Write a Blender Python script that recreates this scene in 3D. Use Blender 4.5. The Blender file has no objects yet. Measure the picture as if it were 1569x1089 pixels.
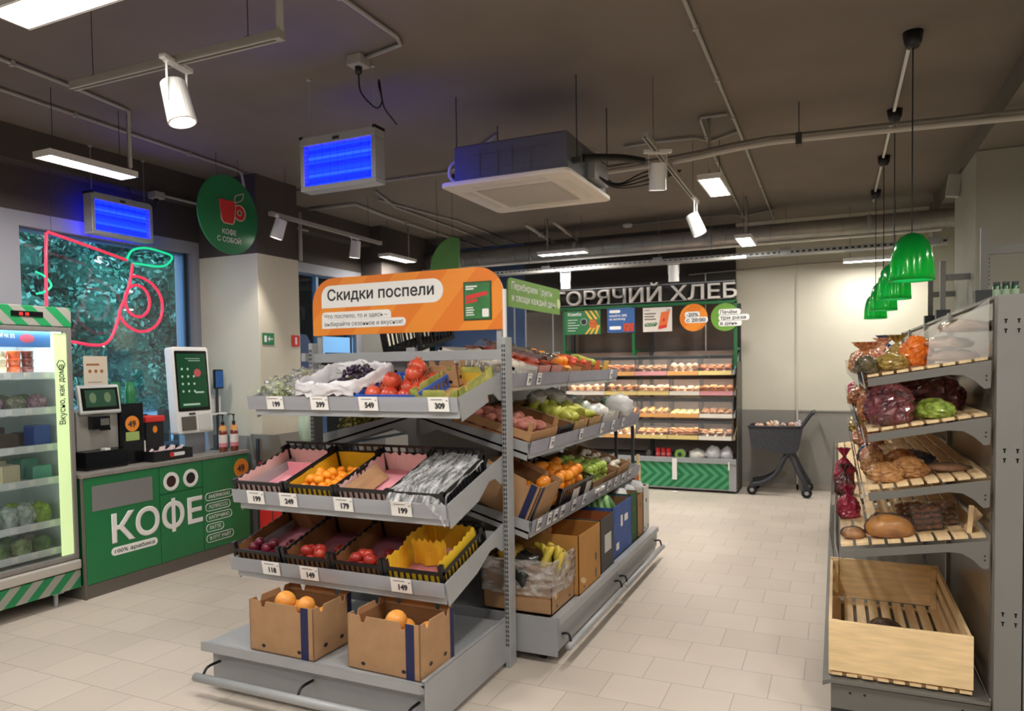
import bpy, bmesh, math, random
from mathutils import Vector as V, Matrix, Euler, noise
random.seed(7)
SC = bpy.context.scene
COL = SC.collection
PI = math.pi
R = math.radians

# ------------------------------------------------------------------ camera
cam_d = bpy.data.cameras.new('camera'); cam = bpy.data.objects.new('camera', cam_d); COL.objects.link(cam)
cam_d.sensor_width = 36.0; cam_d.lens = 36.0*1101.68/1569.0
cam_d.shift_y = (600.22-544.5)/1569.0
cam_d.clip_start = 0.05; cam_d.clip_end = 200
yaw, pit, rol = 0.423903769, 0.0373965430, -0.0150186660
r_ = V((math.cos(yaw), math.sin(yaw), 0)); f_ = V((-math.sin(yaw), math.cos(yaw), 0)); u_ = V((0, 0, 1))
f2 = f_*math.cos(pit)-u_*math.sin(pit); u2 = u_*math.cos(pit)+f_*math.sin(pit)
r3 = r_*math.cos(rol)+u2*math.sin(rol); u3 = u2*math.cos(rol)-r_*math.sin(rol)
cam.matrix_world = Matrix(((r3.x, u3.x, -f2.x, 0), (r3.y, u3.y, -f2.y, 0), (r3.z, u3.z, -f2.z, 1.65), (0, 0, 0, 1)))
SC.camera = cam

# ------------------------------------------------------------------ world, exposure
W = bpy.data.worlds.new('world'); SC.world = W; W.use_nodes = True
bg = W.node_tree.nodes['Background']
bg.inputs[0].default_value = (0.36, 0.62, 0.84, 1); bg.inputs[1].default_value = 2.3
SC.view_settings.view_transform = 'Standard'; SC.view_settings.look = 'None'
SC.view_settings.gamma = 1.0; SC.view_settings.use_curve_mapping = False
SC.view_settings.exposure = 0.84
PANEL_W = 13.5      # watts of one small ceiling light panel
SPOT_W = 19.0       # watts of one spotlight

# ------------------------------------------------------------------ helpers
def lin(h):
    h = h.lstrip('#'); c = [int(h[i:i+2], 16)/255 for i in (0, 2, 4)]
    return tuple(x/12.92 if x <= .04045 else ((x+.055)/1.055)**2.4 for x in c)+(1,)

def mat(name, col='#888888', rough=.5, metal=0., var=.0, scale=8., bump=0., spec=.5, coat=0., emit=None, es=0., alpha=1., trans=0., bscale=None, stretch=None, col2=None):
    m = bpy.data.materials.new(name); m.use_nodes = True
    nt = m.node_tree; p = nt.nodes['Principled BSDF']
    c = lin(col) if isinstance(col, str) else col
    p.inputs['Base Color'].default_value = c
    p.inputs['Roughness'].default_value = rough; p.inputs['Metallic'].default_value = metal
    p.inputs['Specular IOR Level'].default_value = spec
    p.inputs['Coat Weight'].default_value = coat
    p.inputs['Alpha'].default_value = alpha; p.inputs['Transmission Weight'].default_value = trans
    if emit:
        p.inputs['Emission Color'].default_value = lin(emit); p.inputs['Emission Strength'].default_value = es
    tc = nt.nodes.new('ShaderNodeTexCoord')
    src = tc.outputs['Object']
    if stretch:
        mp = nt.nodes.new('ShaderNodeMapping'); mp.inputs['Scale'].default_value = stretch
        nt.links.new(src, mp.inputs['Vector']); src = mp.outputs['Vector']
    if var or col2:
        n = nt.nodes.new('ShaderNodeTexNoise'); n.inputs['Scale'].default_value = scale; n.inputs['Detail'].default_value = 3
        nt.links.new(src, n.inputs['Vector'])
        cr = nt.nodes.new('ShaderNodeValToRGB'); cr.color_ramp.elements[0].position = .32; cr.color_ramp.elements[1].position = .68
        if col2:
            cr.color_ramp.elements[0].color = c; cr.color_ramp.elements[1].color = lin(col2)
        else:
            cr.color_ramp.elements[0].color = tuple(min(1, x*(1-var)) for x in c[:3])+(1,)
            cr.color_ramp.elements[1].color = tuple(min(1, x*(1+var)) for x in c[:3])+(1,)
        nt.links.new(n.outputs['Fac'], cr.inputs['Fac']); nt.links.new(cr.outputs['Color'], p.inputs['Base Color'])
    if bump:
        n2 = nt.nodes.new('ShaderNodeTexNoise'); n2.inputs['Scale'].default_value = bscale or scale*3; n2.inputs['Detail'].default_value = 4
        nt.links.new(src, n2.inputs['Vector'])
        b = nt.nodes.new('ShaderNodeBump'); b.inputs['Strength'].default_value = bump; b.inputs['Distance'].default_value = .01
        nt.links.new(n2.outputs['Fac'], b.inputs['Height']); nt.links.new(b.outputs['Normal'], p.inputs['Normal'])
    return m

def film(name, col='#eef2f4', gloss=.25, body=.12, rough=.12, scale=30., bump=.6, streak=None):
    """thin clear plastic: see-through sheet with soft glints and a little haze"""
    m = bpy.data.materials.new(name); m.use_nodes = True; nt = m.node_tree; nt.nodes.clear()
    o = nt.nodes.new('ShaderNodeOutputMaterial'); t = nt.nodes.new('ShaderNodeBsdfTransparent')
    g = nt.nodes.new('ShaderNodeBsdfGlossy'); d = nt.nodes.new('ShaderNodeBsdfDiffuse')
    g.inputs['Roughness'].default_value = rough; d.inputs['Color'].default_value = lin(col)
    m1 = nt.nodes.new('ShaderNodeMixShader'); m2 = nt.nodes.new('ShaderNodeMixShader')
    m1.inputs[0].default_value = body
    nt.links.new(t.outputs[0], m1.inputs[1]); nt.links.new(d.outputs[0], m1.inputs[2])
    if streak:
        tc0 = nt.nodes.new('ShaderNodeTexCoord'); mp = nt.nodes.new('ShaderNodeMapping'); mp.inputs['Scale'].default_value = streak
        n0 = nt.nodes.new('ShaderNodeTexNoise'); n0.inputs['Scale'].default_value = 1; n0.inputs['Detail'].default_value = 5
        r0 = nt.nodes.new('ShaderNodeMapRange'); r0.inputs[1].default_value = .38; r0.inputs[2].default_value = .68; r0.inputs[3].default_value = body*.4; r0.inputs[4].default_value = min(1, body*2.2)
        nt.links.new(tc0.outputs['Object'], mp.inputs[0]); nt.links.new(mp.outputs[0], n0.inputs['Vector']); nt.links.new(n0.outputs['Fac'], r0.inputs[0]); nt.links.new(r0.outputs[0], m1.inputs[0])
    fr = nt.nodes.new('ShaderNodeFresnel'); fr.inputs['IOR'].default_value = 1.0+gloss
    nt.links.new(fr.outputs[0], m2.inputs[0]); nt.links.new(m1.outputs[0], m2.inputs[1]); nt.links.new(g.outputs[0], m2.inputs[2])
    if bump:
        tc = nt.nodes.new('ShaderNodeTexCoord'); n = nt.nodes.new('ShaderNodeTexNoise'); n.inputs['Scale'].default_value = scale; n.inputs['Detail'].default_value = 3
        b = nt.nodes.new('ShaderNodeBump'); b.inputs['Strength'].default_value = bump; b.inputs['Distance'].default_value = .02
        nt.links.new(tc.outputs['Object'], n.inputs['Vector']); nt.links.new(n.outputs['Fac'], b.inputs['Height'])
        for s in (g, fr, d): nt.links.new(b.outputs['Normal'], s.inputs['Normal'])
    nt.links.new(m2.outputs[0], o.inputs[0])
    return m

def stripes(name, c1, c2, axis=(0, 1, 1), period=.2, rough=.5, chevron=None, es=0):
    """flat two-colour diagonal stripes (or a chevron) printed on a panel, in object coordinates"""
    m = mat(name, c1, rough); nt = m.node_tree; p = nt.nodes['Principled BSDF']
    tc = nt.nodes.new('ShaderNodeTexCoord'); sp = nt.nodes.new('ShaderNodeSeparateXYZ'); nt.links.new(tc.outputs['Object'], sp.inputs[0])
    def mth(op, a, b=None):
        n = nt.nodes.new('ShaderNodeMath'); n.operation = op
        for i, x in enumerate((a, b)):
            if x is None: continue
            if isinstance(x, (int, float)): n.inputs[i].default_value = x
            else: nt.links.new(x, n.inputs[i])
        return n.outputs[0]
    acc = None
    for i, a in enumerate(axis):
        if a:
            s = sp.outputs[i]
            if chevron and i == 2:
                s = mth('ABSOLUTE', mth('SUBTRACT', s, chevron))
            t = mth('MULTIPLY', s, a); acc = t if acc is None else mth('ADD', acc, t)
    fr = mth('FRACT', mth('DIVIDE', acc, period)); st = mth('GREATER_THAN', fr, .5)
    mx = nt.nodes.new('ShaderNodeMix'); mx.data_type = 'RGBA'
    mx.inputs[6].default_value = lin(c1); mx.inputs[7].default_value = lin(c2)
    nt.links.new(st, mx.inputs[0]); nt.links.new(mx.outputs[2], p.inputs['Base Color'])
    return m

def emis(name, col, s):
    m = bpy.data.materials.new(name); m.use_nodes = True; nt = m.node_tree; nt.nodes.clear()
    o = nt.nodes.new('ShaderNodeOutputMaterial'); e = nt.nodes.new('ShaderNodeEmission')
    e.inputs[0].default_value = lin(col); e.inputs[1].default_value = s; nt.links.new(e.outputs[0], o.inputs[0])
    return m

_ICO = {}
def ico(sub):
    if sub not in _ICO:
        bm = bmesh.new(); bmesh.ops.create_icosphere(bm, subdivisions=sub, radius=1)
        bm.verts.index_update()
        _ICO[sub] = ([v.co.copy() for v in bm.verts], [[v.index for v in f.verts] for f in bm.faces]); bm.free()
    return _ICO[sub]

class MB:
    def __init__(s): s.v = []; s.f = []; s.m = []; s.cur = 0
    def add(s, vs, fs):
        k = len(s.v); s.v += [tuple(x) for x in vs]; s.f += [[i+k for i in f] for f in fs]; s.m += [s.cur]*len(fs); return s
    def box(s, x0, x1, y0, y1, z0, z1, M=None):
        vs = [V((x, y, z)) for z in (z0, z1) for y in (y0, y1) for x in (x0, x1)]
        if M: vs = [M @ v for v in vs]
        return s.add(vs, [(0, 2, 3, 1), (4, 5, 7, 6), (0, 1, 5, 4), (2, 6, 7, 3), (0, 4, 6, 2), (1, 3, 7, 5)])
    def bar(s, a, b, w, h, up=(0, 0, 1)):
        a, b = V(a), V(b); d = (b-a).normalized(); up = V(up)
        if abs(d.dot(up)) > .98: up = V((0, 1, 0))
        x = d.cross(up).normalized(); y = x.cross(d)
        M = Matrix((x, d, y)).transposed().to_4x4(); M.translation = a
        return s.box(-w/2, w/2, 0, (b-a).length, -h/2, h/2, M)
    def tube(s, pts, r, n=8, closed=False, cap=True):
        pts = [V(p) for p in pts]; N = len(pts); rs = r if isinstance(r, (list, tuple)) else [r]*N
        vs = []; fs = []; up = None
        for i, p in enumerate(pts):
            a = pts[i-1] if (i > 0 or closed) else p; b = pts[(i+1) % N] if (i < N-1 or closed) else p
            d = (b-a).normalized()
            if up is None: up = V((0, 0, 1)) if abs(d.z) < .9 else V((1, 0, 0))
            x = d.cross(up).normalized(); up = x.cross(d).normalized()
            for k in range(n):
                t = 2*PI*k/n; vs.append(p+(x*math.cos(t)+up*math.sin(t))*rs[i])
        for i in range(N if closed else N-1):
            j = (i+1) % N
            for k in range(n): fs.append((i*n+k, i*n+(k+1) % n, j*n+(k+1) % n, j*n+k))
        if cap and not closed: fs += [tuple(range(n))[::-1], tuple((N-1)*n+k for k in range(n))]
        return s.add(vs, fs)
    def lathe(s, prof, n=20, M=None, cap=True):
        vs = []; fs = []
        for (r, z) in prof:
            for k in range(n): vs.append(V((r*math.cos(2*PI*k/n), r*math.sin(2*PI*k/n), z)))
        for i in range(len(prof)-1):
            for k in range(n): fs.append((i*n+k, i*n+(k+1) % n, (i+1)*n+(k+1) % n, (i+1)*n+k))
        if cap:
            if prof[0][0] > 1e-4: fs.append(tuple(range(n))[::-1])
            if prof[-1][0] > 1e-4: fs.append(tuple((len(prof)-1)*n+k for k in range(n)))
        if M: vs = [M @ v for v in vs]
        return s.add(vs, fs)
    def prism(s, poly, o, ax, ay, d):
        """polygon in the (ax, ay) plane at o, pushed along ax x ay by d"""
        ax, ay, o = V(ax), V(ay), V(o); nz = ax.cross(ay).normalized(); n = len(poly)
        vs = [o+ax*a+ay*b for a, b in poly]+[o+ax*a+ay*b+nz*d for a, b in poly]
        return s.add(vs, [tuple(range(n))[::-1], tuple(range(n, 2*n))]+[(i, (i+1) % n, n+(i+1) % n, n+i) for i in range(n)])
    def ball(s, c, r, sub=2, amp=0., fr=3., seed=0, M=None):
        vs, fs = ico(sub); c = V(c); r = V(r) if not isinstance(r, (int, float)) else V((r, r, r)); out = []
        for v in vs:
            k = 1+amp*noise.noise(v*fr+V((seed*7.3, seed*3.1, seed*1.7))) if amp else 1
            p = V((v.x*r.x, v.y*r.y, v.z*r.z))*k
            out.append((M @ p if M else p)+c)
        return s.add(out, fs)
    def grid(s, fn, nu, nv):
        vs = [fn(i/nu, j/nv) for j in range(nv+1) for i in range(nu+1)]
        return s.add(vs, [(j*(nu+1)+i, j*(nu+1)+i+1, (j+1)*(nu+1)+i+1, (j+1)*(nu+1)+i) for j in range(nv) for i in range(nu)])

def par(o, p):
    if p is not None: o.parent = p
SPLIT = set('hanger_band navy_stripe corner_post hanger_wire hanger_rod foot corner_cap rail_bracket cross_batten clear_divider paper_strip indicator price_card support rod bar hand_hole white_label blue_tube rivet floor_batten hanger air_flap yellow_stripe leg upright rail green_mark vent_hole white_print post_slot'.split())
def islands(mb):
    p = list(range(len(mb.v)))
    def f(a):
        while p[a] != a: p[a] = p[p[a]]; a = p[a]
        return a
    for q in mb.f:
        for a in q[1:]: p[f(a)] = f(q[0])
    g = {}
    for i, q in enumerate(mb.f): g.setdefault(f(q[0]), []).append(i)
    out = []
    for fs in g.values():
        n = MB(); ix = {}
        for i in fs:
            for a in mb.f[i]:
                if a not in ix: ix[a] = len(n.v); n.v.append(mb.v[a])
            n.f.append([ix[a] for a in mb.f[i]]); n.m.append(mb.m[i])
        out.append(n)
    return out
def obj(name, mb, m, parent=None, smooth=False, loc=None, rot=None, bev=0., solid=0., sub=0):
    if name in SPLIT and parent is not None:
        parts = islands(mb)
        if 1 < len(parts) <= 100: return [obj_(name, q, m, parent, smooth, loc, rot, bev, solid, sub) for q in parts][0]
    return obj_(name, mb, m, parent, smooth, loc, rot, bev, solid, sub)
def obj_(name, mb, m, parent=None, smooth=False, loc=None, rot=None, bev=0., solid=0., sub=0):
    me = bpy.data.meshes.new(name); me.from_pydata(mb.v, [], mb.f); 
    for x in (m if isinstance(m, (list, tuple)) else [m]): me.materials.append(x)
    if any(mb.m): me.polygons.foreach_set('material_index', mb.m)
    if smooth: me.polygons.foreach_set('use_smooth', [True]*len(me.polygons))
    me.update()
    bm = bmesh.new(); bm.from_mesh(me); bmesh.ops.recalc_face_normals(bm, faces=bm.faces)
    bm.to_mesh(me); bm.free()
    o = bpy.data.objects.new(name, me); COL.objects.link(o); par(o, parent)
    if loc is not None: o.location = loc
    if rot is not None: o.rotation_euler = rot
    if solid:
        md = o.modifiers.new('solid', 'SOLIDIFY'); md.thickness = solid; md.offset = 0
    if bev:
        md = o.modifiers.new('bevel', 'BEVEL'); md.width = bev; md.segments = 2; md.limit_method = 'ANGLE'; md.angle_limit = R(40)
    if sub:
        md = o.modifiers.new('sub', 'SUBSURF'); md.levels = sub; md.render_levels = sub
    return o
def tag(o, label, cat, group=None, kind=None):
    o['label'] = label; o['category'] = cat
    if group: o['group'] = group
    if kind: o['kind'] = kind
    return o
def struct(o): o['kind'] = 'structure'; return o
def thing(name, label, cat, loc=(0, 0, 0), rot=(0, 0, 0), group=None):
    o = bpy.data.objects.new(name, None); COL.objects.link(o); o.location = loc; o.rotation_euler = rot; o.empty_display_size = .1
    return tag(o, label, cat, group)
def dup(o, loc=None, rot=None, label=None, group=None, parent=None, scale=None):
    c = o.copy(); COL.objects.link(c)
    if parent is not None: c.parent = parent
    if loc is not None: c.location = loc
    if rot is not None: c.rotation_euler = rot
    if scale is not None: c.scale = scale
    if label: c['label'] = label
    if group: c['group'] = group
    for ch in list(o.children): dup(ch, parent=c)
    return c
def mof(o):
    return Matrix.LocRotScale(V(o.location), o.rotation_euler, V(o.scale))

def ef_bar(ob, right, up, letter=2):
    """turn one round letter of a word into a Cyrillic ef by adding its upright stroke"""
    right, up = V(right), V(up); P = [(v.co.dot(right), v.co.dot(up), v.co) for v in ob.data.vertices]
    g = MB(); g.v = list(P); g.f = [list(f.vertices) for f in ob.data.polygons]; g.m = [0]*len(g.f)
    iv = sorted((min(p[0] for p in n.v), max(p[0] for p in n.v)) for n in islands(g)); runs = [list(iv[0])]
    for a, b in iv:
        if a > runs[-1][1]-.25*(b-a): runs.append([a, b])
        runs[-1][1] = max(runs[-1][1], b)
    a, b = runs[letter]; q = [p for p in P if a <= p[0] <= b]; z0 = min(p[1] for p in q); z1 = max(p[1] for p in q); h = z1-z0; w = (b-a)*.17
    c0 = sum((p[2] for p in q), V((0, 0, 0)))/len(q); nz = right.cross(up); c0 = c0+right*((a+b)/2-c0.dot(right))+up*((z0+z1)/2-c0.dot(up))
    bm = bmesh.new(); bm.from_mesh(ob.data); vs = [bm.verts.new(c0+right*(sx*w/2)+up*(sy*h*.60)+nz*.0012) for sx, sy in ((-1, -1), (1, -1), (1, 1), (-1, 1))]
    bm.faces.new(vs); bm.to_mesh(ob.data); bm.free()
def text(parent, s, o, right, up, h, m, w=None, bold=0., depth=.0015, align='LEFT', name='lettering', spacing=1., shear=0.):
    """lettering: baseline start at o (or centre), letters h tall (capitals), as real thin raised shapes"""
    c = bpy.data.curves.new('t', 'FONT'); c.body = s; c.size = 1; c.align_x = align; c.space_line = .95
    c.resolution_u = 3; c.extrude = 0; c.bevel_depth = bold; c.bevel_resolution = 0; c.fill_mode = 'BOTH'; c.space_character = spacing; c.shear = shear
    t = bpy.data.objects.new('t', c); COL.objects.link(t); bpy.context.view_layer.update()
    me = bpy.data.meshes.new_from_object(t.evaluated_get(bpy.context.evaluated_depsgraph_get()))
    bpy.data.objects.remove(t); bpy.data.curves.remove(c)
    right, up, o = V(right).normalized(), V(up).normalized(), V(o); nz = right.cross(up)
    k = h/.73; kx = k
    if w and len(me.vertices):
        xs = [v.co.x for v in me.vertices]; kx = w/max(1e-6, max(xs)-min(xs))
        if align == 'LEFT': o = o-right*min(xs)*kx
    for v in me.vertices: v.co = o+right*(v.co.x*kx)+up*(v.co.y*k)+nz*(v.co.z*min(k, .02)*.4+depth)
    me.materials.clear(); me.materials.append(m)
    ob = bpy.data.objects.new(name, me); COL.objects.link(ob); par(ob, parent)
    if depth > .004:
        md = ob.modifiers.new('solid', 'SOLIDIFY'); md.thickness = depth; md.offset = -1
    return ob

def rrect(w, h, r, n=5, x0=0, y0=0, rs=None):
    """rounded rectangle outline; rs = radius of each corner (bl, br, tr, tl)"""
    rs = rs or (r, r, r, r); out = []
    for (cx, cy, a0, rr) in ((rs[0], rs[0], 180, rs[0]), (w-rs[1], rs[1], 270, rs[1]), (w-rs[2], h-rs[2], 0, rs[2]), (rs[3], h-rs[3], 90, rs[3])):
        if rr < 1e-5: out.append((x0+cx, y0+cy)); continue
        for k in range(n+1):
            a = R(a0+90*k/n); out.append((x0+cx+rr*math.cos(a), y0+cy+rr*math.sin(a)))
    return out
def circ(r, n=28, cx=0, cy=0, ry=None):
    return [(cx+r*math.cos(2*PI*k/n), cy+(ry or r)*math.sin(2*PI*k/n)) for k in range(n)]
def arc_pts(pts, n=6, closed=False):
    """smooth Catmull-Rom through points"""
    P = [V(p) for p in pts]; out = []; N = len(P)
    for i in range(N if closed else N-1):
        g = (lambda k: P[k % N]) if closed else (lambda k: P[min(max(k, 0), N-1)])
        a, b, c, d = g(i-1), g(i), g(i+1), g(i+2)
        for k in range(n):
            t = k/n; out.append(.5*((2*b)+(c-a)*t+(2*a-5*b+4*c-d)*t*t+(3*b-a-3*c+d)*t**3))
    if not closed: out.append(P[-1])
    return out

# ------------------------------------------------------------------ shared materials
M_STEEL = mat('grey_powder_coat', '#a5a8ab', .42, .12, .04, 6)
M_DKSTEEL = mat('dark_grey_steel', '#3f4244', .5, .3)
M_PLINTH = mat('plinth_grey', '#a2a5a9', .42, .12, .05, 3)
M_PIPE = mat('grey_conduit_plastic', '#a3a09a', .55)
M_BLACK = mat('black_plastic', '#17171a', .38)
M_BLACKG = mat('black_gloss', '#101012', .12)
M_WHITE = mat('white_plastic', '#e8e8e6', .35)
M_PAPER = mat('white_card', '#f4f3f0', .7)
M_INK = mat('dark_ink', '#2b2c30', .7)
M_CARD = mat('cardboard', '#ad8762', .85, 0, .07, 12, .1)
M_CARDIN = mat('cardboard_inside', '#8a6542', .9, 0, .08, 12)
M_NAVY = mat('navy_print', '#1d2350', .7)
M_GREEN = mat('shop_green', '#1f7a46', .45, 0, .03, 5)
M_DGREEN = mat('dark_green_metal', '#1d6a3a', .45)
M_LGREEN = mat('light_green_print', '#6fa03a', .5)
M_ORANGE = mat('orange_print', '#f08a24', .5)
M_RED = mat('red_print', '#d8322e', .45)
M_WPRINT = mat('white_print', '#f3f3f1', .6)
M_WOOD = mat('pale_pine', '#f0d3a2', .6, 0, .1, 6, .1, stretch=(1, 8, 8))
M_WOODY = mat('pale_pine_lengthwise', '#ecd0a2', .6, 0, .1, 6, .1, stretch=(8, 1, 8))
M_FILM = film('clear_film', '#f2f5f7', .30, .14)
M_FILMW = film('milky_film', '#f4f4f6', .3, .62, scale=14)
M_ACRYL = film('clear_acrylic', '#eef4f6', .40, .05, .06, bump=0)
M_STRIP = film('clear_price_channel', '#c9cdd6', .4, .55, .2, bump=0)
M_GLASS = film('window_glass', '#cfe4ea', .45, .02, .02, bump=0)
M_BROWN = mat('baked_crust', '#b5763a', .6, 0, .3, 22, .3)
M_LED = emis('led_diffuser', '#fff8ec', 9)
# ------------------------------------------------------------------ room shell
CEIL = 3.45
def two_tone(name, low, high, zs, dark=None, zd=9):
    m = mat(name, high, .85); nt = m.node_tree; p = nt.nodes['Principled BSDF']
    tc = nt.nodes.new('ShaderNodeTexCoord'); sp = nt.nodes.new('ShaderNodeSeparateXYZ'); nt.links.new(tc.outputs['Object'], sp.inputs[0])
    def gt(z):
        n = nt.nodes.new('ShaderNodeMath'); n.operation = 'GREATER_THAN'; n.inputs[1].default_value = z; nt.links.new(sp.outputs[2], n.inputs[0]); return n.outputs[0]
    def mix(f, a, b):
        n = nt.nodes.new('ShaderNodeMix'); n.data_type = 'RGBA'; nt.links.new(f, n.inputs[0])
        for i, x in ((6, a), (7, b)):
            if isinstance(x, tuple): n.inputs[i].default_value = x
            else: nt.links.new(x, n.inputs[i])
        return n.outputs[2]
    c = mix(gt(zs), lin(low), lin(high))
    if dark: c = mix(gt(zd), c, lin(dark))
    ns = nt.nodes.new('ShaderNodeTexNoise'); ns.inputs['Scale'].default_value = 2.5; ns.inputs['Detail'].default_value = 5
    nt.links.new(tc.outputs['Object'], ns.inputs['Vector'])
    mr = nt.nodes.new('ShaderNodeMapRange'); mr.inputs[3].default_value = .93; mr.inputs[4].default_value = 1.05; nt.links.new(ns.outputs['Fac'], mr.inputs[0])
    mm = nt.nodes.new('ShaderNodeMix'); mm.data_type = 'RGBA'; mm.blend_type = 'MULTIPLY'; mm.inputs[0].default_value = 1
    nt.links.new(c, mm.inputs[6]); nt.links.new(mr.outputs[0], mm.inputs[7]); nt.links.new(mm.outputs[2], p.inputs['Base Color'])
    return m

def tile_mat():
    m = mat('beige_floor_tile', '#cdbfab', .42); nt = m.node_tree; p = nt.nodes['Principled BSDF']
    tc = nt.nodes.new('ShaderNodeTexCoord'); mp = nt.nodes.new('ShaderNodeMapping'); mp.inputs['Location'].default_value = (.15, -.115, 0)
    nt.links.new(tc.outputs['Object'], mp.inputs['Vector'])
    b = nt.nodes.new('ShaderNodeTexBrick'); b.inputs['Scale'].default_value = 1; b.inputs['Brick Width'].default_value = .31; b.inputs['Row Height'].default_value = .295
    b.inputs['Mortar Size'].default_value = .0022; b.inputs['Mortar Smooth'].default_value = .2; b.offset = .5; b.inputs['Bias'].default_value = -.1
    b.inputs['Color1'].default_value = lin('#d3c8bc'); b.inputs['Color2'].default_value = lin('#cbc0b4'); b.inputs['Mortar'].default_value = lin('#a49a90')
    nt.links.new(mp.outputs[0], b.inputs['Vector'])
    n = nt.nodes.new('ShaderNodeTexNoise'); n.inputs['Scale'].default_value = 1.2; n.inputs['Detail'].default_value = 6; nt.links.new(tc.outputs['Object'], n.inputs['Vector'])
    mr = nt.nodes.new('ShaderNodeMapRange'); mr.inputs[3].default_value = .9; mr.inputs[4].default_value = 1.08; nt.links.new(n.outputs['Fac'], mr.inputs[0])
    mm = nt.nodes.new('ShaderNodeMix'); mm.data_type = 'RGBA'; mm.blend_type = 'MULTIPLY'; mm.inputs[0].default_value = 1
    nt.links.new(b.outputs['Color'], mm.inputs[6]); nt.links.new(mr.outputs[0], mm.inputs[7]); nt.links.new(mm.outputs[2], p.inputs['Base Color'])
    r = nt.nodes.new('ShaderNodeMapRange'); r.inputs[3].default_value = .30; r.inputs[4].default_value = .55; nt.links.new(n.outputs['Fac'], r.inputs[0]); nt.links.new(r.outputs[0], p.inputs['Roughness'])
    return m

M_CEIL = mat('taupe_ceiling_paint', '#766d64', .9, 0, .10, 1.3, .15, bscale=6)
M_DARKW = mat('dark_brown_grey_paint', '#4d4642', .9, 0, .06, 2)
M_WALLC = two_tone('cream_wall_grey_foot', '#94918b', '#d3cfc0', 1.02)
M_WALLL = two_tone('shade_greyed_wall_dark_top', '#8f8e90', '#9a9ca6', 1.02, '#4d4642', 2.87)  # middle tone is the cream wall greyed blue, its shade put into the colour
M_PIL = two_tone('pilaster_paint', '#94918b', '#d6d1bf', 1.02, '#4d4642', 2.72)
M_WALLB = two_tone('dark_wall_behind_bread', '#6e6760', '#6e6760', 1.02, '#3d3a39', 2.42)

WX = -5.62
struct(obj('floor', MB().box(-5.9, 4.5, -4.2, 10.1, -.12, 0), tile_mat()))
struct(obj('ceiling', MB().box(-5.9, 4.5, -4.2, 10.1, CEIL, CEIL+.15), M_CEIL))
w = MB()                                   # left wall: solid around three openings
w.box(WX-.25, WX, -4.2, 3.46, 0, CEIL); w.box(WX-.25, WX, 3.46, 5.07, 0, .45); w.box(WX-.25, WX, 3.46, 5.07, 2.76, CEIL)
w.box(WX-.25, WX, 5.07, 5.78, 0, CEIL); w.box(WX-.25, WX, 5.78, 7.62, 0, .45); w.box(WX-.25, WX, 5.78, 7.62, 2.76, CEIL)
w.box(WX-.25, WX, 7.62, 9.10, 0, CEIL); w.box(WX-.25, WX, 9.10, 9.85, 0, .45); w.box(WX-.25, WX, 9.1, 9.85, 2.6, CEIL)
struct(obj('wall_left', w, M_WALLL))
struct(obj('wall_back', MB().box(-1.2, 4.5, 9.85, 10.1, 0, CEIL), M_WALLC))
struct(obj('wall_back', MB().box(-4.2, -1.2, 9.83, 10.1, 0, CEIL), M_WALLB))
struct(obj('wall_back', MB().box(-5.9, -4.2, 9.85, 10.1, 0, CEIL), mat('dark_blue_wall', '#41577f', .7)))
struct(obj('wall_right', MB().box(4.3, 4.5, -4.2, 9.85, 0, CEIL), M_WALLC))
struct(obj('wall_front', MB().box(-5.62, 4.3, -4.2, -4.0, 0, CEIL), M_WALLC))
struct(obj('pillar', MB().box(WX, -4.885, 5.14, 5.70, 0, CEIL), M_PIL, bev=.006))
struct(obj('pillar', MB().box(WX, -5.3, 7.75, 8.9, 0, CEIL), M_PIL))
struct(obj('trim_1', MB().box(-.462, -.44, 9.835, 9.85, 0, 3.0), mat('cream_cover_strip', '#c9c6ba', .6)))
struct(obj('trim_2', MB().box(-.44, 1.0, 9.838, 9.85, 1.0, 3.0), M_WALLC))
struct(obj('pillar', MB().box(.995, 1.76, 6.69, 7.8, 0, 3.27), mat('pillar_paint', '#9d9c90', .85, 0, .05, 2), bev=.01))
struct(obj('pillar', MB().box(.98, 1.18, 9.3, 9.85, 0, 3.27), mat('pillar_paint_far', '#c2c2b0', .85)))
struct(obj('ceiling_beam', MB().box(1.0, 1.75, -4.0, 9.85, 3.27, CEIL), mat('beam_paint', '#736c62', .9, 0, .06, 2)))
struct(obj('ceiling_beam', MB().box(WX, -5.45, -4.0, 9.85, 3.2, CEIL), M_DARKW))
struct(obj('baseboard_back', MB().box(-1.15, .98, 9.835, 9.85, 0, .07), mat('grey_tile_skirting', '#9b948a', .5)))

# windows: dark blue frames with panes
M_FRAME = mat('blue_grey_frame', '#5c7ea6', .5); M_DFRAME = mat('dark_frame', '#26313f', .5)
def window(i, y0, y1, z0, z1, mull):
    m = MB(); x0, x1 = WX-.14, WX-.06; t = .045
    m.box(x0, x1, y0, y1, z0, z0+t); m.box(x0, x1, y0, y1, z1-t*.4, z1)
    m.box(x0, x1, y0, y0+t*.4, z0+t, z1-t*.4); m.box(x0, x1, y1-t, y1, z0+t, z1-t*.4)
    for y in mull: m.box(x0, x1, y-t/2, y+t/2, z0+t, z1-t*.4)
    f = struct(obj('window_%d' % i, m, M_FRAME))
    obj('pane', MB().box(WX-.105, WX-.099, y0+.02, y1-.02, z0+.02, z1-.02), M_GLASS, f)
    obj('sill', MB().box(WX-.06, WX+.03, y0, y1, z0-.03, z0+.004), M_WHITE, f)
    obj('mullion_cover', MB().box(WX-.06, WX-.045, y1-.07, y1-.035, z0, z1), M_DFRAME, f)
window(1, 3.46, 5.07, .45, 2.76, [])
window(2, 5.78, 7.62, .45, 2.76, [6.95])
window(3, 9.10, 9.85, .45, 2.6, [])

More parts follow.
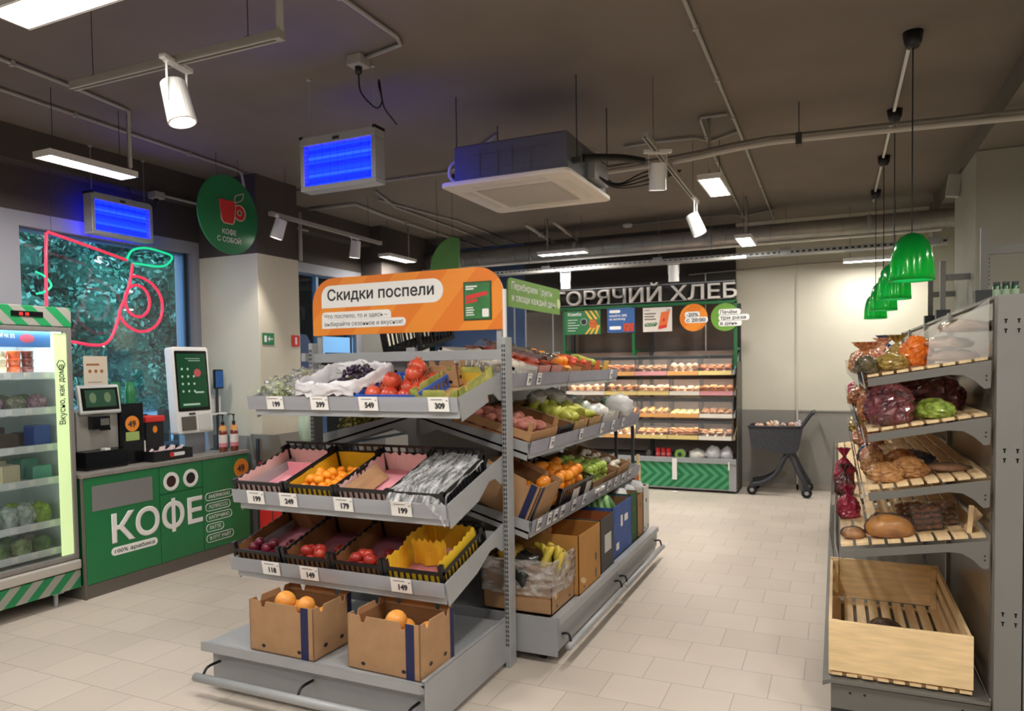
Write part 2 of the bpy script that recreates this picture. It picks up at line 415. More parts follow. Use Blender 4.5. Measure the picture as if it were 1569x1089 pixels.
# ------------------------------------------------------------------ outside: pavement, fence, trees, pale building
struct(obj('ground', MB().box(-30, -5.9, -12, 32, -.6, -.5), mat('pavement', '#7f8f96', .8, 0, .1, 1)))
def leaf_mat(n, a, b): return mat(n, a, .55, 0, 0, 1.6, col2=b)
LM = [leaf_mat('leaves_blue_green', '#3a8c74', '#68b49c'), leaf_mat('leaves_deep', '#245f4e', '#468a72'), leaf_mat('leaves_pale', '#66b096', '#a0d6c0')]
M_BARK = mat('bark', '#2b2a28', .9, 0, .2, 5)
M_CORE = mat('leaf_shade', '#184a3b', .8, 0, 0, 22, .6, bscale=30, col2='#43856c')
def tree(x, y, h, r, k, lab, n=2600, low=.25):
    t = thing('leafy_tree', lab, 'tree', (x, y, -.5), group='trees outside the window')
    m = MB(); rnd = random.Random(k*11+5)
    m.tube([(0, 0, 0), (.05, .02, h*.3), (-.05, .1, h*.6)], [.16, .12, .06], 8)
    for a in range(5):
        an = a*1.3+k; m.tube([(0, 0, h*(.25+.06*a)), (math.cos(an)*r*.5, math.sin(an)*r*.5, h*(.42+.07*a))], [.06, .02], 6)
    obj('trunk', m, M_BARK, t, True)
    fo = MB()
    cl = []
    for _ in range(90):
        a = rnd.random()*6.283; q = r*math.sqrt(rnd.random()); zz = h*(low+(1-low)*rnd.random())
        cl.append((math.cos(a)*q*.72, math.sin(a)*q*.72, zz, r*rnd.uniform(.16, .32)))
    for (cx, cy, cz, cr) in cl:                    # inner mass of each bough
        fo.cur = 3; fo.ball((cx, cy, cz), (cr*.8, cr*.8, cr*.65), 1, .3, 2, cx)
    for i in range(n):
        cx, cy, cz, cr = cl[rnd.randrange(len(cl))]
        d = V((rnd.gauss(0, 1), rnd.gauss(0, 1), rnd.gauss(0, 1))).normalized()
        p = V((cx, cy, cz))+V((d.x, d.y, d.z*.8))*cr*rnd.uniform(.8, 1.12); s = rnd.uniform(.028, .06)
        a = d.orthogonal().normalized(); a = Matrix.Rotation(rnd.random()*6.28, 3, d) @ a; b = d.cross(a)
        a = (a+d*rnd.uniform(-.6, .6)); fo.cur = rnd.choice((0, 0, 1, 2))
        fo.add([p-a*s, p+b*s*.5, p+a*s, p-b*s*.5], [(0, 1, 2, 3)])
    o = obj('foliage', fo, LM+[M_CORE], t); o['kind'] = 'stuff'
tree(-10.2, 6.2, 5.4, 1.7, 1, 'leafy tree outside straight behind the red glowing cup outline', 24000, .30)
tree(-10.3, 8.9, 5.4, 1.6, 2, 'leafy tree outside seen between the ordering kiosk and the pilaster', 22000, .30)
tree(-9.9, 12.4, 5.4, 1.7, 3, 'leafy tree outside seen through the window beyond the pilaster', 12000, .12)
tree(-14.6, 8.8, 6.6, 1.9, 4, 'tall broad tree in the back row between the two front trees', 16000, .2)
tree(-14.8, 12.3, 6.6, 1.9, 5, 'tall broad tree of the back row behind the second front tree', 16000, .2)
tree(-15.0, 16.2, 7.0, 2.0, 6, 'last tree of the back row, seen past the second window', 9000, .12)
f = thing('iron_fence', 'dark iron fence outside along the pavement below the trees', 'fence', (-8.2, 3.0, -.5))
m = MB(); m.box(-.02, .02, 0, 13, .25, .29); m.box(-.02, .02, 0, 13, 1.15, 1.19); obj('rail', m, M_DFRAME, f)
m = MB()
for i in range(90): m.box(-.008, .008, i*.145, i*.145+.016, .1, 1.35)
obj('picket', m, M_DFRAME, f)['kind'] = 'stuff'
b = thing('pale_building', 'pale blue grey building far outside behind the tree trunks', 'building', (-19, 4, -.5))
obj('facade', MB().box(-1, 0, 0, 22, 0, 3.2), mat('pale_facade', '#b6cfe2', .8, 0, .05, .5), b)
for i in range(7):
    wv = obj('window', MB().box(-.02, .03, 1.2+i*3, 2.6+i*3, .9, 2.4), mat('dark_window_%d' % i, '#4a6a80', .2), b)
# ------------------------------------------------------------------ ceiling: lamps
def area(parent, name, loc, sx, sy, w, col=(1, .945, .875), spread=None, rot=(0, 0, 0)):
    d = bpy.data.lights.new(name, 'AREA'); d.shape = 'RECTANGLE'; d.size = sx; d.size_y = sy; d.energy = w; d.color = col
    if spread: d.spread = spread
    o = bpy.data.objects.new(name, d); COL.objects.link(o); o.parent = parent; o.location = loc; o.rotation_euler = rot
    return o
def led_panel(x, y, z, along, lab, stem=None, w=1.0, L=.62):
    t = thing('led_ceiling_light', lab, 'ceiling light', (x, y, z), (0, 0, 0 if along == 'x' else PI/2), 'white LED ceiling lights')
    h = .085
    m = MB(); m.box(-L/2, L/2, -h, h, .012, .04); m.box(-L/2, L/2, -h, -h+.012, 0, .012); m.box(-L/2, L/2, h-.012, h, 0, .012); m.box(-L/2, -L/2+.01, -h+.012, h-.012, 0, .012); m.box(L/2-.01, L/2, -h+.012, h-.012, 0, .012)
    obj('housing', m, M_WHITE, t)
    obj('diffuser', MB().box(-L/2+.01, L/2-.01, -h+.012, h-.012, .001, .012), M_LED, t)
    m = MB()
    for s in (-1, 1): m.tube([(s*L*.38, 0, .04), (s*L*.38, 0, CEIL-z)], .0025, 5)
    obj('hanger_wire', m, M_DKSTEEL, t)
    if stem is not None: obj('stem', MB().tube([(stem, 0, .03), (stem, 0, CEIL-z)], .011, 8), M_PIPE, t, True)
    area(t, 'lamp', (0, 0, -.006), L-.03, .14, PANEL_W*w)
    return t
led_panel(-2.6, 1.78, 3.0, 'x', 'largest bright ceiling light, above the spotlight track with one big spotlight')
led_panel(-4.54, 3.26, 3.0, 'y', 'white ceiling light hanging above the fridge by the window', .31)
led_panel(-.86, 5.8, 3.0, 'y', 'square looking ceiling light on a stem beside the two spotlight track', -.28)
led_panel(-.90, 8.27, 2.95, 'y', 'small ceiling light just under the round air duct near the back wall', 0)
led_panel(-3.06, 8.36, 3.0, 'x', 'flat ceiling light under the duct between the green arch panel and the bread sign', -.2)
led_panel(-5.05, 7.75, 3.0, 'y', 'ceiling light above the orange sign by the window wall', .25)
led_panel(.38, 9.35, 2.79, 'x', 'thin ceiling light behind the green pendant lamps', None, .6)
for x, y, a in ((-.9, 2.0, 'y'), (.75, 1.9, 'y'), (1.9, 2.6, 'y'), (2.6, 4.6, 'y'), (2.6, 7.4, 'y'), (-.9, -.6, 'y'), (-3.2, -.8, 'x'), (-4.6, .4, 'y'), (1.6, -1.0, 'y')):  # unseen panels added to give general downward fill light
    led_panel(x, y, 3.0, a, 'white ceiling light added out of view as fill')

def spot(x, y, z, tilt, lab, az=0., w=1.0, sc=1.0, top=None):
    """white cylinder spotlight on a bracket; z = pivot height"""
    t = thing('track_spotlight', lab, 'spotlight', (x, y, z), (0, 0, az), 'white spotlights')
    Mx = Matrix.Rotation(tilt, 4, 'X')
    m = MB(); m.lathe([(0, .085), (.046, .085), (.05, .08), (.056, -.085), (.05, -.088), (.046, -.06), (0, -.06)], 24, Mx @ Matrix.Scale(sc, 4)); h = obj('head', m, M_WHITE, t, False)
    m = MB(); m.lathe([(.0, -.0595), (.045, -.0595), (.045, -.063), (0, -.063)], 20, Mx @ Matrix.Scale(sc, 4)); obj('lens', m, M_LED, h)
    tp = top or .12
    m = MB()
    for s in (-1, 1): m.box(s*.058*sc-.0015, s*.058*sc+.0015, -.005, .005, -.01, tp)
    m.box(-.061*sc, .061*sc, -.012, .012, tp-.006, tp); obj('bracket', m, M_WHITE, t)
    obj('track_adapter', MB().box(-.09, .09, -.016, .016, tp, tp+.022), M_WHITE, t, bev=.003)
    d = bpy.data.lights.new('lamp', 'SPOT'); d.energy = SPOT_W*w; d.spot_size = R(75); d.spot_blend = .6; d.shadow_soft_size = .045; d.color = (1, .92, .82)
    o = bpy.data.objects.new('lamp', d); COL.objects.link(o); o.parent = t; o.matrix_local = Mx @ Matrix.Translation((0, 0, -.095*sc))
    return t
def track(a, b, z, lab, wires=(.12, .88)):
    a, b = V((a[0], a[1], 0)), V((b[0], b[1], 0)); L = (b-a).length; ang = math.atan2(b.y-a.y, b.x-a.x)
    t = thing('light_track', lab, 'light track', (a.x, a.y, z), (0, 0, ang), 'grey spotlight tracks')
    m = MB(); m.box(0, L, -.018, .018, .012, .034); m.box(0, L, -.018, -.007, 0, .012); m.box(0, L, .007, .018, 0, .012); obj('rail', m, M_PIPE, t)
    obj('slot', MB().box(.02, L-.02, -.007, .007, .008, .0121), M_BLACK, t)
    obj('end_cap', MB().box(L-.001, L+.03, -.019, .019, -.001, .036), M_PIPE, t)
    m = MB()
    for f in wires: m.tube([(L*f, 0, .034), (L*f, 0, CEIL-z)], .002, 5); m.box(L*f-.014, L*f+.014, -.008, .008, .034, .042)
    obj('hanger_wire', m, M_DKSTEEL, t)
    return t
track((-3.31, 2.31), (-2.08, 2.33), 2.985, 'grey spotlight track carrying a single large white spotlight')
spot(-2.64, 2.325, 2.825, R(-14), 'large white spotlight alone on its track above the fridge', PI/2+R(10), .5, 1.08, .155)
track((-1.05, 4.32), (-1.08, 6.3), 3.0, 'grey spotlight track beside the ceiling air conditioner')
spot(-1.05, 4.66, 2.85, R(12), 'upright white spotlight beside the air conditioner pipes', .4, 1, 1, .147)
spot(-1.07, 6.15, 2.80, R(-22), 'strongly tilted white spotlight at the far end of the track beside the air conditioner', PI/2, 1, 1.05, .197)
track((-4.5, 4.90), (-4.55, 6.62), 2.985, 'grey spotlight track running past the green round coffee sign')
spot(-4.52, 5.03, 2.89, R(18), 'white spotlight next to the round coffee sign', PI/2+.5, 1, 1, .094)
spot(-4.54, 6.17, 2.87, R(8), 'white spotlight above the orange sign, second on its track', PI/2, 1, 1, .114)
track((-4.0, 8.66), (-.97, 8.66), 2.83, 'grey spotlight track in front of the bread sign')
spot(-3.14, 8.66, 2.705, R(6), 'white spotlight above the first letters of the bread sign', 0, 1.3, 1.15, .124)
spot(-1.77, 8.66, 2.715, R(6), 'white spotlight above the last word of the bread sign', 0, 1.3, 1.15, .114)

# ------------------------------------------------------------------ ceiling: green pendants on a white rail
M_CORD = mat('black_cord', '#141414', .5)
def shade_mat():
    m = mat('green_translucent_shade', '#077a3e', .18, 0, 0, 1, spec=.6, coat=.5); nt = m.node_tree; p = nt.nodes['Principled BSDF']
    t = nt.nodes.new('ShaderNodeBsdfTranslucent'); t.inputs[0].default_value = lin('#0c9a50')
    mx = nt.nodes.new('ShaderNodeMixShader'); mx.inputs[0].default_value = .55
    o = nt.nodes['Material Output']; nt.links.new(p.outputs[0], mx.inputs[1]); nt.links.new(t.outputs[0], mx.inputs[2]); nt.links.new(mx.outputs[0], o.inputs[0])
    return m
M_SHADE = shade_mat()
o = thing('pendant_rail', 'white cable rail linking the black ceiling cups of the green pendant lamps', 'rail', (.376, 4.66, 3.432))
obj('pipe', MB().tube([(0, 0, 0), (.0, 4.5, 0)], .011, 8), M_WHITE, o, True)
for i, (y, lab) in enumerate(((4.6, 'largest of the green pendant lamps, first in the row'), (5.95, 'second green pendant lamp, just behind the largest one'), (7.25, 'third green pendant lamp, half hidden by the second'), (8.65, 'smallest of the green pendant lamps, last in the row'))):
    t = thing('pendant_lamp', lab, 'pendant lamp', (.383, y, 2.085), group='green pendant lamps')
    m = MB(); pr = [(.112, 0), (.110, .03), (.107, .10), (.098, .16), (.082, .21), (.055, .245), (.02, .262), (.0, .264)]
    m.lathe(pr, 32, cap=False); obj('lamp_shade', m, M_SHADE, t, True, solid=.004)
    m = MB(); m.tube([(0, 0, .26), (0, 0, CEIL-2.085-.05)], .004, 6); obj('cord', m, M_CORD, t)
    m = MB(); m.lathe([(.0, -.0), (.03, 0), (.045, .03), (.052, .085), (0, .085)], 18, Matrix.Translation((0, 0, CEIL-2.085-.085))); obj('ceiling_cup', m, M_BLACK, t, True)
    m = MB(); m.ball((0, 0, .12), (.03, .03, .04), 2); obj('bulb', m, emis('bulb_%d' % i, '#fff3da', 5), t, True)
    m = MB(); m.lathe([(.02, .155), (.02, .26)], 12); obj('socket', m, M_BLACK, t)
    d = bpy.data.lights.new('lamp', 'POINT'); d.energy = 2.4; d.shadow_soft_size = .04; d.color = (1, .9, .76)
    lo = bpy.data.objects.new('lamp', d); COL.objects.link(lo); lo.parent = t; lo.location = (0, 0, .035)

# ------------------------------------------------------------------ ceiling: conduits, trays, duct
def conduit(lab, pts, r=.012, m=None, clips=True, name='conduit_pipe'):
    p0 = V(pts[0]); t = thing(name, lab, 'pipe', p0)
    P = [V(p)-p0 for p in pts]
    obj('pipe', MB().tube(P, r, 8), m or M_PIPE, t, True)
    if clips:
        k = MB()
        for a, b in zip(P, P[1:]):
            L = (b-a).length; n = int(L/.75)
            for i in range(n):
                q = a.lerp(b, (i+.5)/n); d = (b-a).normalized()
                if abs(d.z) > .5: continue
                k.bar(q-d*.012, q+d*.012, r*2.6, r*2.6)
        if k.v: obj('clip', k, m or M_PIPE, t)
    return t
zc = 3.432
conduit('thick pale drop pipe at the end of the single spotlight track', [(-2.06, 2.33, 3.44), (-2.06, 2.33, 3.02)], .016, None, False)
conduit('long straight pale conduit running the length of the ceiling between air conditioner and pendants', [(-.68, .5, zc), (-.69, 5.9, zc), (-.72, 9.8, zc)])
conduit('bent conduit leading to the junction box above the hanging insect lamp', [(-2.22, .5, zc), (-2.17, 3.36, zc), (-2.2, 3.45, zc), (-2.48, 3.51, zc)])
conduit('conduit ending in a drop to the light above the fridge', [(-4.25, 1.5, zc), (-4.37, 3.06, zc), (-4.42, 3.42, zc), (-4.44, 3.5, zc), (-4.44, 3.5, 3.05)])
conduit('conduit running above the fridge towards the round coffee sign', [(-4.72, 1.5, zc), (-4.8, 2.87, zc), (-4.9, 4.9, zc), (-4.93, 5.02, zc), (-4.93, 5.05, 3.3)])
conduit('conduit along the dark top of the window wall', [(-5.42, 4.53, 3.19), (-5.42, 5.5, 3.19), (-5.42, 6.5, 3.19)])
conduit('thin cable pipe crossing the ceiling behind the insect lamp to the air conditioner', [(-5.6, 5.98, zc), (-4.99, 5.78, zc), (-4.17, 5.86, zc), (-3.24, 5.87, zc), (-2.4, 5.1, zc)])
conduit('thick pipe bundle bending from the pilaster to the back wall', [(-5.4, 6.5, zc), (-4.79, 6.53, zc), (-4.86, 7.2, zc), (-4.9, 9.8, zc)], .022)
conduit('pipe running to the back beside the bundle', [(-4.27, 6.16, zc), (-4.5, 6.88, zc), (-4.52, 8.25, zc), (-4.6, 9.8, zc)])
conduit('curving pipe between the pipe bundle and the air conditioner', [(-4.46, 6.49, zc), (-4.35, 7.39, zc), (-4.26, 7.88, zc), (-4.3, 9.8, zc)])
conduit('pipe on the pilaster dropping from the ceiling bundle', [(-4.87, 5.72, 3.2), (-4.87, 5.72, 2.72)], .018)
conduit('looped pipe feeding the stemmed ceiling light', [(-.72, 5.44, zc), (-.9, 5.42, zc), (-.92, 5.5, zc), (-.96, 6.25, zc), (-1.05, 9.4, zc)])
conduit('pipe from the air conditioner across to the long conduit', [(-1.6, 5.86, zc), (-1.36, 5.84, zc), (-1.03, 5.88, zc), (-.92, 6.03, zc), (-.69, 5.87, zc)])
conduit('thin pipe with the round smoke detector on its end', [(-2.4, 9.18, zc), (-1.8, 9.13, zc), (-1.17, 9.11, zc), (-1.03, 9.27, zc), (-.67, 9.05, zc)], .009)
conduit('short pale channel hanging behind the air conditioner', [(-3.35, 7.9, 3.3), (-3.5, 9.2, 3.3)], .022)
conduit('second short pale channel hanging behind the air conditioner', [(-3.0, 7.9, 3.3), (-3.15, 9.2, 3.3)], .018)
t = thing('smoke_detector', 'small round white smoke detector on the ceiling behind the tilted spotlight', 'smoke detector', (-2.47, 9.19, CEIL))
obj('body', MB().lathe([(0, -.04), (.05, -.04), (.065, -.02), (.065, 0), (0, 0)], 20), M_WHITE, t, True)
t = thing('cable_tray', 'pale cable channel hung across the ceiling from air conditioner to pillar', 'cable tray', (-1.66, 5.36, 3.13))
m = MB(); m.tube(arc_pts([(0, 0, -.02), (.6, .02, .0), (1.1, .06, .05), (1.5, .1, .06), (3.2, .25, .04)], 6), .021, 8); obj('channel', m, mat('pale_channel', '#c4c0b8', .5), t, True)
m = MB(); m.tube(arc_pts([(0, .05, .03), (.6, .07, .05), (1.1, .11, .1), (1.5, .15, .11), (3.2, .3, .1)], 6), .012, 8); obj('cable', m, mat('grey_cable', '#8b8780', .6), t, True)
m = MB(); m.tube([(1.42, .1, .05), (1.42, .1, .32)], .004, 6); m.box(1.40, 1.44, .06, .14, .02, .1); obj('hanger_rod', m, M_DKSTEEL, t)
t = thing('air_duct', 'round silver air duct crossing the room just under the ceiling at the back', 'duct', (-5.3, 8.9, 3.135))
M_DUCT = mat('galvanised_duct', '#a9a7a2', .38, .55, .08, 3)
m = MB(); m.tube([(0, 0, 0), (10, 0, 0)], .1, 24); obj('tube', m, M_DUCT, t, True)
m = MB()
for i in range(40): m.tube([(i*.25+.1, 0, 0), (i*.25+.112, 0, 0)], .104, 24)
obj('duct_seam', m, M_DUCT, t, True)
m = MB()
for i in range(6): m.tube([(i*1.7+.5, 0, 0), (i*1.7+.56, 0, 0)], .107, 24); m.tube([(i*1.7+.53, 0, .1), (i*1.7+.53, 0, .31)], .004, 6)
obj('hanger_band', m, M_STEEL, t, True)
conduit('straight white pipe below and in front of the air duct', [(-5.3, 8.75, 2.99), (1.0, 8.75, 3.0)], .02, M_WHITE, False)
t = thing('perforated_cable_tray', 'perforated silver cable tray running under the air duct above the bread sign', 'cable tray', (-5.3, 9.1, 2.89))
m = MB(); m.box(0, 6.4, -.1, .1, 0, .004); m.box(0, 6.4, -.1, -.096, .004, .05); m.box(0, 6.4, .096, .1, .004, .05); obj('tray', m, M_STEEL, t)
m = MB()
for i in range(100): m.box(i*.064+.01, i*.064+.045, -.1008, -.1, .015, .035)
obj('slot_pattern', m, M_BLACK, t)
m = MB()
for i in range(5): m.box(i*1.5+.2, i*1.5+.32, -.112, -.101, -.01, .075); m.tube([(i*1.5+.26, 0, 0), (i*1.5+.26, 0, .56)], .004, 6)
obj('hanger', m, M_STEEL, t)
conduit('thin pipe along the cream wall top beside the bread sign', [(-1.8, 9.8, 2.82), (-.4, 9.8, 2.86), (1.0, 9.8, 2.86)], .009)
conduit('thin drop pipe down the wall behind the round bread stickers', [(-1.58, 9.78, 2.82), (-1.58, 9.78, 1.2)], .009, M_WHITE, False)
t = thing('sensor_box', 'small white tilted box fixed high on the near pillar', 'sensor', (.955, 7.45, 3.17), (0, R(8), 0))
obj('body', MB().box(-.065, .04, -.03, .03, -.1, .1), mat('sensor_grey', '#b9b8b0', .5), t, bev=.01); obj('cable', MB().tube(arc_pts([(0, 0, .1), (.02, 0, .14), (.03, 0, .18)], 5), .01, 6), M_PIPE, t, True)

# ------------------------------------------------------------------ ceiling air conditioner
t = thing('ceiling_air_conditioner', 'boxy ceiling air conditioner with a flat white grille panel below', 'air conditioner', (-1.93, 4.62, 2.82))
M_ACBODY = mat('blue_grey_sheet', '#6e717b', .45, .3, .04, 4)
obj('body', MB().box(-.37, .42, -.40, .42, .03, .27), M_ACBODY, t, bev=.012)
m = MB(); 
for i in range(2): m.box(-.25, .3, -.404, -.40, .1+.09*i, .104+.09*i)
for x in (-.18, -.05, .05, .18): m.box(x, x+.004, -.404, -.4, .06, .22)
obj('pressed_rib', m, M_ACBODY, t)
m = MB(); m.prism(rrect(.9, .92, .05), (-.45, -.46, 0), (1, 0, 0), (0, 1, 0), .03); pn = obj('front_panel', m, mat('warm_white_plastic', '#f3ede3', .45), t, bev=.008)
m = MB(); m.box(-.27, .27, -.27, .27, -.006, 0); g = obj('grille', m, mat('grille_grey', '#c9c4ba', .6), pn)
m = MB()
for i in range(26): m.box(-.26, .26, -.258+i*.02, -.252+i*.02, -.0085, -.006)
obj('slat', m, mat('grille_slat', '#dcd8ce', .6), g)
m = MB()
for a in range(4):
    M4 = Matrix.Rotation(a*PI/2, 4, 'Z'); m.box(-.26, .26, .325, .375, -.004, 0, M4)
obj('air_flap', m, mat('flap_white', '#e8e2d7', .4), pn)
m = MB()
for x, y in ((-.4, -.3), (-.4, .35), (.45, -.3), (.45, .35)): m.tube([(x, y, .1), (x, y, CEIL-2.82)], .004, 6); m.box(x-.03, x+.03, y-.02, y+.02, .09, .12)
obj('hanger_rod', m, M_DKSTEEL, t)
obj('drain_hose', MB().tube(arc_pts([(.05, .1, .27), (.06, .12, .36), (.2, .15, .37), (.4, .2, .3), (.46, .25, .24)], 6), .014, 8), M_WHITE, t, True)
obj('side_hose', MB().tube(arc_pts([(-.37, -.3, .22), (-.43, -.33, .17), (-.44, -.33, .1), (-.39, -.32, .05)], 6), .012, 8), M_WHITE, t, True)
obj('insulated_pipe', MB().tube(arc_pts([(.42, -.1, .17), (.5, 0, .19), (.62, .2, .22), (.7, .4, .24)], 6), .024, 10), M_BLACK, t, True)
m = MB(); m.box(.42, .47, .0, .3, .06, .2); obj('terminal_box', m, M_STEEL, t)
m = MB()
for i in range(4): m.tube(arc_pts([(.46, .1+i*.05, .1), (.55, .2+i*.05, .03+.02*i), (.7, .5, .1+.03*i), (.9, .7, .22)], 6), .006, 6)
obj('loose_cable', m, M_BLACK, t, True)

# ------------------------------------------------------------------ insect killers
M_UV = emis('blue_lamp_glow', '#0617ff', 5); M_UVT = emis('blue_tube', '#0a1eff', 6.5)
M_IKG = mat('aluminium_case', '#b9bcc0', .4, .4)
def insect_lamp(loc, az, lab, chainx=(-.24, .24)):
    t = thing('insect_killer_lamp', lab, 'insect lamp', loc, (0, 0, az), 'blue insect killer lamps')
    w, d, h = .56, .10, .33
    m = MB(); m.box(-w/2, w/2, -d/2, d/2, h-.055, h); m.box(-w/2, w/2, -d/2, d/2, 0, .03); m.box(-w/2, -w/2+.03, -d/2, d/2, .03, h-.055); m.box(w/2-.03, w/2, -d/2, d/2, .03, h-.055)
    obj('case', m, M_IKG, t, bev=.004)
    obj('glow_plate', MB().box(-w/2+.03, w/2-.03, .0, .006, .03, h-.055), M_UV, t)
    for z in (.10, .205):
        obj('blue_tube', MB().tube([(-w/2+.04, -.012, z), (w/2-.04, -.012, z)], .009, 8), M_UVT, t, True)
    m = MB()
    for i in range(9): m.tube([(-w/2+.03, -d/2+.008, .045+i*.027), (w/2-.03, -d/2+.008, .045+i*.027)], .0012, 4)
    for i in range(9): m.tube([(-w/2+.05+i*.0575, -d/2+.008, .03), (-w/2+.05+i*.0575, -d/2+.008, h-.055)], .001, 4)
    obj('guard_wire', m, mat('guard_wire', '#1c2036', .5), t)
    zg = mat('zap_grid', '#191b30', .6)
    for z in (.06, .152, .24):
        m = MB()
        for i in range(46): m.tube([(-w/2+.05+i*.01, -.025, z-.014), (-w/2+.055+i*.01, -.025, z+.014)], .0026, 4)
        obj('electric_grid', m, zg, t)
    obj('maker_plate', MB().box(-.03, .02, -d/2-.001, -d/2, h-.04, h-.022), M_INK, t)
    m = MB()
    for s in (-1, 1): m.box(s*(w/2-.008)-.01, s*(w/2-.008)+.01, -d/2-.002, d/2+.002, h-.012, h+.006)
    obj('corner_cap', m, M_BLACK, t)
    m = MB(); n = int((CEIL-loc[2]-h)/.022)
    for x in chainx:
        for i in range(n):
            z = h+.01+i*.022; a = 0 if i % 2 else PI/2
            m.tube([(x+.004*math.cos(a), .004*math.sin(a), z), (x+.004*math.cos(a), .004*math.sin(a), z+.02), (x-.004*math.cos(a), -.004*math.sin(a), z+.02), (x-.004*math.cos(a), -.004*math.sin(a), z)], .0012, 4, True)
        m.box(x-.012, x+.012, -.012, .012, CEIL-loc[2]-.012, CEIL-loc[2])
    obj('chain', m, M_STEEL, t)
    return t
insect_lamp((-2.762, 3.64, 2.745), 0, 'blue glowing insect killer lamp hanging above the orange sign')
insect_lamp((-5.43, 4.16, 2.748), PI/2, 'blue glowing insect killer lamp hanging before the window by the red neon cup')
def jbox(loc, lab, cable):
    t = thing('junction_box', lab, 'junction box', loc)
    obj('box', MB().box(-.05, .05, -.05, .05, -.06, 0), M_PIPE, t, bev=.006)
    obj('plug', MB().lathe([(.0, -.1), (.018, -.1), (.022, -.06), (0, -.06)], 12), M_BLACK, t, True)
    obj('cable', MB().tube(arc_pts(cable, 7), .0045, 6), M_BLACK, t, True)
jbox((-2.53, 3.51, CEIL), 'grey junction box on the ceiling with a black cable to the insect lamp', [(0, 0, -.1), (0, .02, -.2), (.08, .05, -.29), (.11, .07, -.25), (.09, .07, -.16), (.085, .08, -.12), (.1, .07, -.16), (.12, .07, -.28), (.15, .1, -.34), (.17, .13, -.378)])
jbox((-5.40, 4.5, 3.2), 'grey junction box above the window with a black looped cable', [(0, 0, -.1), (-.02, -.05, -.16), (-.03, -.2, -.1), (-.03, -.24, .0), (-.03, -.22, -.07), (-.03, -.15, -.124)])

# ------------------------------------------------------------------ hanging signs
t = thing('round_coffee_sign', 'round green hanging sign with a red cup, reading coffee to go', 'sign', (-4.7, 4.62, 2.955))
M_SIGNG = mat('sign_green', '#1f7d49', .4)
m = MB(); m.prism(circ(.33, 48), (0, 0, 0), (0, 1, 0), (0, 0, 1), .012); obj('disc', m, M_SIGNG, t)
cup = [(-.115, .12), (.075, .12), (.055, -.05), (.035, -.075), (-.06, -.075), (-.085, -.05)]
def ring(ro, ri, cx, cy, o, ax, ay, d, n=24, a0=0., a1=2*PI):
    m = MB(); ax, ay, o = V(ax), V(ay), V(o); nz = ax.cross(ay)
    vs = []; fs = []
    for k in range(n+1):
        a = a0+(a1-a0)*k/n
        for r in (ro, ri):
            for dd in (0, d): vs.append(o+ax*(cx+r*math.cos(a))+ay*(cy+r*math.sin(a))+nz*dd)
    for k in range(n):
        b = k*4; fs += [(b, b+4, b+5, b+1), (b+2, b+3, b+7, b+6), (b+1, b+5, b+7, b+3), (b, b+2, b+6, b+4)]
    m.add(vs, fs); return m
YX = ((0, 1, 0), (0, 0, 1))
m = MB(); m.prism(cup, (.0125, 0, 0), *YX, .002); obj('cup_emblem', m, M_RED, t)
m = ring(.062, .022, .115, .035, (.0125, 0, 0), *YX, .002); obj('cup_handle', m, M_RED, t)
m = MB(); m.tube([(.016, a, b) for a, b in cup], .0045, 5, True); m.tube([(.016, .115+.066*math.cos(k*.3), .035+.066*math.sin(k*.3)) for k in range(-8, 9)], .0045, 5); m.tube([(.016, .115+.022*math.cos(k*.4), .035+.022*math.sin(k*.4)) for k in range(16)], .004, 5, True)
m.tube(arc_pts([(.016, .065, .12), (.016, .075, .17), (.016, .14, .2), (.016, .165, .205), (.016, .15, .155), (.016, .1, .125)], 5, True), .004, 5, True)
obj('outline', m, mat('pale_pink_line', '#f1c9b5', .5), t, True)
ef = text(t, 'КООЕ', (.0128, -.005, -.165), (0, 1, 0), (0, 0, 1), .042, M_WPRINT, bold=.012, align='CENTER'); ef_bar(ef, (0, 1, 0), (0, 0, 1))
text(t, 'С СОБОЙ', (.0128, -.005, -.232), (0, 1, 0), (0, 0, 1), .042, M_WPRINT, bold=.012, align='CENTER')
m = MB()
for y in (-.12, .12): m.tube([(.006, y, .30), (.006, y, CEIL-2.955)], .002, 5)
obj('hanger_wire', m, M_DKSTEEL, t)
t = thing('green_arch_sign', 'plain green round topped panel hanging behind the orange sign', 'sign', (-3.30, 6.1, 2.45))
pl = [(-.3, 0), (.02, 0), (.02, .41)]+[(-.0-.3*math.sin(k*PI/16), .12+.32*math.cos(k*PI/16)) for k in range(1, 9)]
m = MB(); m.prism(pl, (0, 0, 0), (1, 0, 0), (0, 0, 1), .015); obj('panel', m, mat('panel_green', '#5f9a3e', .5, 0, .08, 4), t)
m = MB(); m.tube([(-.05, -.007, .42), (-.05, -.007, 1.0)], .002, 5); m.tube([(-.22, -.007, .3), (-.22, -.007, 1.0)], .002, 5); obj('hanger_wire', m, M_DKSTEEL, t)
# ------------------------------------------------------------------ builders for crates, boxes, bags, fruit
def org(p):
    o = V((0, 0, 0))
    while p is not None: o += V(p.location); p = p.parent
    return o
def wobj(name, mb, m, parent, *a, **k):
    d = org(parent); mb.v = [(x-d.x, y-d.y, z-d.z) for x, y, z in mb.v]
    return obj(name, mb, m, parent, *a, **k)
def wtext(parent, s, o, *a, **k): return text(parent, s, V(o)-org(parent), *a, **k)

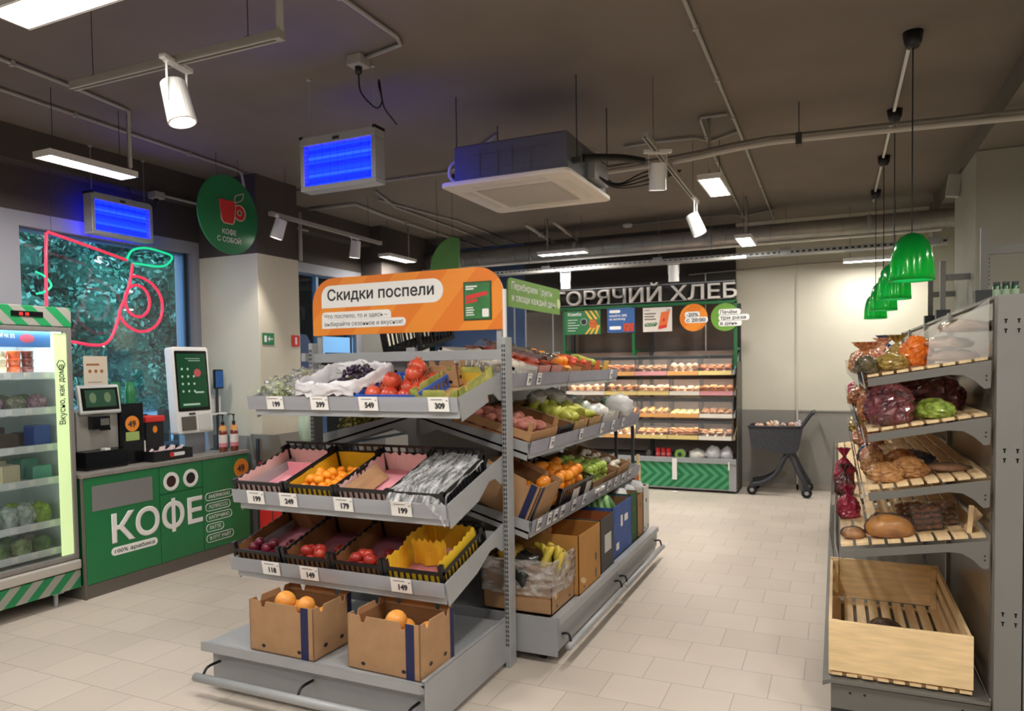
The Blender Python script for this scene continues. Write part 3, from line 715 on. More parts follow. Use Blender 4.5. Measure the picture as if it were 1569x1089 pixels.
M_PINK = mat('pink_tray_paper', '#e39aa6', .7, 0, .06, 10); M_PINKL = mat('pale_pink_liner', '#e9c3bd', .75, 0, .05, 10)
M_YELLOWL = mat('yellow_liner', '#e8bf2a', .65, 0, .06, 8); M_BROWNL = mat('brown_liner', '#8d6038', .8, 0, .1, 10)
M_MAROON = mat('maroon_paper', '#9c5a66', .75, 0, .1, 10)
def crate(W, L, H, lab, m=M_BLACK, cat='crate', name='plastic_crate', bars=9, group=None, corner=.0, back=.0):
    """open plastic crate: front at y=0, floor at z=0"""
    mb = MB(); t = .008; x0, x1 = -W/2, W/2
    mb.box(x0, x1, 0, L, 0, .006)
    for (z0, z1) in ((.006, .022), (H-.018, H)):
        mb.box(x0, x1, 0, t, z0, z1); mb.box(x0, x1, L-t, L, z0, z1); mb.box(x0, x0+t, t, L-t, z0, z1); mb.box(x1-t, x1, t, L-t, z0, z1)
    for i in range(bars+1):
        x = x0+.012+(W-.024)*i/bars; mb.box(x-.004, x+.004, .001, t-.001, .022, H-.018); mb.box(x-.004, x+.004, L-t+.001, L-.001, .022, H-.018)
    nb = int(bars*L/W)
    for i in range(nb+1):
        y = .012+(L-.024)*i/nb; mb.box(x0+.001, x0+t-.001, y-.004, y+.004, .022, H-.018); mb.box(x1-t+.001, x1-.001, y-.004, y+.004, .022, H-.018)
    if back:
        mb.box(x0, x1, L-t, L, H+back-.012, H+back)
        for i in range(7): x = x0+.012+(W-.024)*i/6; mb.box(x-.006, x+.006, L-t+.001, L-.001, H, H+back-.012)
        for y0_, f in ((x0, 1), (x1-t, 1)):
            mb.box(y0_, y0_+t, L-.06, L-t, H, H+back*.6)
    c = .022
    for sx in (0, 1):
        for sy in (0, 1):
            X = x0 if not sx else x1-c; Y = 0 if not sy else L-c
            mb.box(X, X+c, Y-.001, Y+c+.001, 0, H+corner)
    return tag(obj(name, mb, m), lab, cat, group)
def liner(c, W, L, H, m, floor_m=None, up=.012, zig=True, floor_z=.012, crumple=0.0):
    """paper liner standing inside a crate, zigzag upper edge"""
    W, L = W-.02, L-.02; n = 14
    def wall(a, b, mb):
        a, b = V(a), V(b); poly = []; k = max(4, int((b-a).length/.045))
        d = (b-a)
        vs = []; 
        for i in range(k*2+1):
            f = i/(k*2); h = H+up+(.012 if (i % 2 and zig) else 0); p = a+d*f
            q = noise.noise(p*9+V((W*9, L, 1)))*.012*(crumple or .4)
            off = V((d.y, -d.x, 0)).normalized()*q
            vs += [p, p+V((0, 0, h))+off]
        mb.add(vs, [(2*i, 2*i+2, 2*i+3, 2*i+1) for i in range(k*2)])
    mb = MB(); x0, x1, y0, y1 = -W/2, W/2, .01, .01+L
    wall((x0, y0, .008), (x0, y1, .008), mb); wall((x1, y1, .008), (x1, y0, .008), mb); wall((x0, y1, .008), (x1, y1, .008), mb)
    for k in range(1):
        a, b = V((x1, y0, .008)), V((x0, y0, .008)); mb.add([a, b, b+V((0, 0, H*.75)), a+V((0, 0, H*.75))], [(0, 1, 2, 3)])
    l = obj('liner', mb, m, c, solid=.0016)
    mb = MB(); mb.grid(lambda u, v: (x0+.003+(W-.006)*u, y0+.003+(L-.006)*v, floor_z+.006*noise.noise(V((u*5, v*6, W*50)))), 8, 10)
    obj('liner_floor', mb, floor_m or m, c)
    return l
def carton(W, L, H, lab, m=None, inside=None, notches=True, name='cardboard_box', t=.005, group=None, cat='box', flaps=0, holes=True):
    """open cardboard box with a notched upper edge; front at y=0"""
    m = m or M_CARD; mb = MB(); x0, x1 = -W/2, W/2
    mb.box(x0, x1, 0, L, 0, t)
    def wall(a, b, inn):
        a, b = V(a), V(b); d = b-a; L_ = d.length; d /= L_
        pr = [(0, 0), (L_, 0), (L_, H)]
        if notches:
            for f in (.78, .22):
                c = L_*f; q = .02
                pr += [(c+q, H), (c+q*.7, H-.012), (c+q*.45, H-.03), (c-q*.45, H-.03), (c-q*.7, H-.012), (c-q, H)]
        pr.append((0, H)); mb.prism(pr, a, d, (0, 0, 1), t)
    wall((x0, t, 0), (x1, t, 0), 1); wall((x1, L-t, 0), (x0, L-t, 0), 1); wall((x1-t, 0, 0), (x1-t, L, 0), 1); wall((x0+t, L, 0), (x0+t, 0, 0), 1)
    b = tag(obj(name, mb, m), lab, cat, group)
    mb = MB(); e = t+.0012; hh = H-.032 if notches else H-.004
    mb.box(x0+e, x1-e, e, e+.0008, t, hh); mb.box(x0+e, x1-e, L-e-.0008, L-e, t, hh); mb.box(x0+e, x0+e+.0008, e+.0008, L-e-.0008, t, hh); mb.box(x1-e-.0008, x1-e, e+.0008, L-e-.0008, t, hh); mb.box(x0+e+.0008, x1-e-.0008, e+.0008, L-e-.0008, t, t+.0008)
    obj('inside_face', mb, inside or M_CARDIN, b)
    if holes:
        mb = MB()
        for sx in (-.28, .28): mb.prism(circ(.012, 12, ry=.009), (sx*W, -.0006, .03), (1, 0, 0), (0, 0, 1), -.0008)
        mb.prism(circ(.014, 12, ry=.01), (x1+.0002, L*.3, .05), (0, 1, 0), (0, 0, 1), .0008); mb.prism(circ(.014, 12, ry=.01), (x1+.0002, L*.72, .05), (0, 1, 0), (0, 0, 1), .0008)
        obj('vent_hole', mb, M_BLACK, b)
    return b
def put(o, loc, tilt=0., az=0.):
    o.location = loc; o.rotation_euler = (tilt, 0, az); return o

def crumple(rx, ry, rz, seed, sub=3, amp=.22, fr=2.2, flat=-.75, fine=.05):
    """soft lumpy bag shape, flat underneath"""
    mb = MB(); vs, fs = ico(sub); out = []
    for v in vs:
        k = 1+amp*noise.noise(v*fr+V((seed*5.1, seed*2.7, seed)))+fine*noise.noise(v*9+V((seed, seed*3, 0)))-fine*1.3*abs(noise.noise(v*6+V((seed*2, 0, seed))))
        p = V((v.x*rx, v.y*ry, max(v.z, flat)*rz))*k
        p.z = max(p.z, flat*rz)
        out.append(p-V((0, 0, flat*rz)))
    mb.add(out, fs); return mb
_PROTO = {}
def fruit(kind):
    """one finished fruit of a kind, kept as source for its copies"""
    return _PROTO[kind]
def heap(kind, c, pts, lab, group, rnd, cat, name, s=(.92, 1.08)):
    """lay copies of a fruit at points given in a container's own space"""
    Mx = mof(c) if c is not None else Matrix(); out = []
    for p in pts:
        first = kind not in _USED; src = _PROTO[kind]
        rot = Euler((rnd.uniform(-.6, .6), rnd.uniform(-.6, .6), rnd.uniform(0, 6.28)))
        if first: o = src; _USED.add(kind); o.location = Mx @ V(p); o.rotation_euler = rot; o['label'] = lab; o['group'] = group
        else: o = dup(src, Mx @ V(p), rot, lab, group)
        k = rnd.uniform(*s); o.scale = (k, k, k); out.append(o)
    return out
_USED = set()
def proto(kind, name, cat, o):
    o.name = name; tag(o, cat, cat, cat); _PROTO[kind] = o
def round_fruit(name, r, col, col2, sub=3, amp=.03, rough=.4, squash=1., bump=.15, scale=14, stemc=None, fr=2., seed=1, sp=.5):
    mb = MB(); vs, fs = ico(sub); out = []
    for v in vs:
        k = 1+amp*noise.noise(v*fr+V((seed, seed*2, 3))); d = math.hypot(v.x, v.y)
        z = v.z*squash*(1-.16*max(0, 1-d/.35)*(1 if v.z > 0 else .7)); out.append(V((v.x*k*r, v.y*k*r, z*k*r)))
    mb.add(out, fs)
    o = obj(name, mb, mat(name+'_skin', col, rough, 0, 0, scale, bump, sp, col2=col2, bscale=90), None, True)
    if stemc:
        m = MB(); m.tube([(0, 0, r*squash*.8), (.002, .001, r*squash*.98)], r*.06, 6); obj('stem', m, mat(name+'_stem', stemc, .7), o)
    return o
def jit(nx, ny, x0, x1, y0, y1, z, rnd, j=.25, zs=.0, hump=0.):
    out = []
    for a in range(nx):
        for b in range(ny):
            fx, fy = (a+.5)/nx, (b+.5)/ny
            dx, dy = (x1-x0)/nx, (y1-y0)/ny
            out.append((x0+(x1-x0)*fx+rnd.uniform(-j, j)*dx*.5, y0+(y1-y0)*fy+rnd.uniform(-j, j)*dy*.5, z+zs*rnd.random()+hump*math.sin(fx*PI)*math.sin(fy*PI)))
    return out

proto('mandarin', 'mandarin', 'mandarin', round_fruit('mandarin', .026, '#f58a12', '#ffab2e', squash=.86, stemc='#5b6b2a'))
proto('orange', 'orange', 'orange', round_fruit('orange', .038, '#ee8410', '#fba52c', squash=.97, stemc='#6b6b2a'))
proto('grapefruit', 'grapefruit', 'grapefruit', round_fruit('grapefruit', .052, '#e8923a', '#f5b65a', squash=.94, scale=6))
proto('apple', 'red_apple', 'apple', round_fruit('red_apple', .033, '#8d1420', '#c9503a', squash=.9, scale=9, rough=.28, stemc='#4a3420', bump=0))
proto('plum', 'dark_plum', 'plum', round_fruit('dark_plum', .024, '#4d0f22', '#7d2238', squash=1.08, rough=.3, bump=0))
proto('green_apple', 'green_apple', 'apple', round_fruit('green_apple', .034, '#8fae3c', '#b9cc66', squash=.9, scale=7, rough=.28, stemc='#4a3420', bump=0))
proto('potato', 'red_potato', 'potato', round_fruit('red_potato', .04, '#b06258', '#d49482', squash=.75, amp=.22, rough=.7, scale=16, bump=.3))
proto('pear', 'pear', 'pear', (lambda: (lambda o: o)(obj('pear', MB().lathe([(0, -.036), (.02, -.034), (.034, -.018), (.036, 0), (.031, .018), (.02, .04), (.014, .056), (.008, .064), (0, .066)], 14, Matrix.Rotation(R(80), 4, 'X'), cap=False), mat('pear_skin', '#a9b23c', .45, 0, 0, 12, .05, col2='#cbc95e'), None, True)))())
proto('tomato', 'tomato', 'tomato', round_fruit('tomato', .034, '#c83a22', '#e0663a', squash=.86, rough=.2, stemc='#3d6b2a', bump=0))
proto('onion', 'pale_onion', 'onion', round_fruit('pale_onion', .03, '#e6dccb', '#f5efe2', squash=.9, rough=.5, bump=.1))
def pomegranate():
    o = round_fruit('pomegranate', .047, '#ad2a1b', '#d45c3e', 3, .06, .35, .95, .1, 7, fr=1.7)
    m = MB()
    for k in range(6):
        a = k*PI/3; m.add([(.012*math.cos(a-.45), .012*math.sin(a-.45), .036), (.012*math.cos(a+.45), .012*math.sin(a+.45), .036), (.016*math.cos(a), .016*math.sin(a), .062)], [(0, 1, 2)])
    obj('crown', m, mat('pomegranate_crown', '#b5654a', .6), o, solid=.003); return o
proto('pomegranate', 'pomegranate', 'pomegranate', pomegranate())
def grape_bunch(name, col, col2, seed, r=.0105, n=42, sh=(.07, .05, .03)):
    rnd = random.Random(seed); mb = MB()
    for i in range(n):
        d = V((rnd.gauss(0, 1), rnd.gauss(0, 1), rnd.gauss(0, .8))).normalized(); f = rnd.uniform(.55, 1)
        mb.ball((d.x*sh[0]*f, d.y*sh[1]*f, sh[2]+d.z*sh[2]*f), r, 2)
    o = obj(name, mb, mat(name+'_skin', col, .3, 0, 0, 18, 0, col2=col2), None, True)
    obj('stalk', MB().tube(arc_pts([(-.06, 0, .03), (-.02, .01, .05), (.03, 0, .06), (.06, .01, .075)], 4), .0022, 5), mat(name+'_stalk', '#6d6a35', .7), o); return o
proto('dark_grapes', 'dark_grape_bunch', 'grapes', grape_bunch('dark_grape_bunch', '#241a2b', '#4a3550', 3))
proto('green_grapes', 'green_grape_bunch', 'grapes', grape_bunch('green_grape_bunch', '#7d7426', '#a89a3e', 4))

def price_tag(loc, s, lab, tilt=0., az=0., w=.115, h=.072, grp='price tags on the produce racks'):
    """white price card; faces -y before the turn by az"""
    t = tag(obj('price_tag', MB().box(-w/2, w/2, 0, .0015, 0, h), M_PAPER, None, loc=loc, rot=(tilt, 0, az)), lab, 'price tag', grp)
    if s:
        text(t, s, (w*.06 if len(s) < 4 else 0, -.0003, h*.22), (1, 0, 0), (0, 0, 1), h*.38, M_INK, bold=.05, align='CENTER', name='price_figures', depth=.0006)
        obj('small_print', MB().box(-w*.36, w*.2, -.0006, -.0002, h*.8, h*.84).box(w*.38, w*.45, -.0006, -.0002, h*.72, h*.78), M_INK, t)
    return t
# ------------------------------------------------------------------ end rack facing the camera (three tilted tiers over a plinth)
ER = thing('produce_end_rack', 'grey three tier produce rack at the aisle end under the orange sign', 'shelf rack', (-2.29, 3.1, 0))
XL, XR = -2.94, -1.645
m = MB(); m.box(XL, XR, 2.70, 3.52, .03, .245)
m.prism([(2.63, .262), (2.66, .25), (3.52, .238), (3.52, .248), (2.665, .258), (2.625, .27)], (XL, 0, 0), (0, 1, 0), (0, 0, 1), XR-XL)
b = wobj('base_plinth', m, M_PLINTH, ER, bev=.004)
m = MB(); m.prism([(2.625, .268), (2.66, .236), (2.69, .225), (2.69, .205), (2.625, .225)], (XL, 0, 0), (0, 1, 0), (0, 0, 1), XR-XL); wobj('front_lip', m, M_PLINTH, b)
m = MB(); m.box(XR, XR+.006, 2.66, 3.53, .03, .268); m.box(XR-.012, XR+.006, 2.66, 3.53, .262, .272); wobj('side_panel', m, M_PLINTH, b, bev=.002)
m = MB()
for x in (XL+.1, XR-.1):
    for y in (2.75, 3.45): m.box(x-.02, x+.02, y-.02, y+.02, 0, .03)
wobj('foot', m, M_BLACK, b)
m = MB(); m.tube([(XL+.0, 2.585, .105), (XR+.03, 2.585, .105)], .022, 12); wobj('bumper_rail', m, M_STEEL, ER, True)
m = MB()
for x in (XL+.05, -2.29, XR-.05): m.tube(arc_pts([(x, 2.70, .15), (x, 2.62, .15), (x, 2.59, .12)], 5), .007, 6)
wobj('rail_bracket', m, M_BLACK, ER, True)
for x in (XL, XR+.003):
    m = MB(); m.box(x-.0, x+.028, 3.50, 3.585, .0, 1.80); p = wobj('upright', m, M_STEEL, ER, bev=.003)
    k = MB()
    for i in range(66):
        k.box(x+.006, x+.012, 3.4985, 3.50, .12+i*.025, .136+i*.025); k.box(x+.018, x+.024, 3.4985, 3.5, .12+i*.025, .136+i*.025)
    wobj('slot_pattern', k, M_BLACK, p)
m = MB(); m.box(XL, XR+.03, 3.51, 3.55, 1.68, 1.735); m.box(XL-.03, XL, 3.47, 3.55, 1.69, 1.74); wobj('cross_beam', m, M_STEEL, ER, bev=.002)
TIERS = {'top': (3.05, 1.43, 3.50, 1.56), 'mid': (2.92, .935, 3.50, 1.11), 'low': (2.89, .575, 3.50, .745)}
TILT = {}
for k, (yf, zf, yb, zb) in TIERS.items():
    TILT[k] = math.atan2(zb-zf, yb-yf)
    m = MB(); m.prism([(yf, zf-.012), (yb, zb-.012), (yb, zb), (yf, zf)], (XL+.006, 0, 0), (0, 1, 0), (0, 0, 1), XR-XL-.012)
    m.prism([(yf-.006, zf-.035), (yf, zf-.035), (yf, zf+.06), (yf-.006, zf+.06)], (XL+.006, 0, 0), (0, 1, 0), (0, 0, 1), XR-XL-.012)
    s = wobj('shelf', m, M_STEEL, ER)
    for x in (XL, XR-.006):
        m = MB(); m.prism([(yf-.02, zf+.07), (yf+.01, zf-.05), (yf+.30, zf+.03), (yb-.16, zb-.065), (yb-.09, zb-.06), (yb-.02, zb-.10), (yb+.01, zb-.10), (yb+.01, zb+.05), (yb-.1, zb+.025)], (x, 0, 0), (0, 1, 0), (0, 0, 1), .006)
        wobj('bracket', m, M_STEEL, s, bev=.001)
    m = MB(); m.prism([(yf-.016, zf-.004), (yf-.014, zf-.004), (yf-.026, zf+.07), (yf-.028, zf+.07)], (XL-.035, 0, 0), (0, 1, 0), (0, 0, 1), XR-XL+.025)
    wobj('price_strip', m, M_STRIP, s)
def etag(k, x, s, lab):
    yf, zf, _, _ = TIERS[k]; price_tag((x, yf-.0235, zf-.001), s, lab, R(9.5))
etag('top', -2.775, '199', 'price tag 199 on the top tier under the packed greens'); etag('top', -2.475, '399', 'price tag 399 on the top tier under the white bag of grapes')
etag('top', -2.165, '549', 'price tag 549 on the top tier under the pomegranates'); etag('top', -1.755, '309', 'price tag 309 on the top tier under the green printed carton')
etag('mid', -2.805, '199', 'price tag 199 on the middle tier at the coffee counter end'); etag('mid', -2.585, '249', 'price tag 249 on the middle tier under the mandarins')
etag('mid', -2.235, '179', 'price tag 179 on the middle tier under the third crate'); etag('mid', -1.895, '199', 'price tag 199 on the middle tier below the film wrapped crate')
etag('low', -2.685, '118', 'price tag 118 on the lowest tier'); etag('low', -2.435, '149', 'price tag 149 on the lowest tier next to the 118 tag'); etag('low', -1.885, '149', 'price tag 149 on the lowest tier under the yellow lined crate')

# orange sign board on top
SG = thing('discount_sign_board', 'large orange rounded sign board above the end rack reading about ripe discounts', 'sign', (-2.285, 3.552, 1.845))
M_OR = stripes('orange_ray_print', '#f1922a', '#e97f1c', (1, 0, -.9), .36)
w, h = 1.29, .345
m = MB(); m.prism(rrect(w, h, 0, 8, -w/2, 0, (0, 0, .16, .16)), (0, 0, 0), (1, 0, 0), (0, 0, 1), .014); obj('board', m, M_OR, SG)
m = MB(); m.prism(rrect(.85, .135, 0, 8, -.575, .165, (0, .067, .067, .067)), (0, -.0146, 0), (1, 0, 0), (0, 0, 1), .0012); obj('white_bubble', m, M_WPRINT, SG)
m = MB(); m.prism(rrect(.5, .05, 0, 6, -.575, .09, (0, 0, .024, .024)), (0, -.0146, 0), (1, 0, 0), (0, 0, 1), .0012); m.prism(rrect(.60, .05, 0, 6, -.575, .041, (0, .024, .024, 0)), (0, -.0146, 0), (1, 0, 0), (0, 0, 1), .0012); obj('white_caption_plate', m, M_WPRINT, SG)
text(SG, 'Скидки поспели', (-.53, -.0148, .21), (1, 0, 0), (0, 0, 1), .066, M_INK, w=.745, bold=.018)
text(SG, 'Что поспело, то и здесь –', (-.555, -.0148, .102), (1, 0, 0), (0, 0, 1), .026, M_INK, w=.455, bold=.004)
text(SG, 'выбирайте сезонное и вкусное!', (-.555, -.0148, .055), (1, 0, 0), (0, 0, 1), .026, M_INK, w=.56, bold=.004)
m = MB(); m.box(.405, .575, -.019, -.0145, .055, .265); fr = obj('poster_frame', m, mat('dark_green_frame', '#274a2b', .5), SG)
m = MB(); m.box(.413, .567, -.0205, -.019, .063, .257); ps = obj('poster', m, mat('green_poster', '#3d8a44', .5, 0, 0, 9, col2='#2a6a38'), fr)
m = MB(); m.prism([(.42, .165), (.555, .19), (.555, .205), (.54, .21), (.42, .19)], (0, -.0206, 0), (1, 0, 0), (0, 0, 1), .0008); m.prism([(.42, .145), (.49, .155), (.49, .172), (.42, .16)], (0, -.0206, 0), (1, 0, 0), (0, 0, 1), .0008); obj('red_headline', m, M_RED, ps)
m = MB(); m.box(.42, .49, -.0212, -.0206, .235, .243); m.box(.42, .47, -.0212, -.0206, .222, .23)
for i in range(4): m.box(.42, .465+.006*(i % 2), -.0212, -.0206, .12-.013*i, .126-.013*i)
m.prism(rrect(.04, .045, .006, 3, .52, .07), (0, -.0206, 0), (1, 0, 0), (0, 0, 1), .0006); obj('white_print', m, M_WPRINT, ps)
m = MB(); m.box(w/2-.004, w/2+.012, -.016, .002, -.05, .215); obj('side_clip', m, M_WHITE, SG)
m = MB(); m.box(-w/2+.02, -w/2+.05, 0, .012, -.13, .02); m.box(w/2-.05, w/2-.02, 0, .012, -.13, .02); obj('support', m, M_STEEL, SG)

rnd = random.Random(11)
# ---- top tier
zt = lambda k: TIERS[k][1]+.001
c = put(crate(.34, .42, .07, 'shallow grey tray at the coffee counter end of the top tier', mat('smoky_tray', '#77726b', .4), name='shallow_tray', cat='tray'), (-2.79, 3.06, zt('top')), TILT['top'])
M_SOFTF = film('soft_clear_film', '#f1f3f2', .16, .16, .2, 40, .5, streak=(30, 30, 30))
M_GREENS = mat('packed_greens', '#79804a', .7, 0, 0, 30, .3, col2='#b8b98a'); M_GREENS2 = mat('packed_lettuce', '#8ca34e', .6, 0, 0, 25, .3, col2='#d3d8a6')
Mx = mof(c)
for i, (x, y, m_, la) in enumerate(((-.08, .12, M_GREENS2, 'clear bag of pale lettuce at the front of the shallow tray'), (.06, .14, M_GREENS, 'clear bag of mixed sprouts at the front of the shallow tray'), (-.05, .30, M_GREENS, 'clear bag of dull green herbs at the back of the shallow tray'), (.09, .33, mat('brown_sprouts', '#8a7a52', .7, 0, 0, 30, .3, col2='#b5a67a'), 'bag of brownish sprouts at the back of the shallow tray'))):
    s = thing('salad_bag', la, 'salad bag', Mx @ V((x, y, .012)), (R(16), 0, i*.7), 'bags of greens on the top tier')
    lf = MB(); q = random.Random(i)
    for k in range(220):
        d = V((q.gauss(0, .036), q.gauss(0, .04), abs(q.gauss(.045, .03)))); a = V((q.gauss(0, 1), q.gauss(0, 1), q.gauss(0, 1))).normalized(); b_ = a.orthogonal().normalized(); sz = q.uniform(.008, .02)
        lf.add([d-a*sz, d+b_*sz*.5, d+a*sz, d-b_*sz*.5], [(0, 1, 2, 3)])
    obj('leaves', lf, m_, s); obj('bag', crumple(.09, .10, .078, i+3, 4, .4, 3, -.6, .1), M_SOFTF, s, True)
def bag_lining(c, W, L, H, seed, m, over=.06):
    """soft bag lining a crate: floor, walls, folded over the rim"""
    prof = [(.0, .012), (.6, .014), (.88, .02), (.93, .5), (.97, 1.05), (1.03, 1.14), (1.08, 1.02), (1.10, .78), (1.115, .62)]
    N = 56
    def fn(u, v):
        i = v*(len(prof)-1); a = int(min(i, len(prof)-2)); f = i-a
        s = prof[a][0]*(1-f)+prof[a+1][0]*f; z = prof[a][1]*(1-f)+prof[a+1][1]*f
        t = 2*PI*u; cx, cy = math.cos(t), math.sin(t); k = 1/max(abs(cx), abs(cy))**.75
        x, y = cx*k*W/2*s, cy*k*L/2*s; q = V((cx*2.2, cy*2.2, v*2.5+seed))
        n1 = noise.noise(q*2.2); n2 = noise.noise(q*5)
        am = .25 if v < .3 else 1
        return (x+n1*.012*am, y+L/2+n2*.012*am, max(.011, z*H+(.02*n1+.012*n2)*am))
    mb = MB(); mb.grid(fn, N, 24); return obj('bag_lining', mb, m, c, True)
c = put(crate(.38, .42, .09, 'crate lined with a white plastic bag holding dark grapes, top tier', mat('beige_crate', '#9a9182', .5)), (-2.455, 3.06, zt('top')), TILT['top'])
bag_lining(c, .37, .40, .13, 2, mat('white_bag', '#dcdbe0', .45, 0, .04, 6, .25, bscale=22))
heap('dark_grapes', c, [(-.02, .2, .05), (.05, .24, .055), (.1, .29, .06), (.03, .31, .06), (.0, .27, .09), (.07, .3, .095)], 'bunch of dark grapes in the white bag on the top tier', 'dark grapes in the white bag', rnd, 'grapes', 'g')
M_BLUEC = mat('blue_crate_plastic', '#2f5fc4', .4)
c = put(crate(.37, .40, .08, 'bright blue crate of pomegranates on the top tier', M_BLUEC), (-2.085, 3.06, zt('top')), TILT['top'])
heap('pomegranate', c, [(-.115, .08, .055), (-.015, .075, .05), (.08, .08, .045), (-.08, .165, .05), (.03, .17, .06), (.11, .16, .05), (-.02, .12, .118), (.06, .22, .125), (.09, .24, .06), (-.1, .26, .05), (.0, .29, .05), (.1, .33, .05), (.035, .30, .135)], 'red pomegranate in the blue crate on the top tier', 'pomegranates in the blue crate', rnd, 'pomegranate', 'p', (.95, 1.15))
M_KIWI = mat('green_leaf_print', '#7f8a3a', .6, 0, 0, 9, col2='#c0bf6a')
c = put(carton(.275, .40, .105, 'nearly empty green printed carton at the aisle end of the top tier', M_KIWI, mat('tan_carton_inside', '#c79c63', .8, 0, .06, 9)), (-1.79, 3.06, zt('top')), TILT['top'])
obj('printed_label', MB().box(-.07, .07, .3925, .3935, .03, .075), mat('yellow_label', '#c9a93a', .6), c)
c2 = put(carton(.22, .10, .12, 'small brown carton standing behind the green printed carton', M_CARD), (-1.95, 3.395, 1.535), TILT['top'])
# ---- middle tier
def mid(x, W, lab, **k): return put(crate(W, .46, .118, lab, corner=.006, back=.04, **k), (x, 2.935, zt('mid')), TILT['mid'])
c = mid(-2.805, .345, 'black crate with pale pink liner at the coffee counter end of the middle tier'); liner(c, .345, .46, .115, M_PINKL, M_PINK, -.016)
obj('fallen_flap', MB().box(-.05, .12, .30, .302, .02, .10), M_PINK, c)
c = mid(-2.465, .315, 'black crate with a yellow liner full of mandarins on the middle tier'); liner(c, .315, .46, .115, M_YELLOWL, M_YELLOWL, -.014, False)
heap('mandarin', c, jit(5, 5, -.13, .13, .03, .28, .035, rnd, .4, .008)+jit(4, 4, -.105, .105, .05, .22, .075, rnd, .5, .012)+jit(2, 3, -.06, .05, .06, .2, .11, rnd, .5, .01)+jit(4, 2, -.12, .12, .29, .4, .033, rnd, .6), 'small orange mandarin in the yellow lined black crate', 'mandarins in the yellow lined crate', rnd, 'mandarin', 'm')
c = mid(-2.14, .325, 'black crate with torn pale liner between the mandarins and the film sheet'); liner(c, .325, .46, .115, M_PINKL, M_PINK, -.014, crumple=1.5)
obj('torn_flap', MB().grid(lambda u, v: (-.13+.07*v, .03+.3*u, .1-.075*v+.008*noise.noise(V((u*6, v*4, 1)))), 10, 5), M_CARD, c, solid=.002)
heap('grapefruit', c, [(-.08, .045, .05), (.0, .04, .045)], 'small orange fruit at the front of the torn lined crate', 'fruit in the torn lined crate', rnd, 'grapefruit', 'f', (.5, .6))
c = mid(-1.82, .30, 'black crate under a loose clear film sheet at the aisle end of the middle tier')
s = tag(obj('plastic_film_sheet', MB().grid(lambda u, v: (-.155+.31*u+.01*noise.noise(V((u*4, v*5, 2))), -.045+.47*v, (.098+.02*math.sin(u*PI)+.014*noise.noise(V((u*6, v*3, 5)))+.008*noise.noise(V((u*22, v*7, 5))) if v > .13 else (.105-(.13-v)*(.3+.75*max(0, u-.72)/.28)-.012*noise.noise(V((u*9, v*7, 1)))))-.02*max(0, u-.93)/.07), 44, 40), film('crinkled_film', '#eff1f4', .28, .30, .22, 34, .8, streak=(60, 9, 20)), None, True), 'crinkled clear film sheet draped over the last crate of the middle tier', 'plastic film')
put(s, (-1.82, 2.935, zt('mid')+.02), TILT['mid'])
m = MB()
for i in range(14): m.tube([(-.14+i*.0215, .40, .12), (-.14+i*.0215, .46, .125)], .002, 4)
m.tube([(-.15, .40, .12), (.15, .40, .12)], .003, 5); obj('wire_edge', m, M_STEEL, c)
# ---- lowest tier
def low(x, W, lab): return put(crate(W, .46, .115, lab, corner=.035, back=.03), (x, 2.905, zt('low')), TILT['low'])
a_lab = 'dark red apple lying in the %s crate of the lowest tier'
for i, (x, W, lab) in enumerate(((-2.80, .325, 'brown lined black crate of plums on the lowest tier'), (-2.47, .31, 'brown lined black crate of apples beside the plum crate on the lowest tier'), (-2.155, .31, 'brown lined black crate of apples beside the yellow lined crate on the lowest tier'))):
    c = low(x, W, lab); liner(c, W, .46, .115, M_BROWNL, M_MAROON, -.012)
    nm = ('plum', 'second', 'third')[i]
    heap('apple' if i else 'plum', c, jit(4, 2, -.12, .12, .02, .14, .05, rnd, .5, .01)+jit(2, 2, -.09, .05, .04, .14, .092, rnd, .6, .01)+jit(2, 1, .02, .12, .18, .24, .04, rnd, .5), (a_lab if i else 'dark red plum lying in the %s crate on the lowest tier') % nm, 'fruit in the %s crate of the lowest tier' % nm, rnd, 'apple', 'a', (1.05, 1.3) if not i else (.95, 1.05))
c = low(-1.83, .33, 'black crate with bright yellow liner at the aisle end of the lowest tier'); liner(c, .31, .40, .12, M_YELLOWL, M_PINK, .02, True, crumple=2)
obj('yellow_divider', MB().grid(lambda u, v: (-.12+.2*u, .2+.02*noise.noise(V((u*4, 1, v))), .02+.13*v+.02*(int(u*12) % 2)*v), 12, 4), M_YELLOWL, c, solid=.002)
# ---- boxes on the plinth
for i, (x, y, az, lab) in enumerate(((-2.45, 2.665, R(-1), 'cardboard box of two visible grapefruit on the rack plinth, coffee counter side'), (-1.865, 2.672, R(-2), 'cardboard box showing one grapefruit on the rack plinth, aisle side'))):
    c = put(carton(.40, .29, .25, lab), (x, y, .262), 0, az)
    m = MB(); m.box(.125, .170, -.0012, 0, .0, .248); m.box(.2003, .2012, .255, .287, 0, .248); obj('navy_stripe', m, M_NAVY, c)
    heap('grapefruit', c, jit(3, 2, -.17, .17, .03, .26, .06, rnd, .2)+jit(3, 2, -.16, .16, .04, .25, .145, rnd, .3)+([(-.05, .09, .232), (.06, .11, .215)] if not i else [(.02, .08, .222)]), 'orange grapefruit in the %s cardboard box on the plinth' % ('counter side', 'aisle side')[i], 'grapefruit in the %s plinth box' % ('counter side', 'aisle side')[i], rnd, 'grapefruit', 'g')
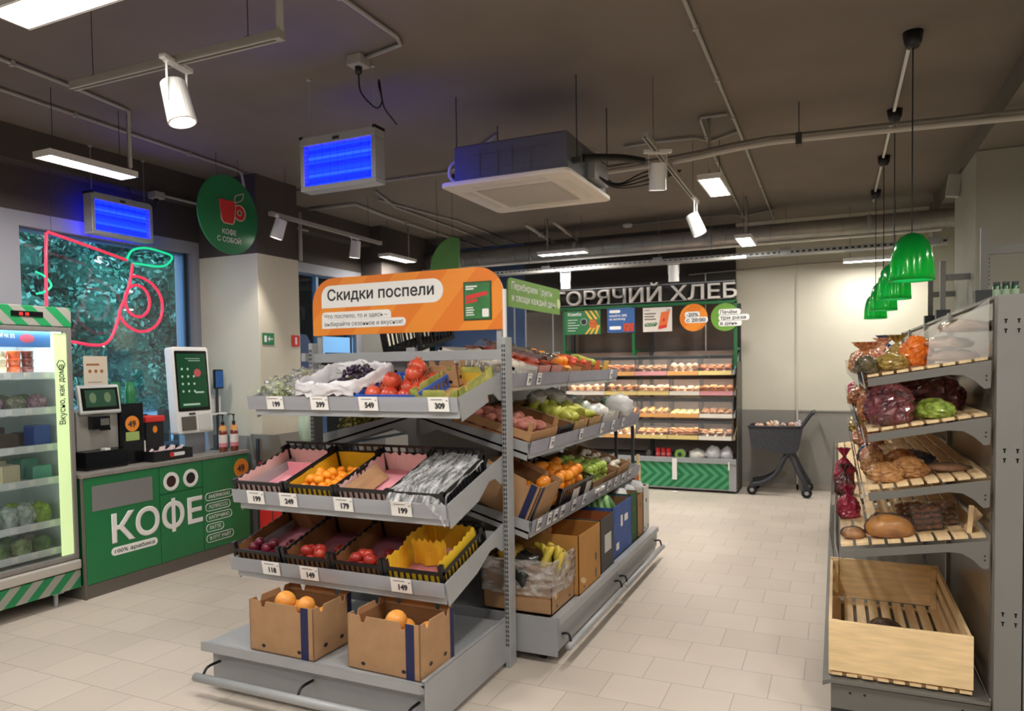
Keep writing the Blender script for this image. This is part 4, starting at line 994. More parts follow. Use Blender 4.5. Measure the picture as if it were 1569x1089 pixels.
# ------------------------------------------------------------------ double sided aisle rack behind the end rack
AR = thing('produce_aisle_rack', 'long grey double sided produce rack running down the aisle behind the end rack', 'shelf rack', (-2.28, 4.85, 0))
CX_ = -2.28
SEG = [(3.63, 4.80), (4.80, 6.02)]
for (y0, y1) in SEG:
    m = MB(); m.box(-3.12, -1.40, y0, y1, .06, .235); b = wobj('base_plinth', m, M_PLINTH, AR, bev=.003)
    m = MB(); m.prism([(-1.395, .10), (-1.40, .235), (-1.43, .25), (-1.425, .262), (-1.375, .262), (-1.37, .225), (-1.385, .215), (-1.39, .10)], (0, y1, 0), (1, 0, 0), (0, 0, 1), y1-y0-.004); wobj('front_lip', m, M_PLINTH, b)
    m = MB(); m.tube([(-1.335, y0+.03, .10), (-1.335, y1-.01, .10)], .02, 12); wobj('bumper_rail', m, M_STEEL, b, True)
    m = MB()
    for y in (y0+.07, y1-.06): m.tube(arc_pts([(-1.40, y, .15), (-1.35, y, .16), (-1.335, y, .115)], 5), .007, 6)
    wobj('rail_bracket', m, M_BLACK, b, True)
    m = MB()
    for x in (-3.0, -1.5):
        for y in (y0+.08, y1-.08): m.box(x-.015, x+.015, y-.015, y+.015, 0, .06)
    wobj('foot', m, M_BLACK, b)
    m = MB(); m.box(CX_-.012, CX_+.012, y0+.02, y1-.02, .24, 1.62); wobj('back_panel', m, M_STEEL, AR)
m = MB(); m.box(-3.12, -1.385, 3.622, 3.63, .05, .262); wobj('end_panel', m, M_PLINTH, AR, bev=.002)
for y in (3.63, 4.80, 6.02):
    m = MB(); m.box(CX_-.03, CX_+.03, y-.02, y+.02, 0, 1.76); wobj('upright', m, M_STEEL, AR, bev=.003)
ATIER = {'top': (-1.645, 1.535, 1.70, 5.71), 'mid': (-1.548, 1.160, 1.36, 6.03), 'low': (-1.548, .722, .925, 5.99)}
ATILT = {}
for k, (xf, zf, zb, ye) in ATIER.items():
    ATILT[k] = math.atan2(zb-zf, xf-CX_-.02)
    for side in (1, -1):
        for i, (y0, y1) in enumerate(SEG):
            y1 = min(y1, ye) if k == 'top' else y1
            if k == 'top': y0, y1 = ((3.6, 4.53), (4.54, 5.71))[i]
            fx = lambda x: CX_+side*(x-CX_)
            m = MB()
            pr = [(xf, zf-.012), (xf, zf), (CX_+.02, zb), (CX_+.02, zb-.012)]
            pr = [(fx(a), z) for a, z in pr]
            m.prism(pr, (0, y1-.004, 0), (1, 0, 0), (0, 0, 1), (y1-y0-.008)*1)
            m.box(min(fx(xf), fx(xf+.005)), max(fx(xf), fx(xf+.005)), y0+.004, y1-.004, zf-.03, zf+.055)
            s = wobj('shelf', m, M_STEEL, AR)
            for y in (y0+.004, y1-.010):
                m = MB(); m.prism([(fx(a), z) for a, z in ((xf+.01, zf+.06), (xf-.01, zf-.04), (xf-.28, zf+.04), (CX_+.16, zb-.08), (CX_+.03, zb-.12), (CX_+.03, zb+.03), (CX_+.12, zb))], (0, y+.006, 0), (1, 0, 0), (0, 0, 1), .006); wobj('bracket', m, M_STEEL, s)
            if side > 0:
                m = MB(); m.prism([(xf+.008, zf-.006), (xf+.010, zf-.006), (xf+.026, zf+.068), (xf+.024, zf+.068)], (0, y1-.003, 0), (1, 0, 0), (0, 0, 1), y1-y0-.004); wobj('price_strip', m, mat('price_channel', '#9a9cab', .35, 0, .08, 9) if i == 0 and k == 'top' else bpy.data.materials['price_channel'], s)
def aput(o, k, y, tilt=None, dx=0., az=PI/2):
    xf, zf, zb, _ = ATIER[k]; return put(o, (xf-.012-dx, y, zf+.003+dx*math.tan(ATILT[k])), ATILT[k] if tilt is None else tilt, az)
def atag(k, y, lab, s=''):
    xf, zf, _, _ = ATIER[k]; price_tag((xf+.018, y, zf-.004), s, lab, R(12), PI/2, .062, .07)
for k, ys in (('top', (3.84, 3.99, 5.50)), ('mid', (3.94, 4.47, 4.93, 5.21, 5.49)), ('low', (3.72, 3.88, 3.98, 4.10, 4.31, 4.51, 4.87, 5.08, 5.26, 5.46, 5.66))):
    od = ('first', 'second', 'third', 'fourth', 'fifth', 'sixth', 'seventh', 'eighth', 'ninth', 'tenth', 'eleventh')
    nm = {'top': 'highest', 'mid': 'middle', 'low': 'lower'}[k]
    for i, y in enumerate(ys): atag(k, y, '%s small price card from the near end on the %s aisle rack strip' % (od[i], nm), ('15', '9', '19', '23', '20', '15', '13')[i % 7]+'9' if k == 'low' else ('23' if i % 2 else '19'))
# ---- top tier of the aisle side
M_WCRATE = mat('white_crate', '#d8d5cf', .5); M_WBAG = mat('white_net_bag', '#e4dfd8', .5, 0, .1, 20, .3)
c = aput(crate(.34, .50, .10, 'white crate of pale onions at the near end of the top aisle tier', M_WCRATE), 'top', 3.83)
heap('onion', c, jit(5, 7, -.15, .15, .03, .47, .045, rnd, .4, .012)+jit(4, 5, -.12, .12, .05, .4, .09, rnd, .5, .01), 'pale onion in the white crate on the top aisle tier', 'onions in the white crate', rnd, 'onion', 'o', (.85, 1.1))
M_PBOX = mat('pink_print_box', '#c98078', .65, 0, 0, 8, col2='#dfa79c')
for i, (y, W, lab) in enumerate(((4.11, .20, 'pink printed carton of packed tomatoes, first of the pair on the top aisle tier'), (4.33, .20, 'pink printed carton of packed tomatoes, second of the pair on the top aisle tier'))):
    c = aput(carton(W, .52, .11, lab, M_PBOX, notches=False, holes=False), 'top', y)
    heap('tomato', c, jit(2, 6, -.08, .08, .04, .46, .055, rnd, .3)+jit(2, 5, -.06, .06, .06, .42, .108, rnd, .3), 'red tomato in the %s pink carton' % ('first', 'second')[i], 'tomatoes in the %s pink carton' % ('first', 'second')[i], rnd, 'tomato', 't')
    bag_ = obj('film_cover', MB().grid(lambda u, v: (-W*.5+W*u, .02+.44*v, .128+.035*math.sin(u*PI)+.02*noise.noise(V((u*5, v*9, i)))), 14, 22), M_FILM, c, True)
c = aput(carton(.30, .50, .09, 'carton of shiny orange persimmons on the top aisle tier', mat('tan_carton', '#c08a54', .8, 0, .08, 9), holes=False), 'top', 4.68)
heap('orange', c, jit(4, 6, -.12, .12, .05, .45, .05, rnd, .3)+jit(3, 4, -.09, .09, .08, .4, .105, rnd, .4), 'orange persimmon in the carton on the top aisle tier', 'persimmons in the carton', rnd, 'persimmon', 'p', (.9, 1.0))
for i, (y, lab, k_, cm) in enumerate(((4.95, 'first small slatted box, holding red brown tomatoes, on the top aisle tier', 'tomato', '#b5552e'), (5.17, 'second small slatted box, holding orange tomatoes, on the top aisle tier', 'tomato', '#d9642a'), (5.39, 'third small slatted box, holding yellow lemons, on the top aisle tier', 'pear', '#e5b84a'))):
    c = aput(carton(.20, .42, .09, lab, mat('thin_wood_%d' % i, '#b9824c', .8, 0, .1, 9), notches=False, holes=False), 'top', y)
    heap(k_, c, jit(3, 5, -.07, .07, .05, .38, .05, rnd, .3)+jit(2, 3, -.05, .05, .08, .3, .095, rnd, .3), ('red brown tomato in the first slatted box', 'orange tomato in the second slatted box', 'yellow lemon in the third slatted box')[i], ('tomatoes in the first slatted box', 'tomatoes in the second slatted box', 'lemons in the third slatted box')[i], rnd, 'fruit', 'f', (.75, .9))
    obj('front_card', MB().prism(rrect(.12, .08, .02, 4, -.06, .06), (0, -.001, 0), (1, 0, 0), (0, 0, 1), .0015), mat('box_card_%d' % i, cm, .6), c)
# ---- middle tier of the aisle side
def wood_crate(W, L, H, lab, post=.06, m=None):
    mb = MB(); m = m or M_WOOD; x0, x1 = -W/2, W/2
    mb.box(x0, x1, 0, L, 0, .006)
    for z in (.008, H*.55):
        h2 = H*.4; mb.box(x0, x1, 0, .007, z, z+h2); mb.box(x0, x1, L-.007, L, z, z+h2); mb.box(x0, x0+.007, .007, L-.007, z, z+h2); mb.box(x1-.007, x1, .007, L-.007, z, z+h2)
    o = tag(obj('wooden_crate', mb, m), lab, 'crate')
    mb = MB()
    for sx in (0, 1):
        for sy in (0, 1): X = x0+.007 if not sx else x1-.029; Y = .007 if not sy else L-.029; mb.box(X, X+.022, Y, Y+.022, .006, H+post)
    obj('corner_post', mb, m, o); return o
M_TANW = mat('tan_thin_wood', '#b98d62', .75, 0, .1, 7, .05)
c = aput(wood_crate(.42, .50, .12, 'shallow tan wooden crate of red potatoes at the near end of the middle aisle tier', .05, M_TANW), 'mid', 3.85)
heap('potato', c, jit(5, 6, -.17, .17, .05, .46, .045, rnd, .4, .01)+jit(4, 5, -.14, .14, .05, .42, .105, rnd, .5, .015), 'red potato in the tan wooden crate on the middle aisle tier', 'red potatoes in the tan crate', rnd, 'potato', 'p', (.85, 1.15))
c = aput(crate(.26, .50, .11, 'dark almost empty crate beside the potatoes on the middle aisle tier', mat('very_dark_crate', '#1f1a19', .5)), 'mid', 4.21)
liner(c, .26, .5, .11, M_BROWNL, M_MAROON, -.01, False)
for i, (y, lab) in enumerate(((4.50, 'near printed carton of green pears on the middle aisle tier'), (4.80, 'far printed carton of green pears on the middle aisle tier'))):
    c = aput(carton(.28, .48, .12, lab, mat('pear_carton_%d' % i, '#a97f50', .75, 0, 0, 10, col2='#c9ab78')), 'mid', y)
    heap('pear', c, jit(4, 6, -.10, .10, .05, .42, .06, rnd, .4, .01)+jit(3, 4, -.08, .08, .05, .36, .115, rnd, .5, .015), 'green pear in the %s carton on the middle aisle tier' % ('near', 'far')[i], 'pears in the %s carton' % ('near', 'far')[i], rnd, 'pear', 'p')
    s = tag(obj('produce_bag', crumple(.07, .09, .05, 20+i, 3, .35, 3), M_FILMW, None, True), ('pale crumpled bag lying on the near pears', 'pale crumpled bag lying on the far pears')[i], 'bag'); put(s, mof(c) @ V((.02, .34, .14)), .25, i)
c = aput(carton(.30, .46, .13, 'white carton with clear bags on the middle aisle tier beyond the pears', mat('white_carton', '#d5d2cb', .75, 0, .05, 8)), 'mid', 5.13)
for i in range(5):
    s = tag(obj('vegetable_bag', crumple(.07, .085, .06, 30+i, 3, .3, 3), mat('bagged_veg_%d' % i, ('#cfd6d2', '#dcd8d0', '#c3c9b8', '#d9c8bc', '#c8ccd4')[i], .2, 0, .12, 18, .5, spec=.8), None, True), ('shiny grey green bag at the front of the white carton by the pears', 'shiny cream bag at the front of the white carton by the watermelon', 'shiny bag at the middle of the white carton', 'pinkish shiny bag at the back of the white carton', 'bluish shiny bag at the back of the white carton')[i], 'bag', 'bags in the white carton'); put(s, mof(c) @ V(((-.07, .07, .0, -.07, .07)[i], (.1, .1, .22, .34, .34)[i], .06)), .2, i)
c = aput(carton(.34, .42, .12, 'grey white carton with a dark watermelon at the far end of the middle aisle tier', mat('far_carton', '#bdb7ad', .75, 0, .05, 8)), 'mid', 5.60)
M_MELON = stripes('watermelon_skin', '#24452a', '#3f6b3a', (1, .3, .2), .035)
w1 = tag(obj('watermelon', MB().ball((0, 0, 0), (.10, .10, .09), 3, .03), M_MELON, None, True), 'dark green watermelon in the far carton on the middle aisle tier', 'watermelon'); put(w1, mof(c) @ V((.03, .14, .10)))
s = tag(obj('produce_bag', crumple(.12, .05, .1, 44, 3, .3, 3), M_FILMW, None, True), 'milky plastic bag hanging over the front of the far carton', 'bag'); put(s, mof(c) @ V((-.06, .03, .06)), .1, .2)
# ---- lower tier
c = put(carton(.34, .36, .25, 'cardboard box leaning back at the near end of the lower aisle tier'), (-1.585, 3.83, .74), R(24), PI/2)
m = MB(); m.box(-.145, -.10, -.0012, 0, 0, .245); m.box(-.1712, -.1702, .02, .06, 0, .245); obj('navy_stripe', m, M_NAVY, c)
heap('orange', c, jit(3, 3, -.13, .13, .05, .3, .06, rnd, .3)+jit(3, 2, -.13, .13, .04, .2, .13, rnd, .3)+jit(2, 1, .03, .14, .04, .12, .2, rnd, .2), 'orange in the leaning cardboard box on the lower aisle tier', 'oranges in the leaning box', rnd, 'orange', 'o')
c = aput(crate(.62, .50, .17, 'large black crate heaped with oranges on the lower aisle tier', bars=16), 'low', 4.39)
heap('orange', c, jit(7, 5, -.27, .27, .05, .45, .055, rnd, .3)+jit(7, 4, -.26, .26, .05, .36, .125, rnd, .4, .01)+jit(6, 3, -.24, .24, .05, .28, .185, rnd, .5, .015), 'orange in the large black crate on the lower aisle tier', 'oranges in the large black crate', rnd, 'orange', 'o', (.92, 1.1))
m = MB(); m.box(-.08, .05, -.002, -.0005, .02, .13); m.box(.18, .28, -.002, -.0005, .03, .14); obj('white_label', m, mat('worn_label', '#c9c6c0', .7, 0, .2, 30), c)
c = aput(carton(.56, .48, .11, 'wide tray of green apples on the lower aisle tier', mat('apple_carton', '#8a6a48', .8, 0, .1, 9), notches=False), 'low', 5.02)
heap('green_apple', c, jit(7, 6, -.24, .24, .05, .44, .05, rnd, .3)+jit(7, 5, -.23, .23, .05, .38, .105, rnd, .4, .01)+jit(5, 2, -.2, .2, .05, .18, .15, rnd, .4, .01), 'green apple in the wide tray on the lower aisle tier', 'green apples in the wide tray', rnd, 'apple', 'a')
obj('white_front_card', MB().box(-.25, -.05, -.03, -.001, .03, .055), M_WPRINT, c)
c = aput(carton(.36, .46, .13, 'brown box of pale garlic at the far end of the lower aisle tier', M_CARD), 'low', 5.52)
heap('onion', c, jit(5, 6, -.14, .14, .04, .42, .06, rnd, .4)+jit(4, 4, -.12, .12, .05, .38, .108, rnd, .5, .01), 'pale garlic bulb in the brown box on the lower aisle tier', 'garlic in the brown box', rnd, 'garlic', 'g', (.7, .9))
# ---- boxes standing on the base of the aisle side
BX = -1.43
c = put(carton(.37, .42, .27, 'banana box wrapped in clear film at the near end of the aisle rack base', notches=False), (BX, 3.845, .262), 0, PI/2)
m = MB(); m.prism(circ(.018, 14, -.06, .1), (.1852, .0, 0), (0, 1, 0), (0, 0, 1), .0008); m.prism(circ(.018, 14, -.12, .09), (-.0, -.0002, 0), (1, 0, 0), (0, 0, 1), -.0008); obj('pale_round_mark', m, mat('pale_mark', '#d6b98e', .7), c)
def band(W, L, z0, z1, seed, out=.006):
    P = [(-W/2-out, -out), (W/2+out, -out), (W/2+out, L+out), (-W/2-out, L+out)]
    def fn(u, v):
        f = u*4; i = int(f) % 4; t = f-int(f); a, b = V((*P[i], 0)), V((*P[(i+1) % 4], 0)); p = a.lerp(b, t)
        q = noise.noise(V((p.x*9, p.y*9, v*4+seed))); d = V((p.x, p.y-L/2, 0)).normalized()
        return p+d*.008*(q+.5)+V((0, 0, z0+(z1-z0)*v+(.02*noise.noise(V((u*9, seed, v)))))) 
    mb = MB(); mb.grid(fn, 80, 10); return mb
obj('film_wrap', band(.37, .42, .10, .30, 1), film('wrap_film', '#f2efec', .3, .26, .12, 26, .9, streak=(12, 12, 40)), c, True)
M_BANANA = mat('banana_skin', '#dcb93a', .5, 0, 0, 9, col2='#b6b048'); M_BTIP = mat('banana_tip', '#6b5a2a', .7)
pts = arc_pts([(0, 0, 0), (.042, 0, .05), (.058, 0, .10), (.046, 0, .155), (.012, 0, .195)], 5); n = len(pts)
first = tag(obj('banana', MB().tube(pts, [.010+.0145*math.sin(PI*min(1, .12+.8*k/(n-1))) for k in range(n)], 9), M_BANANA, None, True), 'x', 'banana', 'bananas in the film wrapped box')
obj('tip', MB().tube([pts[-1], (pts[-1]+V((-.006, 0, .016)))], [.008, .005], 6), M_BTIP, first)
for i in range(10):
    o = first if i == 0 else dup(first)
    o['label'] = 'yellow banana standing upright in the film wrapped box at the near end'
    o.location = mof(c) @ V((-.05+.042*(i % 5), .05+.07*(i//5), .125+.012*(i % 3))); o.rotation_euler = (R(-18+9*(i % 5)), R(-10-8*(i % 3)), R(-80+24*(i % 5)))
g = tag(obj('black_bag', crumple(.1, .12, .11, 61, 3, .3, 2.5), mat('black_film', '#23231f', .3, 0, 0, 9, .4, spec=.6), None, True), 'crumpled dark bag in the banana box behind the bananas', 'bag'); put(g, mof(c) @ V((-.09, .2, .13)), 0, 0)
for i, (p, k, lab) in enumerate((((-.11, .29, .30), .06, 'yellow melon peeking out behind the bananas'), ((.07, .33, .27), .05, 'second yellow melon at the back of the banana box'))):
    o = tag(obj('yellow_melon', MB().ball((0, 0, 0), (k*1.1, k, k), 3, .05), mat('melon_skin_%d' % i, '#a8842c', .6, 0, .15, 14, .2), None, True), lab, 'melon'); put(o, mof(c) @ V(p))
c = put(carton(.43, .46, .36, 'tall plain cardboard box beside the bananas on the aisle rack base', mat('golden_carton', '#b98544', .8, 0, .05, 8), mat('golden_inside', '#a8702c', .8, 0, .05, 8), notches=False), (BX+.03, 4.25, .262), 0, PI/2)
m = MB(); m.prism(circ(.02, 14, .12, .16, .028), (0, -.0003, 0), (1, 0, 0), (0, 0, 1), -.001); m.prism(circ(.02, 14, .12, .06, .028), (0, -.0003, 0), (1, 0, 0), (0, 0, 1), -.001); obj('hand_hole', m, M_BLACK, c)
heap('orange', c, jit(5, 4, -.17, .17, .06, .40, .07, rnd, .3), 'orange lying deep in the tall plain cardboard box', 'oranges deep in the tall box', rnd, 'orange', 'o', (1.1, 1.3))
for i, (x, y) in enumerate(((-.13, .32), (.02, .34))):
    o = tag(obj('pale_melon', MB().ball((0, 0, 0), (.075, .07, .07), 3, .03), mat('pale_melon_%d' % i, '#b98b58', .6, 0, .12, 18, .2), None, True), ('round tan melon at the back of the tall box beside the bananas', 'round tan melon at the back of the tall box by the dark box')[i], 'melon'); put(o, mof(c) @ V((x, y, .33)))
c = put(carton(.30, .42, .36, 'dark box with a white label between the plain box and the blue box', mat('dark_grey_carton', '#4a4746', .7, 0, .06, 8), mat('orange_inside', '#a0582c', .8), notches=False), (BX+.02, 4.655, .262), 0, PI/2)
obj('white_label', MB().box(-.06, .09, -.0015, -.0003, .12, .24), mat('pale_label', '#cfd0cc', .7), c)
c = put(carton(.50, .42, .37, 'blue printed box with a striped watermelon on the aisle rack base', mat('blue_print_carton', '#2c4a8c', .6, 0, 0, 6, col2='#3b62ad'), notches=False), (BX+.0, 5.11, .262), 0, PI/2)
m = MB(); m.box(-.17, -.10, -.0015, -.0003, .05, .10); m.box(.05, .14, -.0015, -.0003, .22, .27); m.box(-.05, .0, -.0015, -.0003, .2, .28); obj('white_print', m, M_WPRINT, c)
w2 = tag(obj('watermelon', MB().ball((0, 0, 0), (.15, .16, .14), 3, .03), stripes('bright_watermelon_skin', '#2f6b3c', '#8fb56a', (1, .2, .35), .045), None, True), 'pale striped watermelon showing above the blue printed box', 'watermelon'); put(w2, mof(c) @ V((-.02, .2, .30)))
for i, (yy, W, col, lab) in enumerate(((5.47, .19, '#2f5a36', 'tall dark green box beyond the blue watermelon box'), (5.67, .18, '#a9794e', 'tan box between the green box and the white box'), (5.87, .19, '#dcdad3', 'white box with a hand hole at the far end of the aisle rack base'))):
    c = put(carton(W, .40, (.38, .33, .37)[i], lab, mat('far_box_%d' % i, col, .75, 0, .05, 8), notches=False), (BX-.01, yy, .262), 0, PI/2)
    m = MB(); m.prism(circ(.022, 14, .0, .25, .018), (0, -.0003, 0), (1, 0, 0), (0, 0, 1), -.001); obj('hand_hole', m, M_BLACK, c)
for i in range(3):
    o = tag(obj('produce_bag', crumple(.06, .09, .07, 70+i, 3, .3, 3), M_FILMW, None, True), ('milky bag standing in the green box', 'milky bag standing in the tan box', 'milky bag standing in the white box')[i], 'bag'); put(o, (BX-.12, 5.47+.2*i, .55), 0, i)
# wooden crates leaning at the far end
c = put(wood_crate(.34, .26, .50, 'tall wooden crate with an orange label standing at the far end of the aisle rack', .03, M_WOODY), (-1.66, 6.20, .0), 0, PI/2)
c.location = (-1.62, 6.24, 0); c.scale = (1, 1, 1.55)
obj('orange_label', MB().box(-.1, .1, -.0015, -.0003, .2, .42), mat('orange_box_label', '#b5652e', .7), c)
text(c, 'БАНАН', (0, -.0016, .22), (1, 0, 0), (0, 0, 1), .03, M_INK, w=.16, align='CENTER')
t = thing('rack_end_frame', 'thin dark metal bars at the far end of the aisle rack', 'frame', (-1.6, 6.06, 0))
m = MB(); m.box(-.012, .012, -.012, .012, 0, 1.15); m.box(-.16, -.136, -.012, .012, 0, 1.15); obj('bar', m, M_DKSTEEL, t)
m = MB(); m.box(-.136, -.012, -.008, .008, .3, .32); m.box(-.136, -.012, -.008, .008, 1.1, 1.12); obj('cross_bar', m, M_DKSTEEL, t)
# ---- left side of the aisle rack, seen through the gaps
c = put(crate(.30, .34, .13, 'black crate tipped up on top of the aisle rack behind the white bag', bars=8), (-2.37, 3.66, 1.74), R(14), R(-8))
c = put(carton(.40, .50, .06, 'dark box of green grapes on the far side tier below the white bag', mat('dark_carton', '#3a342e', .8)), (-2.92, 3.84, 1.165), ATILT['mid'], -PI/2)
heap('green_grapes', c, jit(3, 4, -.13, .13, .06, .46, .06, rnd, .3)+jit(3, 4, -.13, .13, .06, .42, .12, rnd, .3)+jit(2, 3, -.1, .1, .06, .36, .165, rnd, .3), 'bunch of green grapes in the dark box on the far side tier', 'green grapes in the dark box', rnd, 'grapes', 'g', (1.1, 1.3))
s = tag(obj('water_pack', crumple(.2, .16, .1, 91, 3, .15, 2), mat('blue_film_pack', '#2f6fc0', .25, 0, 0, 7, .3, col2='#6fa3dd'), None, True), 'blue film wrapped pack on the far side lower tier', 'pack'); put(s, (-2.68, 4.0, .85), 0, 0)
s = tag(obj('roll_bag', crumple(.10, .10, .19, 93, 3, .2, 2), mat('pale_green_bag', '#b9cdb4', .4, 0, .08, 9, .3), None, True), 'tall pale green bag standing beyond the coffee counter', 'bag'); put(s, (-4.44, 5.27, .95))
t = thing('bag_stand', 'grey post stand under the pale green bag', 'stand', (-4.44, 5.27, 0)); obj('post', MB().box(-.03, .03, -.03, .03, .01, .93), M_DKSTEEL, t); obj('plate', MB().box(-.13, .13, -.13, .13, .93, .95), M_DKSTEEL, t); obj('foot', MB().box(-.18, .18, -.18, .18, 0, .01), M_DKSTEEL, t)
# ---- green sign standing over the aisle rack
t = thing('green_rack_sign', 'lime green sign on rods over the aisle rack about checking fruit every day', 'sign', (-2.28, 5.0, 1.76))
m = MB(); m.prism(rrect(1.12, .225, .05, 5, 0, .335, (0, 0, .05, .05)), (-.006, 0, 0), (0, 1, 0), (0, 0, 1), .012); obj('board', m, M_LGREEN, t)
text(t, 'Перебираем фрукты', (.0065, .06, .475), (0, 1, 0), (0, 0, 1), .058, M_WPRINT, w=.86, bold=.01)
text(t, 'и овощи каждый день', (.0065, .06, .385), (0, 1, 0), (0, 0, 1), .058, M_WPRINT, w=.96, bold=.01)
m = MB(); m.prism(circ(.045, 20, 1.08, .43), (-.008, 0, 0), (0, 1, 0), (0, 0, 1), .016); obj('round_badge', m, mat('pale_badge', '#c9dba8', .5), t)
m = MB()
for y in (.12, .34, .95): m.tube([(0, y, -.02), (0, y, .34)], .006, 6)
obj('rod', m, M_STEEL, t)
# ------------------------------------------------------------------ bread rack at the right edge
BR = thing('bread_rack', 'tall grey bread rack with slatted wooden shelves under the green pendant lamps', 'shelf rack', (.6, 5.5, 0))
BY0, BY1 = 3.55, 8.05
M_BRACK = mat('warm_grey_metal', '#72716d', .45, .2, .04, 5); M_BRDK = mat('warm_grey_post', '#7f7f7c', .5, .15, .05, 3)
for i, (x0, x1) in enumerate(((.605, .703), (.708, 1.05))):
    m = MB(); m.box(x0, x1, 3.535, 3.60, 0, 1.91); p = wobj('end_post', m, M_BRDK, BR, bev=.004)
    m = MB()
    for z in (1.80, 1.265, .58):
        for dz in (0, -.04):
            for x in ((x0+.03, x0+.075) if i == 0 else (x0+.03, x0+.09, x0+.15)):
                m.box(x-.003, x+.003, 3.5343, 3.535, z+dz-.009, z+dz+.009); m.box(x-.006, x+.006, 3.5343, 3.535, z+dz+.004, z+dz+.009)
    wobj('post_slot', m, M_BLACK, p)
BAYS = [3.60, 4.83, 6.06, 7.29, 8.05]
for a, b_ in zip(BAYS, BAYS[1:]):
    m = MB(); m.box(.60, .615, a, b_-.002, .19, 1.88); wobj('back_panel', m, mat('glossy_back_%d' % int(a*10), '#6f6a64', .22, .2), BR)
for y in BAYS[1:]:
    m = MB(); m.box(.585, .63, y-.03, y+.03, 0, 1.91); wobj('upright', m, M_BRDK, BR)
m = MB(); m.box(.60, 1.05, 3.6, 8.05, 1.895, 1.91); wobj('top_board', m, M_BRDK, BR)
m = MB(); m.box(-.02, .60, BY0+.02, BY1, .05, .165); m.prism([(-.055, .155), (-.055, .178), (-.02, .19), (.60, .19), (.60, .175), (-.02, .172)], (0, BY1, 0), (1, 0, 0), (0, 0, 1), BY1-BY0-.0); b = wobj('base', m, M_BRACK, BR, bev=.002)
m = MB()
for x in (.06, .12, .50):
    for y in (BY0+.0192,): m.prism(circ(.006, 10, x, .13), (0, y+.0006, 0), (1, 0, 0), (0, 0, 1), .0012)
wobj('bolt_hole', m, M_BLACK, b)
m = MB(); m.box(-.02, .58, 3.6, 8.0, 0, .05); wobj('kick_board', m, M_DKSTEEL, b)
# slatted shelves: x front, z front, z back
BSH = [('top', .125, 1.565, 1.640), ('second', .125, 1.318, 1.403), ('third', .13, 1.056, 1.138), ('fourth', .018, .788, .880)]
for nm, xf, zf, zb in BSH:
    ang = math.atan2(zb-zf, .595-xf); n = 9 if xf < .1 else 8
    for bi, (a, b_) in enumerate(zip(BAYS, BAYS[1:])):
        m = MB(); m.prism([(xf, zf-.05), (xf, zf-.012), (.59, zb-.012), (.59, zb-.03), (xf+.02, zf-.05)], (0, a+.006-(.05 if bi == 0 else 0), 0), (1, 0, 0), (0, 0, 1), -.004)
        m = MB()
        pr = [(xf, zf), (.59, zb), (.588, zb-.115), (.565, zb-.12), (.53, zb-.085), (.49, zb-.062), (.44, zb-.06), (xf+.005, zf-.036)]
        m.prism(pr, (0, a-.0 if bi else BY0+.004, 0), (1, 0, 0), (0, 0, 1), .004)
        br = wobj('shelf_bracket', m, M_BRACK, BR, bev=.001)
        if bi == 0:
            k = MB()
            for f in (.25, .5): k.prism(circ(.004, 8, .572, zb-.10+.07*f), (0, BY0+.0, 0), (1, 0, 0), (0, 0, 1), .0006)
            wobj('rivet', k, M_BLACK, br)
        m = MB(); wd = (.595-xf)/n
        for i in range(n):
            x0 = xf+wd*i+.004; z0 = zf+(x0-xf)*math.tan(ang)+.004
            Mx = Matrix.Translation((x0, (a+b_)/2, z0)) @ Matrix.Rotation(-ang, 4, 'Y')
            m.box(0, wd-.013, -(b_-a)/2+.008, (b_-a)/2-.008, 0, .012, Mx)
        sl = wobj('wooden_slat', m, M_WOODY, BR)
        m = MB(); m.box(xf+.02, .57, a+.28, a+.31, -.02, -.009, None); m.v = [(x, y, z+zf+(x-xf)*math.tan(ang)) for x, y, z in m.v]; m2 = MB(); m2.v = [(x, y+.6, z) for x, y, z in m.v]; m.add(m2.v, [[i for i in f] for f in m.f[:6]]); wobj('cross_batten', m, M_WOOD, sl)
        m = MB(); m.prism([(xf-.004, zf-.045), (xf-.008, zf-.045), (xf-.024, zf+.03), (xf-.020, zf+.03)], (0, b_-.004, 0), (1, 0, 0), (0, 0, 1), b_-a-.01+(.03 if bi == 0 else 0)); wobj('price_strip', m, M_STRIP, BR)
        m = MB(); m.prism([(xf-.026, zf-.045), (xf-.028, zf-.045), (xf-.046, zf+.085), (xf-.044, zf+.085)], (0, b_-.004, 0), (1, 0, 0), (0, 0, 1), b_-a-.01); wobj('front_guard', m, M_ACRYL, BR)
def bsh(nm, x, y, dz=.018):
    _, xf, zf, zb = [s for s in BSH if s[0] == nm][0]
    return V((x, y, zf+(zb-zf)*(x-xf)/(.595-xf)+dz))
